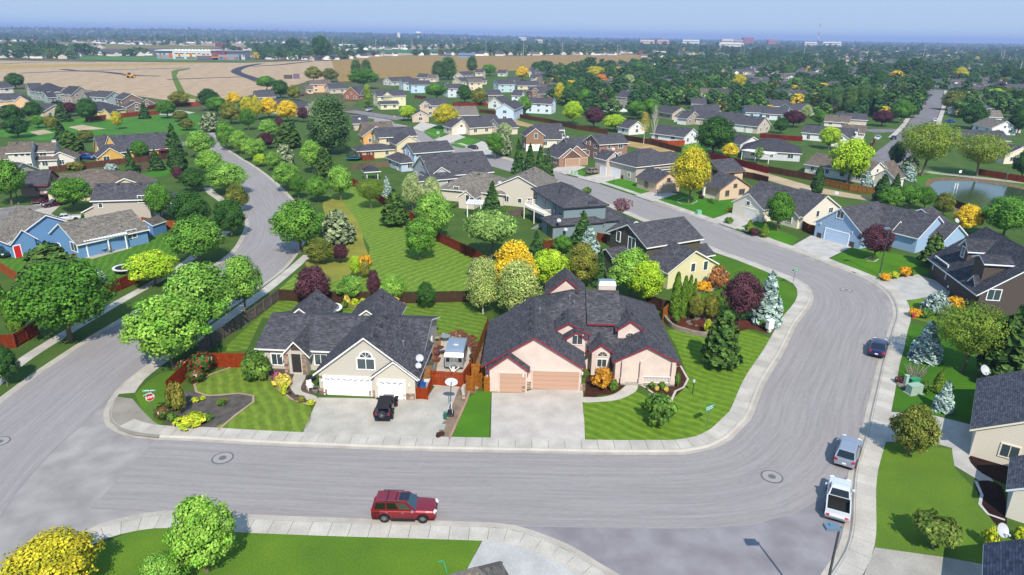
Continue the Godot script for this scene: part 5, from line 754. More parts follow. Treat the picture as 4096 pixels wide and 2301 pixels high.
const SHRUBS:=[
	["bush","green shrub right of the stop sign corner",-27.9,-66.5,3.6,3.5],
	["rose_bush","rose bush with red blooms right of the stop sign corner",-34.1,-65.7,1.8,2.2],
	["rose_bush","rose bush with red blooms right of the stop sign corner, left of the camper trailer",-36,-67.9,1.9,2.4],
	["olive_bush","olive toned shrub right of the stop sign corner",-36.2,-68.2,1.5,1.7],
	["rose_bush","rose bush with red blooms left of the grey stone entry house",-34.2,-67.8,2.8,2.9],
	["olive_bush","olive toned shrub right of the stop sign corner, left of the grey stone entry house",-33,-59.1,3.9,1.9],
	["rose_bush","rose bush with red blooms in front of the stop sign corner",-34,-58.1,1.6,1.7],
	["bush","green shrub in front of the stop sign corner",-33,-57.8,1,1.1],
	["olive_bush","olive toned shrub right of the stop sign corner, left of the red car",-29.5,-61.4,0.6,1.1],
	["bush","green shrub right of the stop sign corner, left of the grey stone entry house",-29.5,-60.9,0.7,0.9],
	["lime_bush","yellow green shrub right of the stop sign corner",-32.4,-61.5,0.6,0.9],
	["lime_bush","yellow green shrub right of the stop sign corner, left of the grey stone entry house",-31.8,-62,0.5,0.7],
	["bush","green shrub right of the stop sign corner, left of the red car",-29.5,-58,0.8,1.1],
	["lime_bush","yellow green shrub right of the stop sign corner, left of the red car",-30.9,-57.3,1,3.1],
	["bush","green shrub right of the stop sign corner, left of the camper trailer",-26.1,-61.4,0.4,0.2],
	["pink_flowers","pink flower clump left of the grey stone entry house",-25.5,-66.2,1.5,1.4],
	["pink_flowers","pink flower clump left of the grey stone entry house, right of the stop sign corner",-24.4,-66,1.2,1.2],
	["grass_tuft","ornamental grass tuft left of the grey stone entry house",-24.6,-65.3,1.2,1.5],
	["lime_bush","yellow green shrub in front of the grey stone entry house",-24.1,-64.2,1,0.8],
	["lime_bush","yellow green shrub in front of the grey stone entry house, left of the camper trailer",-23.8,-63.2,0.8,0.7],
	["olive_bush","olive toned shrub in front of the grey stone entry house",-21.5,-61.8,0.8,0.9],
	["lime_bush","yellow green shrub in front of the grey stone entry house, behind the red car",-20.4,-61.2,0.7,0.9],
	["grass_tuft","ornamental grass tuft right of the stop sign corner",-28.9,-68.9,0.9,0.8],
	["lime_bush","yellow green shrub behind the grey stone entry house",-20.8,-88.7,1.2,1.1],
	["lime_bush","yellow green shrub behind the grey stone entry house, in front of the striped park lawn",-21.9,-88.4,1.2,1.4],
	["bush","green shrub behind the grey stone entry house",-23.1,-87.6,1.2,1.1],
	["grass_tuft","ornamental grass tuft behind the grey stone entry house",-23,-88.4,1.5,0.8],
	["grass_tuft","ornamental grass tuft right of the grey stone entry house",-16.3,-88.6,1.3,1],
	["olive_bush","olive toned shrub behind the grey stone entry house",-19.5,-88.8,1.1,0.8],
	["amber_bush","big amber shrub in front of the pink stucco house",9.9,-65.8,2.6,2.6],
	["bush","green shrub in front of the pink stucco house",11.1,-65.1,1.4,1.1],
	["bush","green shrub in front of the pink stucco house, right of the camper trailer",15.4,-66,0.7,0.8],
	["bush","green shrub in front of the pink stucco house, left of the blue sedan",16.4,-65.6,1,0.9],
	["bush","green shrub left of the blue sedan",18.2,-66.3,1.8,0.7],
	["bush","green shrub right of the camper trailer",14.8,-65.5,0.4,0.4],
	["grass_tuft","ornamental grass tuft in front of the pink stucco house",15.8,-65.4,0.5,0.4],
	["grass_tuft","ornamental grass tuft in front of the pink stucco house, right of the camper trailer",16.8,-65.2,0.5,0.4],
	["bush","green shrub in front of the pink stucco house, left of the white pickup",14.6,-58.6,3.5,3.7],
	["copper_bush","copper leaved shrub in front of the olive two storey house",31.1,-97.2,4,3.5],
	["gold_bush","golden shrub in front of the olive two storey house",28.7,-96.1,1.8,2.9],
	["bush","green shrub right of the pink stucco house",22.2,-95.8,0.6,1.1],
	["bush","green shrub right of the pink stucco house, in front of the olive two storey house",22,-84,1.3,1.1],
	["bush","green shrub left of the blue sedan, left of the street bend",33.3,-83.4,1.4,1.8],
	["lime_bush","yellow green shrub right of the pink stucco house",25.3,-80.8,2.1,1],
	["gold_bush","golden shrub right of the street bend",63.4,-104.5,1.8,2.1],
	["gold_bush","golden shrub behind the street bend",59.2,-102.3,1.3,1.8],
	["bush","green shrub right of the street bend",64.8,-104.8,1.2,1.2],
	["lime_bush","yellow green shrub behind the street bend",61.2,-103.5,1.2,1.7],
	["blue_bush","blue mounded juniper right of the street bend",59.4,-89,3,3.4],
	["gold_bush","golden shrub right of the street bend, right of the blue sedan",55.6,-87.2,1.4,1.8],
	["gold_bush","golden shrub right of the street bend, in front of the dark brown dormer house",62.8,-90.1,2.1,2.8],
	["bush","green shrub right of the street bend, right of the blue sedan",57,-87,1.5,1.9],
	["plum_bush","purple leaved shrub in front of the blue sedan",43.3,-67.8,0.9,1.1],
	["bush","green shrub in front of the blue sedan",45,-65.7,1.5,1.3],
	["lime_bush","yellow green shrub right of the white pickup",36.3,-41.7,2,1.3],
	["lime_bush","yellow green shrub right of the white pickup, in front of the cream slate roof house",39.1,-42.5,1.3,1],
	["dark_cone","small dark conifer left of the cream slate roof house",51.2,-62.9,0.4,1.3],
	["bush","green shrub in front of the cream slate roof house",52.6,-61.6,0.4,2.1],
	["plum_bush","purple leaved shrub left of the beige porch house",47.9,-181.9,1.5,3.2],
	["plum_bush","purple leaved shrub in front of the grey stucco house",36.3,-193.6,0.4,1.8],
	["bush","green shrub in front of the grey stucco house",37.9,-194.7,0.4,1.8],
	["plum_bush","purple leaved shrub right of the beige porch house",59,-182.7,1.3,3.5],
	["plum_bush","purple leaved shrub in front of the beige porch house",44.5,-159,1,1.5],
	["bush","green shrub in front of the beige porch house",46,-155.8,0.9,2],
	["bush","green shrub in front of the beige porch house, left of the cream white house",46,-154.2,0.7,1.1],
	["gold_bush","golden shrub in front of the white chimney house",11.7,-213.6,1.1,1.7],
	["bush","green shrub left of the cream white house",44.4,-136.5,1.4,2],
	["gold_bush","golden shrub left of the cream white house",47.4,-146.8,0.9,1.2],
	["cone","small cone evergreen in front of the cream white house",46.3,-129.4,2.7,1.5],
	["cone","small cone evergreen left of the pale blue garage house",48.2,-126.4,2.8,1.5],
	["plum_bush","purple leaved shrub in front of the cream white house",46.8,-127.7,1.6,2.2],
	["bush","green shrub left of the cream white house, in front of the beige porch house",57.1,-151.6,0.4,1.8],
	["bush","green shrub in front of the pale blue garage house",68,-118.4,1.1,1.3],
	["bush","green shrub in front of the cream white house",62.1,-149.7,0.4,2.1],
	["bush","green shrub in front of the blue house",-74.1,-122.8,0.4,3.3],
	["bush","green shrub right of the blue house",-70.9,-121.8,0.4,1.8],
	["bush","green shrub right of the blue house, in front of the grey two storey house",-68.7,-120.3,1.1,2.5],
	["olive_bush","olive toned shrub left of the brown hip roofed house",-118.4,-183.2,2.4,5],
	["blue_bush","blue mounded juniper right of the brown hip roofed house",-109.1,-183.9,1.7,3.5],
	["bush","green shrub in front of the play park",-140.5,-237.4,1.6,4.5],
	["blue_spruce","small blue spruce in front of the blue house",-61.8,-96.2,2.3,2],
	["olive_bush","olive toned shrub in front of the blue house",-59.1,-90.8,3.3,1.9],
	["bush","green shrub in front of the grey two storey house",-76.6,-140.1,0.4,2.5],
	["plum_bush","purple leaved shrub in front of the grey two storey house",-78.7,-138.5,0.4,1.7],
	["bush","green shrub behind the blue house",-87,-134.7,1.2,1.5],
	["bush","green shrub right of the grey two storey house",-66.6,-128.1,0.8,1.9],
	["olive_bush","olive toned shrub in front of the teal two storey house",6.4,-117.9,1.9,2.1],
	["lime_bush","yellow green shrub left of the olive two storey house",18.8,-137.6,0.4,2.1],
	["olive_bush","olive toned shrub in front of the striped park lawn",-22.8,-100,3.3,1.8],
	["gold_bush","golden shrub left of the striped park lawn",-24.1,-106.2,1.9,2.5],
	["bush","green shrub behind the grey stone entry house, in front of the striped park lawn",-24.7,-96.3,1.9,1.8],
	["lime_bush","yellow green shrub left of the mottled roof beige house",-17.6,-155.2,1.9,1.8],
	["bush","green shrub in front of the mottled roof beige house",-13.2,-146.9,1.3,1.7],
	["bush","green shrub right of the teal two storey house",17.9,-163.3,1.6,2.6],
]
func make_plants():
	rng.seed=41
	for t in TREES:plant(t[0],TREE_NAME.get(t[0],"broadleaf_tree"),t[1],"tree",t[2],t[3],t[4],t[5],"neighbourhood trees")
	for s in SHRUBS:plant(s[0],"shrub",s[1],"shrub",s[2],s[3],s[4],s[5],"garden shrubs")
	plant("driftwood","driftwood","bleached driftwood stump behind the green utility boxes","driftwood",45.3,-68.42,1.7,2.0)
func make_vehicles():
	var suv:=car("dark red three row car parked by the near kerb","car",-8.24,-44.61,-0.007,q_("7a0a1c"),{"L":5.1,"W":1.92,"H":1.8,"belt":1.12,"hood":1.1,"ws":0.40,"rf":0.10,"rr":-0.86,"rb":-0.965,"wf":0.6,"wr":-0.58,"windows":3,"wheel":0.39,"spokes":10,"mirror":q_("c8ccd0")})
	var g:=geo()
	g.box(v3(0.02,1.815,0),v3(0.78,0.02,0.86),q_("0c1420"))
	pt("sunroof",g,"glass",suv)
	g=geo()
	for sd in [-1.0,1.0]:g.bar(v3(-1.75,1.86,sd*0.66),v3(-0.1,1.86,sd*0.66),0.05,0.06,q_("8a9098"))
	for xx in [-1.3,-0.6]:g.bar(v3(xx,1.88,-0.66),v3(xx,1.88,0.66),0.05,0.04,q_("50545a"))
	pt("roof_rack",g,"chrome",suv)
	g=geo()
	for sd in [-1.0,1.0]:g.box(v3(0.0,0.36,sd*1.0),v3(1.9,0.07,0.22),q_("16171a"))
	pt("running_board",g,"matte",suv)
	g=geo()
	for sd in [-1.0,1.0]:g.box(v3(0.0,0.46,sd*0.965),v3(1.9,0.04,0.03),q_("c8ccd0"))
	pt("sill_trim",g,"chrome",suv)
	g=geo()
	g.box(v3(2.4,0.42,0),v3(0.24,0.07,1.5),q_("c8ccd0"))
	pt("bumper_trim",g,"chrome",suv)
	make_jeep("open topped navy off road car with spare wheel on the driveway",-12.47,-59.98,1.563)
	var bed_things:=Vector3.ZERO
	make_pickup("white pickup with open black bed parked by the kerb",27.09,-46.72,1.114,q_("d4d8de"),{"L":5.2,"W":1.85,"H":1.75,"belt":1.08,"hood":1.05,"ws":0.42,"rf":0.2,"rr":-0.12,"rb":-0.22,"wf":0.62,"wr":-0.58,"wheel":0.37})
	car("silver hatchback car parked ahead of the white pickup","car",30.97,-53.53,1.005,q_("8a94a4"),{"L":4.68,"W":1.87,"H":1.64,"belt":1.02,"hood":1.0,"ws":0.42,"rf":0.1,"rr":-0.72,"rb":-0.95,"wf":0.6,"wr":-0.58,"windows":2,"wheel":0.37})
	car("navy blue sedan parked at the shaded kerb","car",45.09,-76.26,1.018,q_("10164a"),{"L":4.8,"W":1.82,"H":1.46,"belt":0.95,"hood":0.9,"tail":1.0,"ws":0.36,"rf":0.06,"rr":-0.42,"rb":-0.74,"wf":0.6,"wr":-0.58,"windows":2,"wheel":0.33})
	car("bronze grey family car on the drive of the grey stucco house","car",22.28,-188.63,0.711,q_("867c70"),{"L":4.68,"W":1.87,"H":1.64,"belt":1.02,"hood":1.0,"ws":0.42,"rf":0.1,"rr":-0.72,"rb":-0.95,"wf":0.6,"wr":-0.58,"windows":2,"wheel":0.37,"y":0.16})
	car("black sedan parked on the upper street","car",-13.72,-229.5,2.153,q_("14161c"),{"L":4.8,"W":1.82,"H":1.46,"belt":0.95,"hood":0.9,"tail":1.0,"ws":0.36,"rf":0.06,"rr":-0.42,"rb":-0.74,"wf":0.6,"wr":-0.58,"windows":2,"wheel":0.33})
	car("silver sedan on the drive of the pale yellow house","car",-70.88,-341.51,-1.864,q_("b8bcc4"),{"L":4.8,"W":1.82,"H":1.46,"belt":0.95,"hood":0.9,"tail":1.0,"ws":0.36,"rf":0.06,"rr":-0.42,"rb":-0.74,"wf":0.6,"wr":-0.58,"windows":2,"wheel":0.33,"y":0.16})
	make_pickup("maroon pickup beside the brick house",-103,-146.81,1.398,q_("4a0c16"),{"L":5.2,"W":1.85,"H":1.75,"belt":1.08,"hood":1.05,"ws":0.42,"rf":0.2,"rr":-0.12,"rb":-0.22,"wf":0.62,"wr":-0.58,"wheel":0.37,"y":0.16})
	car("small maroon car next to the maroon pickup","car",-98.64,-143.35,-2.188,q_("4e0f22"),{"L":4.8,"W":1.82,"H":1.46,"belt":0.95,"hood":0.9,"tail":1.0,"ws":0.36,"rf":0.06,"rr":-0.42,"rb":-0.74,"wf":0.6,"wr":-0.58,"windows":2,"wheel":0.33,"y":0.16})
	car("white sedan behind the blue house","car",-88.92,-131.99,0.566,q_("dcdee0"),{"L":4.8,"W":1.82,"H":1.46,"belt":0.95,"hood":0.9,"tail":1.0,"ws":0.36,"rf":0.06,"rr":-0.42,"rb":-0.74,"wf":0.6,"wr":-0.58,"windows":2,"wheel":0.33})
	car("dark green car cut by the left edge by the red door","car",-85.65,-108.79,-0.584,q_("1c3a30"),{"L":4.8,"W":1.82,"H":1.46,"belt":0.95,"hood":0.9,"tail":1.0,"ws":0.36,"rf":0.06,"rr":-0.42,"rb":-0.74,"wf":0.6,"wr":-0.58,"windows":2,"wheel":0.33,"y":0.16})
	car("bright blue hatchback by the long yellow house","car",-124.73,-199.92,-0.279,q_("1e4aa0"),{"L":4.68,"W":1.87,"H":1.64,"belt":1.02,"hood":1.0,"ws":0.42,"rf":0.1,"rr":-0.72,"rb":-0.95,"wf":0.6,"wr":-0.58,"windows":2,"wheel":0.37,"y":0.16})
	car("dark blue car in front of the dark red fence","car",146.61,-267.81,1.11,q_("141c34"),{"L":4.8,"W":1.82,"H":1.46,"belt":0.95,"hood":0.9,"tail":1.0,"ws":0.36,"rf":0.06,"rr":-0.42,"rb":-0.74,"wf":0.6,"wr":-0.58,"windows":2,"wheel":0.33})
	car("white car far up the cross street","car",198.85,-330.62,1.011,q_("e0e2e4"),{"L":4.68,"W":1.87,"H":1.64,"belt":1.02,"hood":1.0,"ws":0.42,"rf":0.1,"rr":-0.72,"rb":-0.95,"wf":0.6,"wr":-0.58,"windows":2,"wheel":0.37})
	car("dark red car on the cross street","car",207.71,-362.21,1.032,q_("5a1020"),{"L":4.8,"W":1.82,"H":1.46,"belt":0.95,"hood":0.9,"tail":1.0,"ws":0.36,"rf":0.06,"rr":-0.42,"rb":-0.74,"wf":0.6,"wr":-0.58,"windows":2,"wheel":0.33})
	car("red car farther up the cross street","car",244.51,-420.61,1.032,q_("701420"),{"L":4.8,"W":1.82,"H":1.46,"belt":0.95,"hood":0.9,"tail":1.0,"ws":0.36,"rf":0.06,"rr":-0.42,"rb":-0.74,"wf":0.6,"wr":-0.58,"windows":2,"wheel":0.33})
	car("dark car at the top of the cross street","car",285.74,-487.21,1.295,q_("2a2024"),{"L":4.8,"W":1.82,"H":1.46,"belt":0.95,"hood":0.9,"tail":1.0,"ws":0.36,"rf":0.06,"rr":-0.42,"rb":-0.74,"wf":0.6,"wr":-0.58,"windows":2,"wheel":0.33})
	make_pickup("bright blue pickup by the cross street",203.34,-326.41,0.352,q_("1c5aa8"),{"L":5.2,"W":1.85,"H":1.75,"belt":1.08,"hood":1.05,"ws":0.42,"rf":0.2,"rr":-0.12,"rb":-0.22,"wf":0.62,"wr":-0.58,"wheel":0.37})
	make_pickup("white pickup on the drive behind the plum trees",139.57,-266.13,-2.193,q_("dcdee2"),{"L":5.2,"W":1.85,"H":1.75,"belt":1.08,"hood":1.05,"ws":0.42,"rf":0.2,"rr":-0.12,"rb":-0.22,"wf":0.62,"wr":-0.58,"wheel":0.37})
	car("white car in a far drive","car",125.75,-416.91,-2.99,q_("e0e2e4"),{"L":4.68,"W":1.87,"H":1.64,"belt":1.02,"hood":1.0,"ws":0.42,"rf":0.1,"rr":-0.72,"rb":-0.95,"wf":0.6,"wr":-0.58,"windows":2,"wheel":0.37})
	car("dark car beside the white car in a far drive","car",123.49,-415.14,-2.479,q_("1e2a3c"),{"L":4.8,"W":1.82,"H":1.46,"belt":0.95,"hood":0.9,"tail":1.0,"ws":0.36,"rf":0.06,"rr":-0.42,"rb":-0.74,"wf":0.6,"wr":-0.58,"windows":2,"wheel":0.33})
	car("red car by the peach two storey house","car",-127.39,-436.49,-1.819,q_("b01428"),{"L":4.8,"W":1.82,"H":1.46,"belt":0.95,"hood":0.9,"tail":1.0,"ws":0.36,"rf":0.06,"rr":-0.42,"rb":-0.74,"wf":0.6,"wr":-0.58,"windows":2,"wheel":0.33})
	car("dark red car beside the red car near the peach house","car",-127.59,-422.32,-1.729,q_("7a1020"),{"L":4.8,"W":1.82,"H":1.46,"belt":0.95,"hood":0.9,"tail":1.0,"ws":0.36,"rf":0.06,"rr":-0.42,"rb":-0.74,"wf":0.6,"wr":-0.58,"windows":2,"wheel":0.33})
	make_pickup("black truck in front of the mauve tan house",-232.39,-356.82,0.146,q_("161a24"),{"L":5.2,"W":1.85,"H":1.75,"belt":1.08,"hood":1.05,"ws":0.42,"rf":0.2,"rr":-0.12,"rb":-0.22,"wf":0.62,"wr":-0.58,"wheel":0.37})
	car("dark car near the peach house at the left edge","car",-220.93,-299.84,-0.443,q_("20222a"),{"L":4.8,"W":1.82,"H":1.46,"belt":0.95,"hood":0.9,"tail":1.0,"ws":0.36,"rf":0.06,"rr":-0.42,"rb":-0.74,"wf":0.6,"wr":-0.58,"windows":2,"wheel":0.33})
	car("white car far on the highway","car",602.87,-865.8,0.941,q_("e0e2e4"),{"L":4.68,"W":1.87,"H":1.64,"belt":1.02,"hood":1.0,"ws":0.42,"rf":0.1,"rr":-0.72,"rb":-0.95,"wf":0.6,"wr":-0.58,"windows":2,"wheel":0.37})
	make_camper("aluminium travel trailer with dark windows behind the orange gate",-6.31,-71.39,-1.62)
func make_far():
	rng.seed=51
	var kinds:=[]
	var wc:=["d8d2c6","c8beb0","e6e4de","b0aca6","c4b8a8","d4ccc0"]
	var rc:=["42434a","3a3c44","4c4a4c","5c5652","44464c","3c3e46"]
	for i in 6:
		var two:=i % 2==1
		var hw:=4.6 if two else 2.8
		kinds.append(house("distant_house","small house",0,0,0,q_(wc[i]),"stucco",q_(rc[i]),q_("e4e4e0"),[[0,0,0,15,10,0,hw,hw+2.8,"g",0.4],[3.5,4.0,1,9,7,0,hw*0.9,hw+2.2,"g",0.4]],[["w",-4,1.6,5.02,0,1.6,1.3],["G",3.5,0,8.52,0,4.4,2.1]],[]))
	var first:=[true,true,true,true,true,true]
	for f in FAR_HOUSES:
		for r in f[1]:
			var k:Node3D=kinds[r[3]]
			if first[r[3]]:
				first[r[3]]=false
				k.position=v3(r[0],0.0,r[1])
				k.rotation.y=r[2]
				k.set_meta("label",f[0])
				k.set_meta("group",f[0])
			else:
				house_copy(k,f[0],r[0],r[1],r[2])
				get_child(get_child_count()-1).set_meta("group",f[0])
	var crowns:={"dark":leafy(9,9,0.2,26,14,1.25,q_("1f4020"),q_("3d6030"),"egg"),"maple":leafy(9,9,0.2,26,14,1.25,q_("2c4f22"),q_("557a3a"),"egg"),"olive":leafy(8,8,0.2,24,14,1.2,q_("4a5a28"),q_("7c7c40"),"egg"),"plum":leafy(7,6,0.2,20,14,1.1,q_("2e1c26"),q_("50303c"),"egg"),"poplar":leafy(15,8,0.2,34,14,1.2,q_("22402a"),q_("426038"),"pole"),"yellow":leafy(8,7,0.2,24,14,1.1,q_("a09024"),q_("cdb640"),"egg")}
	var lists:={"dark":[],"maple":[],"olive":[],"plum":[],"poplar":[],"yellow":[]}
	for t in MORE_TREES:
		var kk:String=t[0]
		var m:="maple"
		if kk in ["dark","spruce","pine","dark_cone","grey_pine"]:m="dark"
		elif kk in lists:m=kk
		elif kk in ["gold","lime"]:m="olive"
		var q:float=t[3]/(15.0 if m=="poplar" else 9.0)
		lists[m].append(Transform3D(Basis.from_scale(v3(t[4]/8.5,q,t[4]/8.5)),v3(t[1],0.0,t[2])))
	var bare:Array=BARE
	var roofs:=[]
	var tries:=0
	while tries<52000:
		tries+=1
		var d:=330.0*pow(9000.0/330.0,pow(rng.randf(),0.62))
		var a:=rr(-0.72,0.72)
		var p:=v2(d*tan(a),-d)
		var ok:=true
		for b in bare:
			if Geometry2D.is_point_in_polygon(p,b):ok=false
		if not ok:continue
		if d<900.0 and p.x<20.0:continue
		if d<780.0:
			var clash:=false
			for h in HOUSES:
				if absf(h[1]-p.x)<11.0 and absf(h[2]-p.y)<11.0:clash=true
			if clash:continue
		var clump:=sin(p.x*0.011+1.7)*sin(p.y*0.007)+0.5*sin(p.x*0.031)*cos(p.y*0.023)
		if rng.randf()<0.30+0.1*clump and d>480.0:
			roofs.append(Transform3D(Basis(Vector3.UP,(rng.randi() % 4)*0.8+rng.randf()*0.3),v3(p.x,0,p.y)))
			continue
		if clump<rr(-1.1,0.35):continue
		var r:=rng.randf()
		var m:="dark" if r<0.5 else ("maple" if r<0.78 else ("olive" if r<0.88 else ("poplar" if r<0.94 else ("plum" if r<0.97 else "yellow"))))
		var s:=rr(0.6,1.25)*(1.0+minf(d,6000.0)/9000.0)
		lists[m].append(Transform3D(Basis.from_scale(v3(s*rr(0.9,1.5),s,s*rr(0.9,1.5))),v3(p.x,-0.2+hill(p),p.y)))
	var o:=Node3D.new()
	o.name="distant_trees"
	o.set_meta("kind","stuff")
	o.set_meta("label","countless trees covering the hazy plain")
	add_child(o)
	for m in lists:
		multi("crowns_"+m,crowns[m],"leaf",lists[m],o)
	var ho:=Node3D.new()
	ho.name="distant_roofs"
	ho.set_meta("kind","stuff")
	ho.set_meta("label","countless far house roofs among the trees of the plain")
	add_child(ho)
	for k in 3:
		var g:=geo()
		var col:=q_(["d6d0c4","b8b0a4","e8e6e2"][k])
		var rf:=q_(["45464c","5a5450","3e4048"][k])
		g.box(v3(0,1.5,0),v3(15,3,10),col)
		for s in [-1.0,1.0]:
			g.quad(v3(-7.8*s,2.8,5.4*s),v3(7.8*s,2.8,5.4*s),v3(7.8*s,5.8,0),v3(-7.8*s,5.8,0),rf)
			g.tri(v3(7.5*s,3,5*s),v3(7.5*s,3,-5*s),v3(7.5*s,5.5,0),col)
		var sub:=[]
		for i in range(k,roofs.size(),3):sub.append(roofs[i])
		multi("roofs_of_houses",g.mesh(),"matte",sub,ho)
	var hg:=geo()
	for i in 44:
		for j in 10:
			var q:=[]
			for e in [v2(0,0),v2(1,0),v2(1,1),v2(0,1)]:
				var xx:float=-9000.0+(i+e.x)*190.0
				var zz:float=-3600.0-(j+e.y)*400.0
				q.append(v3(xx,hill(v2(xx,zz))-0.5,zz))
			hg.quad(q[0],q[1],q[2],q[3],q_("6c7450"))
	structure("hills",hg,"field").set_meta("label","low rise with trees and houses at the far upper left")
	make_landmarks()
func hill(p:Vector2)->float:
	return 34.0*smoothstep(3600.0,5600.0,-p.y)*smoothstep(1200.0,-2200.0,p.x+(-p.y-5000.0)*0.1)*(0.75+0.25*sin(p.x*0.0021)*sin(p.x*0.0047+1.0))
func multi(called:String,m:Mesh,mat:String,at:Array,o:Node3D):
	if at.is_empty():return
	var mm:=MultiMesh.new()
	mm.transform_format=MultiMesh.TRANSFORM_3D
	mm.mesh=m
	mm.instance_count=at.size()
	for i in at.size():mm.set_instance_transform(i,at[i])
	var n:=MultiMeshInstance3D.new()
	n.name=called
	n.multimesh=mm
	n.material_override=M[mat]
	n.set_meta("kind","stuff")
	o.add_child(n,true)
var BARE:=[pv([-694,-727,-685,-825,-464,-840,-322,-861,-280,-944,-260,-1014,-151,-602,-160,-547,-155,-464,-162,-360,-221,-409,-299,-465,-450,-557,-481,-500]),pv([-249,-971,-220,-1185,-137,-1272,-4,-1287,80,-1407,209,-1443,270,-1213,124,-851,45,-790,-2,-726,-55,-570,-113,-605,-136,-548]),pv([-623,-702,-523,-726,-440,-796,-385,-851,-354,-850,-377,-785,-449,-704,-473,-656,-541,-607]),pv([-381,-1502,-270,-1657,-128,-1877,-97,-1430,-158,-1340,-317,-1452]),pv([-353,-1380,-313,-1436,-159,-1339,-131,-1354,-199,-1218,-298,-1170]),pv([-1297,-1475,-1420,-1992,-1253,-2006,-971,-1809,-651,-1749,-544,-1472,-609,-1204,-686,-1187,-968,-1507,-1035,-1450,-1034,-1173]),pv([-607,-1001,-514,-1026,-401,-911,-339,-935,-326,-898,-469,-877,-544,-896]),pv([-1130,-2063,-827,-2226,-676,-2296,-557,-1890,-655,-1774,-997,-1857]),pv([362,-1580,454,-1450,394,-1224,280,-1257]),pv([669,-1669,679,-1553,748,-1478,627,-1316,578,-1338,569,-1426]),pv([218,-1506,349,-1573,325,-1444,193,-1331]),pv([566,-1253,583,-1222,496,-1051,449,-997]),pv([-333,-2049,-151,-2364,-125,-1963,-276,-1698]),pv([-435,-857,-654,-1295,-502,-1389,-326,-898]),pv([-350,-415,-685,-825,-282,-988,-151,-526,-149,-322]),pv([165.2,-287.2,299,-532,332,-537,184.9,-295.5])]
func make_landmarks():
	var L:=111.6
	var H:=10.4
	var o:=thing("school","new grey school with orange, cream and red panels beyond the cleared land","school",v3(-468.91,0.0,-940.37),0.131)
	var u:=L/890.0
	var sp:=func(called:String,x0:float,x1:float,y0:float,y1:float,z:float,dep:float,col:String,mat:String):
		var g:=geo()
		g.box(v3((x0+x1)*0.5*u,(y0+y1)*0.5*H,z-dep*0.5),v3((x1-x0)*u,(y1-y0)*H,dep),q_(col))
		pt(called,g,mat,o)
	sp.call("wall",0,165,0,1.0,0.0,30.0,"b8bcc2","stucco")
	sp.call("wall",165,560,0,0.97,3.0,34.0,"c6c8ca","stucco")
	sp.call("wall",560,700,0,0.98,5.0,30.0,"9a2c3c","stucco")
	sp.call("wall",700,885,0,0.98,2.0,30.0,"c8c8cc","stucco")
	sp.call("wall",640,850,0,0.6,14.0,12.0,"8e949e","stucco")
	sp.call("wall",2,163,0,0.5,0.3,0.3,"8c92a0","stucco")
	sp.call("wall",400,556,0,0.45,3.4,0.4,"6f6670","stucco")
	sp.call("roof",-4,560,1.0,1.06,3.2,35.0,"d8dade","matte")
	sp.call("roof",550,890,1.0,1.07,6.0,34.0,"74787e","matte")
	sp.call("canopy",565,650,0.26,0.31,10.0,5.0,"d8b838","matte")
	for e in [[120,150,0.15,0.72,"b4562c"],[190,222,0.42,0.58,"d8c690"],[222,242,0.2,0.72,"b4562c"],[242,275,0.42,0.58,"d8c690"],[300,335,0.35,0.6,"d8c690"],[335,358,0.2,0.72,"b4562c"],[358,395,0.35,0.6,"d8c690"],[415,445,0.35,0.6,"d8c690"],[30,44,0.12,0.42,"b4562c"],[505,530,0.55,0.72,"b4562c"],[690,735,0.1,0.32,"b4562c"],[800,815,0.1,0.36,"b4562c"]]:
		sp.call("wall_panel",e[0],e[1],e[2],e[3],14.3 if e[0]>640 and e[0]<850 else (3.3 if e[0]>165 else 0.4),0.5,e[4],"trim")
	for e in [[28,46,0.5,0.72],[62,85,0.55,0.72],[190,222,0.6,0.74],[242,275,0.6,0.74],[300,335,0.62,0.74],[358,395,0.62,0.74],[415,445,0.62,0.74],[460,490,0.55,0.7],[190,275,0.08,0.26],[300,395,0.08,0.26],[570,592,0.45,0.85],[600,612,0.5,0.85],[630,650,0.72,0.85],[665,690,0.72,0.85],[655,685,0.1,0.35],[820,840,0.1,0.36],[865,880,0.4,0.6]]:
		sp.call("window",e[0],e[1],e[2],e[3],14.3 if e[0]>640 and e[0]<850 and e[3]<0.6 else (5.3 if e[0]>560 and e[0]<700 else (3.35 if e[0]>165 and e[0]<560 else (2.3 if e[0]>700 else 0.45))),0.5,"3f6a72","glass")
	for i in 11:sp.call("skylight",175+i*33,190+i*33,1.06,1.16,-6.0,5.0,"e6e8ea","matte")
	power_pole("tall slim power pole, first from the left of the line over the crop field",-584.71,-1658.75,23.6)
	power_pole("tall slim power pole, second from the left of the line over the crop field",-538.95,-1694.1,23.0)
	power_pole("tall slim power pole, third from the left of the line over the crop field",-459.83,-1630.86,23.2)
	power_pole("tall slim power pole, fourth from the left of the line over the crop field",-347.26,-1453.81,23.6)
	power_pole("tall slim power pole, fifth from the left of the line over the crop field",-280.11,-1451.03,24.1)
	power_pole("tall slim power pole, sixth from the left of the line over the crop field",-202.39,-1414.23,25.3)
	power_pole("tall slim power pole, seventh from the left of the line over the crop field",-122.99,-1419.42,24.9)
	power_pole("tall slim power pole, eighth from the left of the line over the crop field",-54.83,-1347.57,24.8)
	power_pole("tall slim power pole, first from the left of the line behind the neighbourhood",14.04,-1228.79,25.1)
	power_pole("tall slim power pole, second from the left of the line behind the neighbourhood",81.9,-1259.29,24.6)
	power_pole("tall slim power pole, third from the left of the line behind the neighbourhood",182.87,-1293.17,21.4)
	power_pole("tall slim power pole, fourth from the left of the line behind the neighbourhood",451.15,-1425.25,18.6)
	power_pole("tall slim power pole, first from the left of the line toward the highway",482.94,-1208.35,21.8)
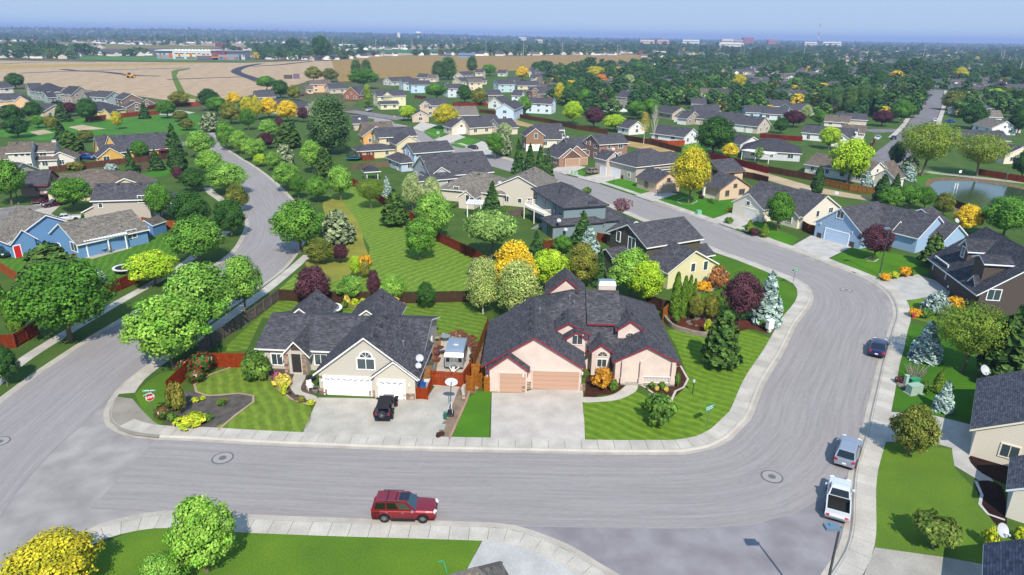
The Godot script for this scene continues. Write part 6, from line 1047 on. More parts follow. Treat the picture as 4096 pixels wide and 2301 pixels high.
	power_pole("tall slim power pole, second from the left of the line toward the highway",498.38,-1022.52,22.9)
	power_pole("tall slim power pole, third from the left of the line toward the highway",806.08,-1426.38,29.7)
	power_pole("tall slim power pole, fourth from the left of the line toward the highway",709.96,-1247.49,16.0)
	power_pole("tall slim power pole, fifth from the left of the line toward the highway",779.29,-1159.74,21.2)
	power_pole("tall slim power pole, sixth from the left of the line toward the highway",831.51,-1229.69,22.8)
	power_pole("tall slim power pole, seventh from the left of the line toward the highway",629.55,-918.81,18.5)
	power_pole("tall slim power pole, eighth from the left of the line toward the highway",529.55,-752.61,16.9)
	power_pole("tall slim power pole, first from the left above the new school",-825.38,-1819.36,27.0)
	power_pole("tall slim power pole, second from the left above the new school",-713.6,-1716.16,24.0)
	power_pole("tall slim power pole, third from the left above the new school",-665.97,-1727.66,24.1)
	var mast:=thing("radio_mast","very tall thin red and white radio mast","radio mast",v3(928.74,0.0,-2233.08))
	for i in 7:
		var g:=geo()
		g.tube(v3(0,80.0*i/7.0,0),v3(0,80.0*(i+1)/7.0,0),1.0,0.85,6,q_("9a5a60") if i % 2==0 else q_("b8bcc4"))
		pt("mast_section",g,"matte",mast)
	var t_water_tower:=thing("water_tower","white bulb water tower on the horizon","tower",v3(-562,0,-4200))
	var g_water_tower:=geo()
	g_water_tower.lathe(Vector3.ZERO,[v2(5,0),v2(3,13.4),v2(3,29.5),v2(16,33.9),v2(19,39.3),v2(12,43.3),v2(0,44.7)],14,q_("e0ddd4"))
	pt("tower_body",g_water_tower,"matte",t_water_tower)
	var t_tower:=thing("tower","pale stone coloured tower on the horizon beside the water tower","tower",v3(-690,0,-4300))
	var g_tower:=geo()
	g_tower.box(v3(0,16.5,0),v3(16,32.9,16),q_("d8ccb8")); g_tower.tube(v3(0,32.9,0),v3(0,41.2,0),8,0.2,6,q_("c0b4a4"))
	pt("tower_body",g_tower,"matte",t_tower)
	far_building("long pale building left of the brick hospital block",988,-3400,52.1,29.7,"d8ccc0",false)
	far_building("brick red hospital block on the horizon",1118,-3500,49.5,37.1,"a0605c",false)
	far_building("low tan building beside the brick hospital block",1051,-3450,50.3,27.5,"b0a498",false)
	far_building("long beige building on the horizon at centre",543,-3000,56.9,23.0,"d8c4b4",false)
	far_building("long tan pink building on the horizon at centre",588,-2900,46.5,25.0,"c8a898",false)
	far_building("long white building on the horizon right of centre",795,-3300,74.6,25.1,"dcdcdc",false)
	far_building("long white store in front of the hospital block",741,-2500,83.9,19.9,"e0dcd4",false)
	far_building("beige building among far trees, upper centre",84,-2600,26.5,21.0,"d0c0a8",false)
	far_building("pale building on the horizon beyond the poplars",38,-3800,36.0,23.7,"dcd8d4",false)
	far_building("brick building at the far horizon left of the mast",1199,-3400,37.2,29.8,"b07068",false)
	far_building("white building on the horizon left of the mast",1297,-3200,56.0,23.3,"d8d4d0",false)
	far_building("long white building right of the mast on the horizon",1434,-3300,81.8,25.0,"dcd8d2",false)
	far_building("white gabled church like hall beyond the crop field",-391,-1680,33.1,9.8,"e8e8ea",false)
	far_building("white farm building beside the lone dark tree",-281,-986,21.6,5.2,"e4e4e2",true)
	far_building("blue grey roofed farm shed by the poplar row",-80,-1186,26.0,6.2,"8ea6c0",true)
	far_building("low blue grey farm shed left of the poplar row",-118,-1218,19.5,3.3,"8ea0b4",true)
	far_building("brown red farmhouse near the bulldozed ground",-338,-1025,23.2,5.0,"8a5a4c",true)
	far_building("long red barn in the mid fields",268,-1496,27.3,6.6,"8a4a40",false)
	far_building("pale tan shed beside the red barn",304,-1514,21.0,7.3,"d8ccb4",false)
	far_building("small red barn right of the school",-696,-1703,18.6,6.2,"8a3038",false)
	far_building("large taupe roofed house left of the school",-591,-1066,34.2,8.6,"a08a80",true)
	far_building("taupe roofed house partly behind the school",-596,-1193,44.4,6.5,"9a8880",true)
	far_building("white roofed shed below the mast",972,-2131,34.2,4.2,"e4e4e6",false)
	far_building("tan two storey house right of the dark row houses",827,-1708,17.4,8.9,"d8c8b0",false)
	far_building("pale house among trees toward the highway",1334,-2408,28.1,6.3,"dcd4d0",false)
func power_pole(label:String,x:float,z:float,h:float):
	var o:=thing("power_pole",label,"power pole",v3(x,0,z),0.0,"tall power poles")
	var g:=geo()
	g.tube(v3(0,-0.5,0),v3(0,h,0),0.42,0.26,8,q_("a8aaa8"))
	pt("pole",g,"matte",o)
	for k in 3:
		g=geo()
		g.bar(v3(0,h-1.0-k*2.6,0),v3(1.6 if k % 2==0 else-1.6,h-0.7-k*2.6,0),0.14,0.14,q_("8a8c8c"))
		pt("insulator_arm",g,"matte",o)
func far_building(label:String,x:float,z:float,w:float,h:float,col:String,gable:bool):
	var o:=thing("building",label,"building",v3(x,0,z))
	var g:=geo()
	var d:=minf(w*0.6,30.0)
	if gable:
		var hw:=h*0.55
		g.box(v3(0,hw*0.5,0),v3(w,hw,d),q_(col))
		for s in [-1.0,1.0]:g.tri(v3(w*0.5*s,hw,d*0.5*s),v3(w*0.5*s,hw,-d*0.5*s),v3(w*0.5*s,h,0),q_(col))
		pt("wall",g,"stucco",o)
		var r:=geo()
		for s in [-1.0,1.0]:r.quad(v3(-w*0.52*s,hw-0.2,d*0.56*s),v3(w*0.52*s,hw-0.2,d*0.56*s),v3(w*0.52*s,h+0.1,0),v3(-w*0.52*s,h+0.1,0),q_("6a6664") if col!="8ea6c0" else q_("7c96b0"))
		pt("roof",r,"shingle",o)
		for i in int(w/6.0):
			var p:=geo()
			p.box(v3(-w*0.5+3.0+i*6.0,hw*0.5,d*0.5+0.03),v3(1.6,hw*0.4,0.1),q_("3c4448"))
			pt("window",p,"glass",o)
	else:
		g.box(v3(0,h*0.5,0),v3(w,h,d),q_(col))
		pt("wall",g,"stucco",o)
		for k in 2:
			var p:=geo()
			p.box(v3(0,h*(0.3+0.35*k),d*0.5+0.2),v3(w*0.9,h*0.12,0.4),q_("5c6468"))
			pt("window_band",p,"glass",o)
func make_things():
	rng.seed=61
	street_sign("stop sign under two green street name plates on the corner lawn",-34.95,-58.14,3.31,[["S NEVIS WAY",3.19,0.12,1.05,0.24,""],["E ROSELAND ST",2.91,1.05,0.95,0.24,""]],0.75)
	street_sign("double green street name plate by the striped lawn corner",19.35,-58.24,2.41,[["E ROSELAND ST",2.11,0.62,1.25,0.6,"S NEVIS WAY"]])
	street_sign("crossed green street name plates at the upper bend",43.33,-99.08,2.92,[["E ROSELAND ST",2.57,-0.35,1.25,0.26,""],["S NEVIS WAY",2.84,0.75,1.1,0.26,""]])
	street_sign("far red stop sign at the inner street corner",-52.26,-304.31,2.6,[],0.3)
	street_sign("green street plate and stop sign back on the cross street",172.72,-313.83,3.2,[["S WAY",3.0,0.2,1.0,0.24,""]])
	street_sign("green street name plate by the dark red fence corner",123.38,-238.88,2.8,[["E ST",2.7,0.1,1.0,0.24,""]])
	street_lamp("tall dark street lamp behind the white pickup, bottom of the street",20.44,-34.44,7.6,3.142,0.9)
	street_lamp("tall dark street lamp at the shaded driveway by the bend",59.61,-104.86,7.83,3.142,0.7)
	street_lamp("street lamp rising behind the blue house",-107.35,-144.62,6.94,0.3,0.5)
	street_lamp("slim street lamp beside the dark pines on the upper street",-7.22,-233.78,7.0,0.5,0.5)
	street_lamp("street lamp by the small dark tree near the pond",143.97,-257.22,5.5,0.2,0.5)
	post_lamp("black post lamp on the striped lawn",19.51,-64.72,1.77)
	post_lamp("black post lamp on the lawn with the sapling",26.09,-176.11,1.82)
	post_lamp("black post lamp by the shaded driveway",65.61,-96.6,1.36)
	make_yards()
func post_lamp(label:String,x:float,z:float,h:float):
	var o:=thing("post_lamp",label,"post lamp",v3(x,0.16,z))
	var g:=geo()
	g.tube(v3(0,-0.1,0),v3(0,h-0.4,0),0.05,0.04,8,q_("14181a"))
	pt("post",g,"matte",o)
	g=geo()
	g.lathe(v3(0,h-0.4,0),[v2(0.05,0),v2(0.13,0.04),v2(0.16,0.26),v2(0.0,0.26)],8,q_("d4d8d4"))
	pt("lantern",g,"glass",o)
	g=geo()
	g.lathe(v3(0,h-0.14,0),[v2(0.19,0),v2(0.06,0.11),v2(0.0,0.16)],8,q_("c0c4c6"))
	pt("cap",g,"aluminium",o)
func make_yards():
	var g:=geo()
	var o:=thing("basketball_hoop","portable basketball hoop with clear backboard beside the driveway","basketball hoop",v3(-6.06,0.17,-59.88),0.0)
	g.hexa([v3(-0.45,0,0.6),v3(0.45,0,0.6),v3(0.4,0,-0.5),v3(-0.4,0,-0.5),v3(-0.38,0.25,0.5),v3(0.38,0.25,0.5),v3(0.3,0.25,-0.45),v3(-0.3,0.25,-0.45)],q_("17181b"))
	pt("base",g,"plastic",o)
	g=geo()
	g.tube(v3(0,0.2,-0.35),v3(0.1,2.9,-0.6),0.06,0.05,8,q_("4a4e52"))
	g.bar(v3(0.1,2.75,-0.6),v3(0.1,3.0,-1.1),0.07,0.07,q_("3a3e42"))
	g.bar(v3(0.3,0.25,0.3),v3(0.06,1.2,-0.45),0.03,0.03,q_("c8ccd0"))
	g.bar(v3(-0.3,0.25,0.3),v3(0.04,1.2,-0.45),0.03,0.03,q_("c8ccd0"))
	pt("pole",g,"matte",o)
	g=geo()
	var n:=14
	for i in n:
		var a:=TAU*i/n
		var b:=TAU*(i+1)/n
		g.tri(v3(0.1,3.0,-1.12),v3(0.1+cos(a)*0.62,3.0+sin(a)*0.42,-1.12),v3(0.1+cos(b)*0.62,3.0+sin(b)*0.42,-1.12),q_("c4ccd4"))
		g.bar(v3(0.1+cos(a)*0.62,3.0+sin(a)*0.42,-1.12),v3(0.1+cos(b)*0.62,3.0+sin(b)*0.42,-1.12),0.04,0.04,q_("e0e4e6"))
	pt("backboard",g,"plastic",o)
	g=geo()
	for i in n:g.bar(v3(0.1+cos(TAU*i/n)*0.23,2.75,-1.4+sin(TAU*i/n)*0.23),v3(0.1+cos(TAU*(i+1)/n)*0.23,2.75,-1.4+sin(TAU*(i+1)/n)*0.23),0.03,0.03,q_("c04a20"))
	pt("rim",g,"plastic",o)
	simple("utility_box","dark green utility pedestal on the gravel strip","utility box",-6.44,-58.89,0,[["cabinet","plastic",[[v3(0,0.35,0),v3(0.3,0.7,0.3),q_("1f5a4c")]]],["lid","plastic",[[v3(0,0.73,0),v3(0.34,0.06,0.34),q_("2c7462")]]]])
	simple("meter_lid","pale meter box lid in the gravel strip","utility lid",-6.61,-57.43,-0.1,[["lid","concrete",[[v3(0,0.03,0),v3(0.6,0.06,0.9),q_("b4b8b4")]]]])
	simple("boulder","brown split boulder at the end of the gravel strip","boulder",-6.61,-55.96,0.5,[["rock","gravel",[[v3(0,0.15,0),v3(0.7,0.3,0.35),q_("6a5446")],[v3(-0.3,0.1,0.15),v3(0.35,0.22,0.3),q_("5c483c")]]]])
	simple("air_conditioner","pale air conditioner beside the wall of the stone entry house","air conditioner",-9.02,-69.17,0,[["casing","aluminium",[[v3(0,0.42,0),v3(0.8,0.84,0.8),q_("b4c0b8")]]],["fan_cover","matte",[[v3(0,0.86,0),v3(0.62,0.05,0.62),q_("3c4442")]]]])
	simple("plywood_sheet","tan plywood sheet leaning by the air conditioner","plywood sheet",-9.39,-66.44,0,[["board","wood",[[v3(0,1.0,0),v3(1.5,2.0,0.06),q_("b98a58")]]]])
	simple("recycling_bin","blue lidded bin behind the orange red bin screen","bin",-9.33,-64.45,0,[["bin_body","plastic",[[v3(0,0.5,0),v3(0.6,1.0,0.6),q_("2a5aa0")]]],["lid","plastic",[[v3(0,1.03,0),v3(0.66,0.07,0.66),q_("1c4a98")]]]])
	simple("rubbish_bin","grey lidded bin behind the orange red bin screen","bin",-8.93,-64.89,0.1,[["bin_body","plastic",[[v3(0,0.5,0),v3(0.6,1.0,0.6),q_("9aa0a4")]]],["lid","plastic",[[v3(0,1.04,0),v3(0.66,0.08,0.66),q_("c4c8cc")]]]])
	simple("recycling_bin","dark blue bin behind the short new cedar panel","bin",-2.41,-65.63,0,[["bin_body","plastic",[[v3(0,0.55,0),v3(0.65,1.1,0.6),q_("1c2f6c")]]],["lid","plastic",[[v3(0,1.13,0),v3(0.7,0.08,0.66),q_("24408c")]]]])
	simple("garden_chair","white slatted garden chair on the gravel by the stone entry path","chair",-21.39,-64.43,0.6,[["seat","plastic",[[v3(0,0.38,0),v3(0.55,0.05,0.55),q_("e4dcd8")]]],["backrest","plastic",[[v3(0,0.7,-0.28),v3(0.55,0.7,0.05),q_("e4dcd8")]]],["armrest","plastic",[[v3(-0.3,0.58,0),v3(0.1,0.05,0.6),q_("e4dcd8")]]],["armrest","plastic",[[v3(0.3,0.58,0),v3(0.1,0.05,0.6),q_("e4dcd8")]]],["leg","plastic",[[v3(-0.25,0.19,0.22),v3(0.06,0.38,0.06),q_("e4dcd8")]]],["leg","plastic",[[v3(0.25,0.19,0.22),v3(0.06,0.38,0.06),q_("e4dcd8")]]],["leg","plastic",[[v3(-0.25,0.19,-0.22),v3(0.06,0.38,0.06),q_("e4dcd8")]]],["leg","plastic",[[v3(0.25,0.19,-0.22),v3(0.06,0.38,0.06),q_("e4dcd8")]]]])
	planter("grey half barrel planter beside the white garden chair",-20.66,-63.91,0.38,"a49c94","6a625a")
	planter("wooden half barrel planter by the curved edging",-22.2,-62.29,0.33,"8a7c70","5f6a38")
	planter("small dark urn by the curved path",-23.25,-63.41,0.16,"4a4038","54402f")
	planter("barrel planter near the yellow green shrubs",-24.16,-64.46,0.33,"84786c","6a7a38")
	fire_pit("black round fire bowl on the gravel by the stone entry",-21.79,-66.31)
	trampoline("round trampoline with white rim behind the stone entry house",-24.94,-85.42,2.0,"dcdcd4",false)
	trampoline("round trampoline cut by the lime tree on the left lawn",-60.63,-101.12,1.9,"cfd4da",false)
	trampoline("netted trampoline with teal rim beside the cream two storey house",-47.87,-204.2,2.2,"1c8a94",true)
	hydrant("red fire hydrant beside the golden shrub on the bend",55.24,-86.81,"c43a44")
	hydrant("red fire hydrant on the upper inner corner",-48.85,-308.99,"c02a2a")
	simple("utility_box","tall pale green utility pedestal near the driftwood","utility box",43.65,-67.26,0.25,[["cabinet","plastic",[[v3(0,0.6,0),v3(0.35,1.2,0.35),q_("9ab4a4")]]],["lid","plastic",[[v3(0,1.24,0),v3(0.41,0.07,0.41),q_("9ab4a4")]]],["base","concrete",[[v3(0,0.03,0),v3(0.6499999999999999,0.08,0.6499999999999999),q_("a8aca4")]]]])
	simple("utility_box","bright green utility box behind the grey green transformer","utility box",44.68,-67.45,0.25,[["cabinet","plastic",[[v3(0,0.375,0),v3(1.1,0.75,0.6),q_("2f8a5c")]]],["lid","plastic",[[v3(0,0.79,0),v3(1.1600000000000001,0.07,0.6599999999999999),q_("2f8a5c")]]],["base","concrete",[[v3(0,0.03,0),v3(1.4000000000000001,0.08,0.8999999999999999),q_("a8aca4")]]]])
	simple("utility_box","grey green transformer box on the shaded lawn","utility box",43.62,-65.51,0.25,[["cabinet","plastic",[[v3(0,0.5,0),v3(1.5,1.0,0.8),q_("8fa898")]]],["lid","plastic",[[v3(0,1.04,0),v3(1.56,0.07,0.8600000000000001),q_("8fa898")]]],["base","concrete",[[v3(0,0.03,0),v3(1.8,0.08,1.1),q_("a8aca4")]]]])
	simple("utility_box","green transformer box on the lawn below the beige porch house","utility box",40.11,-144.05,0.25,[["cabinet","plastic",[[v3(0,0.375,0),v3(1.0,0.75,0.8),q_("6cae8c")]]],["lid","plastic",[[v3(0,0.79,0),v3(1.06,0.07,0.8600000000000001),q_("6cae8c")]]],["base","concrete",[[v3(0,0.03,0),v3(1.3,0.08,1.1),q_("a8aca4")]]]])
	simple("utility_box","pale green transformer box by the bronze grey car","utility box",16.42,-187.18,0.25,[["cabinet","plastic",[[v3(0,0.4,0),v3(0.8,0.8,0.7),q_("9cb4a0")]]],["lid","plastic",[[v3(0,0.8400000000000001,0),v3(0.8600000000000001,0.07,0.76),q_("9cb4a0")]]],["base","concrete",[[v3(0,0.03,0),v3(1.1,0.08,1.0),q_("a8aca4")]]]])
	simple("utility_box","second pale green box beside the bronze grey car","utility box",17.21,-186.81,0.25,[["cabinet","plastic",[[v3(0,0.375,0),v3(0.8,0.75,0.6),q_("8aa694")]]],["lid","plastic",[[v3(0,0.79,0),v3(0.8600000000000001,0.07,0.6599999999999999),q_("8aa694")]]],["base","concrete",[[v3(0,0.03,0),v3(1.1,0.08,0.8999999999999999),q_("a8aca4")]]]])
	simple("utility_box","pale green transformer box under the golden tree","utility box",-29.04,-264.16,0.25,[["cabinet","plastic",[[v3(0,0.4,0),v3(1.0,0.8,0.8),q_("9ab0a0")]]],["lid","plastic",[[v3(0,0.8400000000000001,0),v3(1.06,0.07,0.8600000000000001),q_("9ab0a0")]]],["base","concrete",[[v3(0,0.03,0),v3(1.3,0.08,1.1),q_("a8aca4")]]]])
	simple("mailbox","white cluster mailbox on a stone base at the street edge","mailbox",33.51,-81.41,0.4,[["cabinet","plastic",[[v3(0,1.05,0),v3(0.85,1.1,0.55),q_("e4e6e8")]]],["pedestal","matte",[[v3(0,0.25,0),v3(0.4,0.5,0.35),q_("c4c4c0")]]],["cap","plastic",[[v3(0,1.65,0),v3(0.95,0.12,0.65),q_("eceef0")]]]])
	retaining_wall("curved grey block retaining wall below the mulch bank",pv([20.7,-85.2,21.1,-82.3,22.3,-81,24.1,-79.8,26.1,-79.7]),3,"a49a8c")
	retaining_wall("pale block retaining wall round the copper shrub bed",pv([26.6,-95.7,29.4,-96.1,32.2,-98.7,34.2,-102.8,34.6,-104.7]),2,"b8b0a0")
	retaining_wall("small curved block wall where the two driveways meet",pv([-4.9,-62.9,-5.1,-64.2,-4.8,-65.2,-3.7,-64.8]),3,"c0b8a8")
	retaining_wall("low stone edging of the back yard flower bed",pv([-23.1,-88.7,-21.4,-87.9,-18.1,-87.9,-15.8,-88.8,-15.1,-89.9]),1,"a8907c")
	retaining_wall("grey stone block edging by the mailbox",pv([33.6,-81.4,34.7,-83]),2,"b0a48e")
	ring_ornament("pale round carved ring ornament in the back yard bed",-18.29,-89.02)
	patio_table("round glass patio table on the flagstones",-8.15,-77.08,"7c8480")
	patio_table("round glass table on the stucco porch",16.24,-68.55,"8a9290")
	bicycle("dark bicycle lying on the dirt beside the concrete strip",-8.77,-73.14)
	scrap("scattered red flagstones behind the camper trailer",pv([-9.2,-79.2,-6.6,-80.5,-4.1,-78.1,-4.4,-74.6,-6.5,-77.7,-8.3,-78.6]),60,"b0715a")
	scrap("red flagstones stacked along the house wall",pv([-9.2,-75.3,-8.2,-75.6,-8.2,-71.3,-9,-71.3]),16,"a8684e")
	scrap("firewood and branches along the cedar fence",pv([-4.5,-75.5,-3.9,-75.2,-4.5,-70.7,-4.8,-70.9]),30,"7a5a44")
	scrap("pale rocks on the mulch bank",pv([21.9,-86,25.9,-86.9,28.2,-83.5,24.9,-81.1]),18,"b8b4a4")
	scrap("white stones under the utility boxes",pv([43.1,-68,44.6,-68.5,43.4,-66.4,42.7,-66.6]),30,"c8beb0")
	pergola("white slatted pergola over the patio of the blue house",pv([-71,-108.7,-68.9,-111.4,-67,-113.4]),2.5,0.982,3.2)
	pergola("long white pergola of the hip roofed charcoal house",pv([71.6,-215.7,74.1,-210.5,77.4,-208.2]),2.6,-0.35,3.5)
	pergola("white roofed patio cover behind the mottled roof beige house",pv([-9.5,-138.7,-6.7,-138.5]),2.6,0.1,3.4)
	shed("small blue garden shed with white framed door",-67.31,-123.21,-0.25)
	gazebo("small slate roofed garden shelter with white posts behind the park fence",-37.04,-176.52)
	balcony("white balcony with deck and steps of the teal two storey house",pv([2.3,-137.9,6.2,-130.5,7.6,-130.9,5.3,-140.1]),2.9)
	deck("wooden deck and stair of the mottled roof beige house",-15.1,-155.43,-0.33)
	deck("red stained deck of the cream two storey house",-43.95,-205.38,0.4)
	steps("pale rear steps of the pale blue house",-31.83,-189.44,0.55)
	dish("large satellite dish on the edge of the charcoal roof above the bins",-9.71,3.1,-65.27,0.42,0.3)
	dish("smaller satellite dish below the large dish by the bins",-9.67,2.9,-63.94,0.32,0.3)
	dish("white satellite dish on the cream slate roof corner",49.18,3.4,-63.73,0.55,0.3)
	dish("white satellite dish at the gutter of the bottom corner house",34.49,3.4,-39.01,0.5,0.3)
	dish("satellite dish on the gable of the pale blue garage house",84.84,3.2,-127.18,0.5,0.3)
	dish("satellite dish in front of the olive two storey house",17.36,2.2,-113.96,0.5,0.3)
	dish("dark satellite dish on the lower teal roof",8.47,3.4,-122.33,0.4,0.3)
	dish("satellite dish on the teal wall",9.85,1.5,-123.06,0.35,0.3)
	dish("satellite dish on the white chimney house",15.94,4.2,-224.13,0.55,0.3)
	dish("second satellite dish on the white chimney house",17.47,4.2,-226.08,0.5,0.3)
	dish("satellite dish behind the grey stucco roof",28.01,5.5,-194.43,0.5,0.3)
	dish("satellite dish on the mottled brown roof",-3.04,4.2,-151.38,0.5,0.3)
	dish("satellite dish on the blue gable wall",-81.96,1.6,-109.97,0.45,0.3)
	dish("satellite dish on the grey garage roof",-74.2,4,-129.82,0.4,0.3)
	dish("satellite dish behind the cream white house",71.17,3.6,-148.45,0.5,0.3)
	dish("satellite dish on the roof below the poplar",-59.12,4.5,-266.3,0.5,0.3)
	dish("satellite dish on the white bungalow",124.21,3.6,-252.82,0.5,0.3)
	digger("yellow backhoe loader on the cleared land",-303.23,-560.71,0.2,1.3)
	digger("orange excavator on the graded earth strip",-266.07,-1222.55,2.8,1.7)
	digger("yellow loader at the edge of the graded earth strip",-295.55,-1184.54,0.4,1.1)
	simple("container","dark site container on the cleared land","container",-184.6,-579.02,0,[["box","matte",[[v3(0,1.3,0),v3(6,2.6,2.6),q_("4a4c44")]]],["roof","matte",[[v3(0,2.65,0),v3(6.1,0.1,2.7),q_("3c3e3a")]]]])
	simple("container","purple grey site container on the cleared land","container",-178.85,-583.05,0.5,[["box","matte",[[v3(0,1.6,0),v3(4.5,3.2,2.6),q_("6a5a78")]]],["roof","matte",[[v3(0,3.25,0),v3(4.6,0.1,2.7),q_("4a4054")]]]])
	simple("patio_umbrella_base","dark red patio umbrella beside the long yellow house","patio umbrella",-104.45,-203.92,0,[["pole","matte",[[v3(0,1.2,0),v3(0.06,2.4,0.06),q_("5a4a44")]]],["canopy","matte",[[v3(0,2.4,0),v3(2.4,0.12,2.4),q_("7a2434")],[v3(0,2.5,0),v3(1.4,0.12,1.4),q_("7a2434")],[v3(0,2.6,0),v3(0.6,0.12,0.6),q_("7a2434")]]]])
	simple("flag","striped red and white flag with blue corner on the dark porch","flag",66.69,-96.25,0.7,[["staff","matte",[[v3(0,1.5,0),v3(0.05,3.0,0.05),q_("c8c4b8")]]],["cloth","matte",[[v3(0.5,2.6,0.02),v3(1.0,0.12,0.02),q_("b02a3c")],[v3(0.5,2.48,0.02),v3(1.0,0.12,0.02),q_("e4e4e4")],[v3(0.5,2.3600000000000003,0.02),v3(1.0,0.12,0.02),q_("b02a3c")],[v3(0.5,2.24,0.02),v3(1.0,0.12,0.02),q_("e4e4e4")],[v3(0.5,2.12,0.02),v3(1.0,0.12,0.02),q_("b02a3c")],[v3(0.5,2.0,0.02),v3(1.0,0.12,0.02),q_("e4e4e4")],[v3(0.5,1.8800000000000001,0.02),v3(1.0,0.12,0.02),q_("b02a3c")],[v3(0.5,1.7600000000000002,0.02),v3(1.0,0.12,0.02),q_("e4e4e4")]]],["canton","matte",[[v3(0.24,2.38,0.035),v3(0.46,0.5,0.02),q_("22305c")]]]])
	simple("rocking_chair","white rocking chair on the dark brown porch","chair",69.24,-92.9,0.4,[["seat","plastic",[[v3(0,0.42,0),v3(0.55,0.05,0.55),q_("e8eaec")]]],["backrest","plastic",[[v3(0,0.85,-0.3),v3(0.55,0.85,0.05),q_("e8eaec")]]],["rocker","plastic",[[v3(-0.25,0.05,0),v3(0.06,0.08,0.9),q_("e8eaec")]]],["rocker","plastic",[[v3(0.25,0.05,0),v3(0.06,0.08,0.9),q_("e8eaec")]]],["leg","plastic",[[v3(-0.25,0.22,0.2),v3(0.05,0.4,0.05),q_("e8eaec")]]],["leg","plastic",[[v3(0.25,0.22,0.2),v3(0.05,0.4,0.05),q_("e8eaec")]]]])
	simple("pond_fountain","two white fountain jets in the pond","fountain",114.3,-174.86,0,[["jet","matte",[[v3(-0.3,0.7,0),v3(0.16,1.4,0.16),q_("dfe6ea")]]],["jet","matte",[[v3(0.4,0.6,0),v3(0.16,1.2,0.16),q_("dfe6ea")]]]])
	simple("notice_sign","small white notice sign on a post by the pond","sign",124.4,-189.97,0,[["post","matte",[[v3(0,0.8,0),v3(0.08,1.6,0.08),q_("4a7a5c")]]],["board","matte",[[v3(0,1.7,0.02),v3(0.7,0.7,0.05),q_("e4e8ea")]]]])
	simple("bollard_light","dark green post light by the pond path","post light",135.23,-186.57,0,[["post","matte",[[v3(0,0.9,0),v3(0.16,1.8,0.16),q_("2a5a4c")]]],["lamp_head","matte",[[v3(0,1.9,0),v3(0.3,0.3,0.3),q_("5c7480")]]]])
	simple("outdoor_table","orange wooden bench by the blue house patio","bench",-73.53,-108.29,0.3,[["seat","wood",[[v3(0,0.5,0),v3(1.6,0.08,0.6),q_("b0622c")]]],["leg","wood",[[v3(-0.7,0.25,0),v3(0.1,0.5,0.5),q_("b0622c")]]],["leg","wood",[[v3(0.7,0.25,0),v3(0.1,0.5,0.5),q_("b0622c")]]]])
	patio_table("long patio table under the white pergola",-69.8,-110.96,"8a94a0")
	simple("play_frame","blue toy climbing frame behind the dense pine at left","play frame",-67.17,-99.47,0.2,[["tower","plastic",[[v3(0,0.8,0),v3(0.9,1.6,0.9),q_("3a78b8")]]],["slide","plastic",[[v3(0.8,0.5,0),v3(0.9,0.1,0.5),q_("4a90c8")]]]])
	simple("hose","green garden hose reel near the bottom mottled roof","garden hose",-4.51,-38.84,0.3,[["coil","plastic",[[v3(0,0.05,0),v3(0.06,0.06,1.2),q_("2f9a78")],[v3(-0.2,0.05,-0.6),v3(0.4,0.06,0.06),q_("2f9a78")]]]])
	chimney_box("white boxed chimney with metal cap behind the pink stucco roof",11.69,-79.06)
	porch("stucco porch",12.25,-66.68,14.23,-66.63,17.65,-66.5,-0.026)
	number("5361",7.75,1.83,-65.15,-0.026,"dark house number plate of the pink stucco house")
	number("5613",-19.69,2.19,-63.49,-0.064,"dark house number plate of the grey stone entry house")
func pv(a:Array)->PackedVector2Array:
	var o:=PackedVector2Array()
	for i in range(0,a.size(),2):o.append(v2(a[i],a[i+1]))
	return o
func rounded(p:PackedVector2Array)->PackedVector2Array:
	var o:=PackedVector2Array()
	var n:=p.size()
	for i in n:
		for k in 4:o.append(p[i].cubic_interpolate(p[(i+1) % n],p[(i+n-1) % n],p[(i+2) % n],k/4.0))
	return o
func smooth(p:PackedVector2Array,step:=1.5)->PackedVector2Array:
	var o:=PackedVector2Array()
	for i in p.size()-1:
		var a:=p[maxi(i-1,0)]
		var b:=p[i]
		var c:=p[i+1]
		var d:=p[mini(i+2,p.size()-1)]
		var n:=maxi(1,int(b.distance_to(c)/step))
		for k in n:
			o.append(b.cubic_interpolate(c,a,d,float(k)/n))
	o.append(p[p.size()-1])
	return o
func even(p:PackedVector2Array,step:float)->PackedVector2Array:
	var c:=Curve2D.new()
	for q in p:c.add_point(q)
	var n:=maxi(1,int(round(c.get_baked_length()/step)))
	var o:=PackedVector2Array()
	for i in n+1:o.append(c.sample_baked(c.get_baked_length()*i/n))
	return o
func even_n(p:PackedVector2Array,n:int)->PackedVector2Array:
	var c:=Curve2D.new()
	for q in p:c.add_point(q)
	var o:=PackedVector2Array()
	for i in n+1:o.append(c.sample_baked(c.get_baked_length()*i/n))
	return o
func offset(p:PackedVector2Array,d:float)->PackedVector2Array:
	var o:=PackedVector2Array()
	for i in p.size():
		var t:=(p[mini(i+1,p.size()-1)]-p[maxi(i-1,0)]).normalized()
		o.append(p[i]+v2(-t.y,t.x)*d)
	return o
func sheet(called:String,label:String,pts:PackedVector2Array,y:float,col:Color,mat:String,turn:=0.0,per:=1.0):
	var g:=geo()
	g.poly(pts,y,col,turn,per)
	if g.v.size()==0:return
	structure(called,g,mat).set_meta("label",label)
